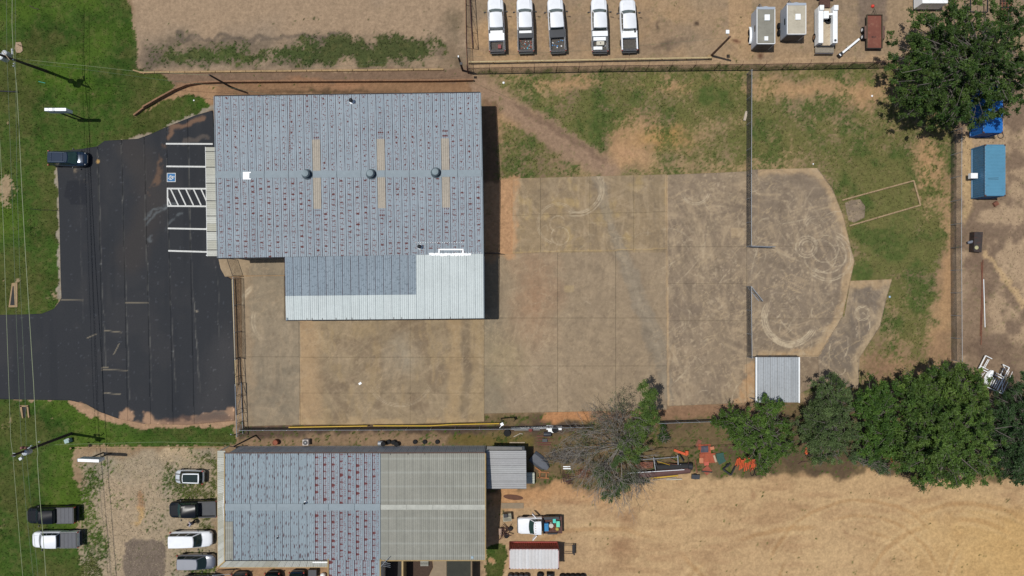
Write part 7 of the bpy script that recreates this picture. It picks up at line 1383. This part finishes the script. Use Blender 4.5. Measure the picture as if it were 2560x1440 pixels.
# person by the black pickup
def person():
    g = at(489, 1302, 0); t = thing('person', 'person in a pale grey top bending beside the open-bed black pickup', 'person', g); J = {}
    pts = dict(pelvis=(0, 0, .92), chest=(-.10, .02, 1.25), neck=(-.17, .03, 1.46), head=(-.22, .04, 1.62), hl=(0, .1, .88), kl=(-.03, .12, .48), fl=(.02, .13, .06), tl=(-.14, .14, .03), hr=(0, -.1, .88), kr=(.02, -.12, .48), fr=(.1, -.13, .06), tr=(-.05, -.14, .03),
               sl=(-.13, .2, 1.40), el=(-.2, .27, 1.14), wl=(-.38, .22, 1.02), sr=(-.13, -.17, 1.40), er=(-.2, -.26, 1.14), wr=(-.38, -.2, 1.0))
    rad = dict(pelvis=.15, chest=.165, neck=.06, head=.10, hl=.1, kl=.065, fl=.045, tl=.035, hr=.1, kr=.065, fr=.045, tr=.035, sl=.07, el=.05, wl=.032, sr=.07, er=.05, wr=.032)
    names = list(pts); E = [('pelvis', 'chest'), ('chest', 'neck'), ('neck', 'head'), ('pelvis', 'hl'), ('hl', 'kl'), ('kl', 'fl'), ('fl', 'tl'), ('pelvis', 'hr'), ('hr', 'kr'), ('kr', 'fr'), ('fr', 'tr'), ('chest', 'sl'), ('sl', 'el'), ('el', 'wl'), ('chest', 'sr'), ('sr', 'er'), ('er', 'wr')]
    i0 = len(names)
    for sd, w in ((1, 'wl'), (-1, 'wr')):
        for k in range(5):
            nm = 'f%d%s' % (k, w); wx = pts[w]; dy = (k - 2) * .022; pts[nm] = (wx[0] - .09 - (.02 if k in (1, 2, 3) else 0), wx[1] + dy * 1.5, wx[2] - .03); rad[nm] = .010; names.append(nm); E.append((w, nm))
    me = bpy.data.meshes.new('body'); me.from_pydata([pts[n] for n in names], [(names.index(a), names.index(b)) for a, b in E], []); o = bpy.data.objects.new('body', me); link(o, t)
    md = o.modifiers.new('skin', 'SKIN'); sv = me.skin_vertices[0].data
    for i, n in enumerate(names): sv[i].radius = (rad[n], rad[n]); sv[i].use_root = (i == 0)
    sb = o.modifiers.new('sub', 'SUBSURF'); sb.levels = 1; sb.render_levels = 2
    me.materials.append(mat('skin_tone', (.34, .2, .14), .6))
    MB().lathe((-.10, .02, 1.0), [(.17, -.06), (.185, .1), (.2, .3), (.15, .44), (.07, .48)], 14).build('shirt', mat('pale_grey_shirt', A(196, 194, 206), .9), t, True, True)
    for s in (1, -1): MB().tube((-.13, s * .19 + .01, 1.40), (-.2, s * .265, 1.16), .085, .07, 8).build('sleeve', mat('pale_grey_shirt', A(196, 194, 206)), t, True, True); MB().tube((0, s * .1, .98), (0, s * .12, .1), .12, .085, 8).build('trouser_leg', mat('dark_jeans', (.03, .035, .06), .9), t, True, True)
    MB().lathe((-.22, .04, 1.60), [(.105, 0), (.112, .05), (.10, .11), (.06, .15), (.01, .16)], 12).build('hair', mat('dark_hair', (.03, .02, .015), .7), t, True, True)
    for s in (1, -1): MB().lathe((-.325, .04 + s * .035, 1.62), [(.008, 0), (.014, .008), (.008, .018)], 6).build('eye', M_black, t, local=True)
person()

# ------------------------------------------------------------------ trees
M_leafs = {}
def leaf_mat(name):
    m, t, b = nt(name); at_ = N(t, 'ShaderNodeAttribute'); at_.attribute_name = 'albedo'; t.links.new(at_.outputs['Color'], b.inputs['Base Color']); b.inputs['Roughness'].default_value = .55; b.inputs['Specular IOR Level'].default_value = .25
    tr = N(t, 'ShaderNodeBsdfTranslucent'); t.links.new(at_.outputs['Color'], tr.inputs[0]); mx = N(t, 'ShaderNodeMixShader'); mx.inputs[0].default_value = .25
    out = [n for n in t.nodes if n.type == 'OUTPUT_MATERIAL'][0]; t.links.new(b.outputs[0], mx.inputs[1]); t.links.new(tr.outputs[0], mx.inputs[2]); t.links.new(mx.outputs[0], out.inputs[0]); return m
M_leaf = leaf_mat('leaves')
M_bark = mat('grey_bark', A(120, 112, 104), .9, var=.2, scale=6); M_barkl = mat('pale_dead_wood', A(150, 144, 138), .9, var=.2, scale=6)
def tubes_np(segs, n=4):
    S = np.array([[*a, *b, r0, r1] for a, b, r0, r1 in segs]); p0, p1 = S[:, :3], S[:, 3:6]; d = p1 - p0; L = np.linalg.norm(d, axis=1, keepdims=True) + 1e-9; d /= L
    a = np.where(np.abs(d[:, 2:3]) < .9, np.array([[0, 0, 1.]]), np.array([[1., 0, 0]])); u = np.cross(d, a); u /= np.linalg.norm(u, axis=1, keepdims=True); w = np.cross(d, u); V = []
    for p, r in ((p0, S[:, 6:7]), (p1, S[:, 7:8])):
        for i in range(n): th = 2 * PI * i / n; V.append(p + u * r * math.cos(th) + w * r * math.sin(th))
    V = np.stack(V, 1); m = len(S); base = (np.arange(m) * 2 * n)[:, None, None]; q = np.array([[i, (i + 1) % n, (i + 1) % n + n, i + n] for i in range(n)])[None]
    return V.reshape(-1, 3), (q + base).reshape(-1, 4)
def grow(rg, p, d, L, r, depth, segs, tips, spread=.55, up=.05, nsp=2, wob=.22):
    p = np.array(p, float); d = np.array(d, float)
    k = 3
    for i in range(k):
        d2 = d + rg.normal(0, wob, 3) * .5; d2[2] += up; d2 /= np.linalg.norm(d2); q = p + d2 * L / k; segs.append((p, q, r * (1 - .25 * i / k), r * (1 - .25 * (i + 1) / k))); p, d = q, d2
        if depth > 0 and i > 0 and rg.random() < .6:
            s = rg.normal(0, 1, 3); s -= d * s.dot(d); s /= np.linalg.norm(s) + 1e-9; nd = d * .7 + s * spread * 1.3; nd /= np.linalg.norm(nd); grow(rg, p, nd, L * rg.uniform(.45, .7), r * .5, depth - 1, segs, tips, spread, up, nsp, wob)
    if depth <= 0: tips.append(p); return
    for j in range(nsp):
        s = rg.normal(0, 1, 3); s -= d * s.dot(d); s /= np.linalg.norm(s) + 1e-9; nd = d + s * spread * rg.uniform(.7, 1.3); nd /= np.linalg.norm(nd); grow(rg, p, nd, L * rg.uniform(.62, .85), r * .68, depth - 1, segs, tips, spread, up, nsp, wob)
def tree(lab, px, py, h, lobes, nclump, nleaf, c0, c1, seed, ls=.17, twigs=0, group=None, bark=None, clr=.62, zlow=.3, sprig=0.0, limbs=9):
    rg = np.random.default_rng(seed); b = at(px, py, 0); t = thing('tree', lab, 'tree', b, 0, group); segs = []; Lb = []
    for lx, ly, lz, r in lobes: g = G(lx, ly, lz); Lb.append((g.x - b.x, g.y - b.y, lz, r))
    W = np.array([l[3] ** 2 for l in Lb]); W = W / W.sum()
    pk = rg.choice(len(Lb), nclump, p=W); Lb = np.array(Lb); v = rg.normal(0, 1, (nclump, 3)); v /= np.linalg.norm(v, axis=1, keepdims=True); rad = rg.uniform(0, 1, nclump) ** .45
    az = np.arctan2(v[:, 1], v[:, 0]); lump = .62 + .6 * _hash(np.floor(az * 2.2) + pk * 7, np.full(nclump, seed), 5) + rg.uniform(-.08, .08, nclump)
    ctr = Lb[pk, :3] + v * (Lb[pk, 3:4] * rad[:, None] * lump[:, None]) * np.array([1, 1, .7]); ctr[:, 2] = np.maximum(ctr[:, 2], h * zlow * .6)
    # trunk and limbs towards the clumps
    tp = np.array([0, 0, h * .35]); segs.append((np.array([0, 0, -.1]), tp * .6, .28 * h / 8, .22 * h / 8)); segs.append((tp * .6, tp, .22 * h / 8, .18 * h / 8))
    for l in Lb:
        for k in range(limbs // 3 + 1):
            q = l[:3] + rg.normal(0, .35, 3) * l[3]; m = tp * .5 + q * .5 + rg.normal(0, .35, 3); segs.append((tp, m, .13 * h / 8, .08 * h / 8)); segs.append((m, q, .08 * h / 8, .03)); 
    sel = rg.choice(nclump, min(nclump, 120 + twigs), replace=False)
    for i in sel:
        j = pk[i]; o = Lb[j, :3] * .7 + tp * .3 + rg.normal(0, .4, 3); m = (o + ctr[i]) / 2 + rg.normal(0, .3, 3); segs.append((o, m, .05, .03)); e = ctr[i] + (v[i] * rg.uniform(.2, .9)); segs.append((m, e, .035, .014))
        if twigs:
            for _ in range(3): segs.append((e * .7 + m * .3, e + rg.normal(0, .4, 3), .014, .006))
    V, Fq = tubes_np(segs); tk = mesh_np('trunk', V, Fq, bark or M_bark, t)
    nleaf = int(nleaf * 1.55); ls = ls * .68
    # leaves
    cs = rg.uniform(.5, 1.25, nclump) * clr * .8; n = nclump * nleaf; ci = np.repeat(np.arange(nclump), nleaf); dd = rg.normal(0, 1, (n, 3)); dd /= np.linalg.norm(dd, axis=1, keepdims=True); rr_ = rg.uniform(0, 1, (n, 1)) ** .5
    ns_ = 9; sd = rg.normal(0, 1, (nclump, ns_, 3)) + v[:, None, :] * .9; sd /= np.linalg.norm(sd, axis=2, keepdims=True); sl = rg.uniform(.45, 1.5, (nclump, ns_)); si = rg.integers(0, ns_, n)
    P = ctr[ci] + sd[ci, si] * (sl[ci, si] * cs[ci] * rg.uniform(.05, 1.25, n))[:, None] * np.array([1, 1, .6]) + rg.normal(0, .085, (n, 3))
    nr = rg.normal(0, .55, (n, 3)) + np.array([0, 0, 1.0]) + dd * .5; nr /= np.linalg.norm(nr, axis=1, keepdims=True); a = rg.normal(0, 1, (n, 3)); u = np.cross(nr, a); u /= np.linalg.norm(u, axis=1, keepdims=True) + 1e-9; w = np.cross(nr, u)
    s = ls * rg.uniform(.6, 1.4, (n, 1)); Vq = np.stack([P - u * s, P - w * s * .45, P + u * s, P + w * s * .45], 1).reshape(-1, 3)
    f = (rg.uniform(0, 1, nclump)[ci] * .65 + rg.uniform(0, 1, n) * .35)[:, None]; col = np.array(c0) * (1 - f) + np.array(c1) * f; col *= rg.uniform(.65, 1.25, (n, 1)) * rg.uniform(.65, 1.15, nclump)[ci][:, None]; col = np.repeat(col, 4, 0)
    mesh_np('crown', Vq, np.arange(4 * n).reshape(-1, 4), M_leaf, t, col=col); return t
D0, D1 = (.022, .060, .010), (.060, .125, .022)
tree('huge dark green tree spreading over the north-east corner', 2400, 185, 11, [(2400, 170, 8.5, 5.2), (2300, 130, 7, 3.6), (2290, 210, 7, 3.2), (2330, 250, 6.5, 3.2), (2420, 90, 7.5, 4.2), (2500, 120, 7.5, 4.2), (2490, 220, 7, 3.8), (2540, 180, 7, 3.5), (2390, 280, 5.5, 2.4), (2430, 260, 6.5, 2.8), (2260, 160, 6, 2.2), (2270, 245, 5, 1.8), (2500, 270, 5.5, 2.0), (2330, 90, 6, 3.0), (2540, 60, 6.5, 2.6), (2400, 30, 6, 2.6), (2310, 60, 5, 2.0), (2340, 300, 4.5, 1.7)], 620, 90, D0, (.085, .135, .026), 31, .17, twigs=190, clr=.75)
tg = 'row of green trees along the sand lot'
tree('bright green tree overlapping the corner of the open shed', 1890, 1080, 6.5, [(1885, 1075, 5, 2.8), (1850, 1060, 4.5, 2.3), (1930, 1090, 4.6, 2.5), (1820, 1052, 4, 1.7), (1960, 1110, 4.2, 1.5), (1850, 1090, 4.2, 1.7), (1940, 1130, 4, 1.6), (1910, 1160, 3.5, 1.3), (1930, 1020, 5, 1.9), (1880, 1120, 4, 1.6), (1800, 1050, 3.4, .9)], 230, 90, (.036, .080, .010), (.12, .205, .034), 41, .15, twigs=60, group=tg, clr=.6)
tree('grey-green rounded tree, second in the row along the sand lot', 2070, 1060, 7.5, [(2065, 1050, 6, 3.2), (2090, 1000, 6, 2.6), (2050, 1105, 5, 2.4), (2100, 1080, 5.5, 2.6), (2030, 1050, 5, 2.2), (2080, 975, 5.5, 1.8), (2090, 1125, 4.5, 1.6), (2060, 1140, 4, 1.2)], 290, 100, (.045, .080, .022), (.12, .17, .06), 42, .13, twigs=20, group=tg, clr=.62)
tree('mid green tree, third in the row, with a narrow crown', 2195, 1050, 7.5, [(2190, 1010, 6, 2.6), (2200, 1060, 6, 2.7), (2220, 1100, 5, 2.2), (2170, 1000, 5.5, 1.9), (2180, 1110, 4.5, 2.0), (2215, 985, 5.5, 1.7)], 230, 90, (.026, .070, .010), (.10, .18, .03), 43, .16, group=tg, clr=.62)
tree('low bluish shrub at the sand edge below the third tree', 2180, 1150, 2.6, [(2160, 1148, 1.6, 1.0), (2190, 1158, 1.6, 1.1), (2210, 1165, 1.4, .9), (2135, 1142, 1.3, .8)], 60, 60, (.05, .10, .035), (.12, .18, .07), 47, .10, clr=.4, limbs=3)
tree('largest tree of the row, with branches reaching over the sand', 2340, 1090, 9.0, [(2330, 1090, 7.5, 3.8), (2390, 1060, 7.5, 3.6), (2290, 1040, 7, 3.0), (2300, 1140, 6, 2.8), (2380, 1140, 6, 3.0), (2440, 1090, 7, 3.2), (2430, 1150, 5.5, 2.4), (2320, 1185, 5, 1.6), (2400, 1195, 5, 1.8), (2460, 1170, 5, 1.6), (2350, 1010, 6.5, 2.6), (2315, 1208, 4.5, .8), (2270, 1150, 5, 1.6), (2395, 1210, 4.2, .8)], 520, 90, (.030, .072, .012), (.12, .195, .036), 44, .17, twigs=90, group=tg, clr=.68)
tree('olive-tinted tree above the largest one, beside the white gate frames', 2370, 960, 7.5, [(2370, 965, 6, 3.0), (2410, 985, 6, 2.8), (2330, 975, 5.5, 2.4), (2430, 960, 5.5, 2.0), (2300, 990, 5.5, 2.2), (2270, 970, 5, 1.7), (2450, 1010, 6, 2.2), (2400, 930, 4.5, 1.1)], 300, 90, (.032, .075, .012), (.13, .20, .038), 45, .16, twigs=30, group=tg, clr=.62)
tree('dark tree cut off at the eastern edge, last of the row', 2545, 1110, 8.0, [(2550, 1110, 6.5, 3.4), (2530, 1150, 6, 2.6), (2560, 1040, 6, 2.8), (2500, 1080, 6, 2.4), (2570, 1170, 5, 2.2), (2500, 1040, 5.5, 2.0), (2550, 985, 6, 2.6), (2545, 1190, 4, 1.2)], 330, 90, (.022, .055, .016), (.06, .11, .035), 46, .15, twigs=110, group=tg, clr=.62)
tree('small round green bush in the scrap yard east of the bare tree', 1658, 1092, 1.4, [(1658, 1092, .8, .55), (1656, 1070, .6, .4)], 26, 60, D0, D1, 48, .09, clr=.3, limbs=2)
tree('lone weed clump at the foot of the rusty scrap machine', 1590, 1198, 1.0, [(1590, 1196, .5, .9), (1610, 1200, .4, .5)], 26, 60, D0, D1, 49, .09, clr=.3, limbs=2)
# half-bare tree
rg = np.random.default_rng(77); b = at(1545, 1108, 0); t = thing('bare_tree', 'large half-bare tree of grey twigs with a green-leaved eastern half', 'tree', b); segs = []; tips = []
segs.append((np.array([0, 0, -.1]), np.array([0, 0, 1.6]), .32, .24)); 
for a, up_, L, dp in ((150, .55, 2.5, 5), (178, .5, 2.7, 5), (200, .35, 2.6, 5), (125, .8, 2.4, 5), (100, .8, 2.5, 5), (75, .9, 2.3, 5), (215, .3, 2.3, 5), (262, .6, 2.5, 5), (285, .6, 2.3, 5), (240, .5, 2.2, 4), (40, .9, 2.0, 4), (310, .6, 1.8, 4), (160, 1.2, 2.2, 5), (90, 1.4, 2.2, 5), (140, .4, 2.5, 5), (165, .3, 2.7, 5), (190, .25, 2.7, 5), (112, .5, 2.6, 5), (85, .5, 2.6, 5), (228, .5, 2.4, 5), (250, .35, 2.5, 5), (275, .35, 2.6, 5), (60, .6, 2.3, 5), (300, .3, 2.2, 5), (135, 1.0, 2.4, 5), (185, .9, 2.4, 5)):
    a = math.radians(a); d = np.array([math.cos(a), math.sin(a), up_]); d /= np.linalg.norm(d); grow(rg, (0, 0, 1.4), d, L * 1.12, .072, dp - 1, segs, tips, .46, .02, 2, .3)
V, Fq = tubes_np(segs, 3); mesh_np('trunk', V, Fq, mat('bare_twigs', A(148, 140, 130), .95, var=.2, scale=4), t)
def leaves_at(t, b, lobes, nclump, nleaf, c0, c1, seed, ls, clr, name='crown'):
    rg = np.random.default_rng(seed); Lb = np.array([(*(G(l[0], l[1], l[2]) - b)[:2], l[2], l[3]) for l in lobes]); pk = rg.choice(len(Lb), nclump); v = rg.normal(0, 1, (nclump, 3)); v /= np.linalg.norm(v, axis=1, keepdims=True)
    ctr = Lb[pk, :3] + v * (Lb[pk, 3:4] * rg.uniform(0, 1, (nclump, 1)) ** .5) * np.array([1, 1, .6]); n = nclump * nleaf; ci = np.repeat(np.arange(nclump), nleaf); dd = rg.normal(0, 1, (n, 3)); dd /= np.linalg.norm(dd, axis=1, keepdims=True)
    P = ctr[ci] + dd * rg.uniform(0, 1, (n, 1)) ** .5 * clr * np.array([1, 1, .6]); nr = rg.normal(0, .5, (n, 3)) + np.array([0, 0, 1.]); nr /= np.linalg.norm(nr, axis=1, keepdims=True); u = np.cross(nr, rg.normal(0, 1, (n, 3))); u /= np.linalg.norm(u, axis=1, keepdims=True); w = np.cross(nr, u); s = ls * rg.uniform(.6, 1.4, (n, 1))
    Vq = np.stack([P - u * s, P - w * s * .45, P + u * s, P + w * s * .45], 1).reshape(-1, 3); f = (rg.uniform(0, 1, nclump)[ci] * .6 + rg.uniform(0, 1, n) * .4)[:, None]; col = np.repeat((np.array(c0) * (1 - f) + np.array(c1) * f), 4, 0); return mesh_np(name, Vq, np.arange(4 * n).reshape(-1, 4), M_leaf, t, col=col)
leaves_at(t, b, [(1605, 1050, 6, 1.5), (1615, 1030, 6.5, 1.3), (1630, 1045, 6, 1.0), (1600, 1080, 5, 1.2), (1580, 1095, 4.5, .9), (1560, 1112, 4.5, .7), (1625, 985, 6.5, .8), (1608, 965, 6.5, .7), (1612, 1010, 6.5, .9), (1590, 1060, 5.5, 1.6), (1575, 1130, 4, 1.2), (1600, 1110, 4.5, 1.2)], 210, 60, (.035, .075, .014), (.12, .18, .032), 51, .085, .38)
leaves_at(t, b, [(1560, 1010, 5.5, 2.0), (1500, 1060, 4.5, 2.2), (1460, 1110, 4, 1.8), (1490, 1160, 3.5, 2.0), (1540, 1100, 5, 2.4), (1520, 1210, 3, 1.6), (1580, 1180, 3.5, 1.4)], 330, 16, (.045, .065, .03), (.11, .13, .06), 53, .06, .4, 'sparse_leaves')
leaves_at(t, b, [(1510, 1195, 3.5, 1.0), (1540, 1225, 3, .9), (1520, 1240, 3, .7), (1500, 1185, 3, .8), (1560, 1215, 3.5, .8), (1535, 1160, 4, .8), (1550, 1150, 4, .6), (1590, 1150, 3, .5)], 110, 50, (.04, .075, .022), (.09, .14, .042), 52, .08, .38)

# fallen litter, stones on the gravel lot and the slabs: real pebbles
def pebbles(lab, poly, n, s0, s1, c, name='gravel', seed=1, z=.0):
    r = np.random.default_rng(seed); P = [g2(p) for p in poly]; xs = [p.x for p in P]; ys = [p.y for p in P]; x = r.uniform(min(xs), max(xs), n * 2); y = r.uniform(min(ys), max(ys), n * 2); k = sdist(x, y, [(p.x, p.y) for p in P]) < 0; x, y = x[k][:n], y[k][:n]; m = len(x)
    s = r.uniform(s0, s1, (m, 1)); a = r.uniform(0, 2 * PI, m); B = np.stack([x, y, np.full(m, z)], 1); V = []
    for i in range(4): th = a + i * PI / 2; V.append(B + np.stack([np.cos(th), np.sin(th), np.zeros(m)], 1) * s)
    V.append(B + np.stack([np.zeros(m), np.zeros(m), np.ones(m)], 1) * s * .8); V = np.stack(V, 1).reshape(-1, 3); base = (np.arange(m) * 5)[:, None, None]; Fq = (np.array([[0, 1, 4], [1, 2, 4], [2, 3, 4], [3, 0, 4]])[None] + base).reshape(-1, 3)
    col = np.repeat(np.array(c) * r.uniform(.55, 1.4, (m, 1)), 5, 0); return tag(mesh_np(name, V, Fq, M_ground, col=col), lab, name, kind='stuff')
pebbles('loose limestone gravel spread over the southern car park', [(200, 1130), (545, 1122), (545, 1450), (210, 1450)], 12000, .02, .045, A(172, 156, 132), seed=3)
pebbles('dark stones and small weeds scattered over the southern car park', [(240, 1150), (545, 1130), (545, 1450), (240, 1450)], 1600, .03, .06, A(120, 112, 84), 'dark_gravel', 4)
pebbles('small clods scattered over the sandy east strip', [(2400, 300), (2580, 300), (2580, 900), (2400, 900)], 1400, .02, .07, A(130, 110, 90), 'clods', 5)
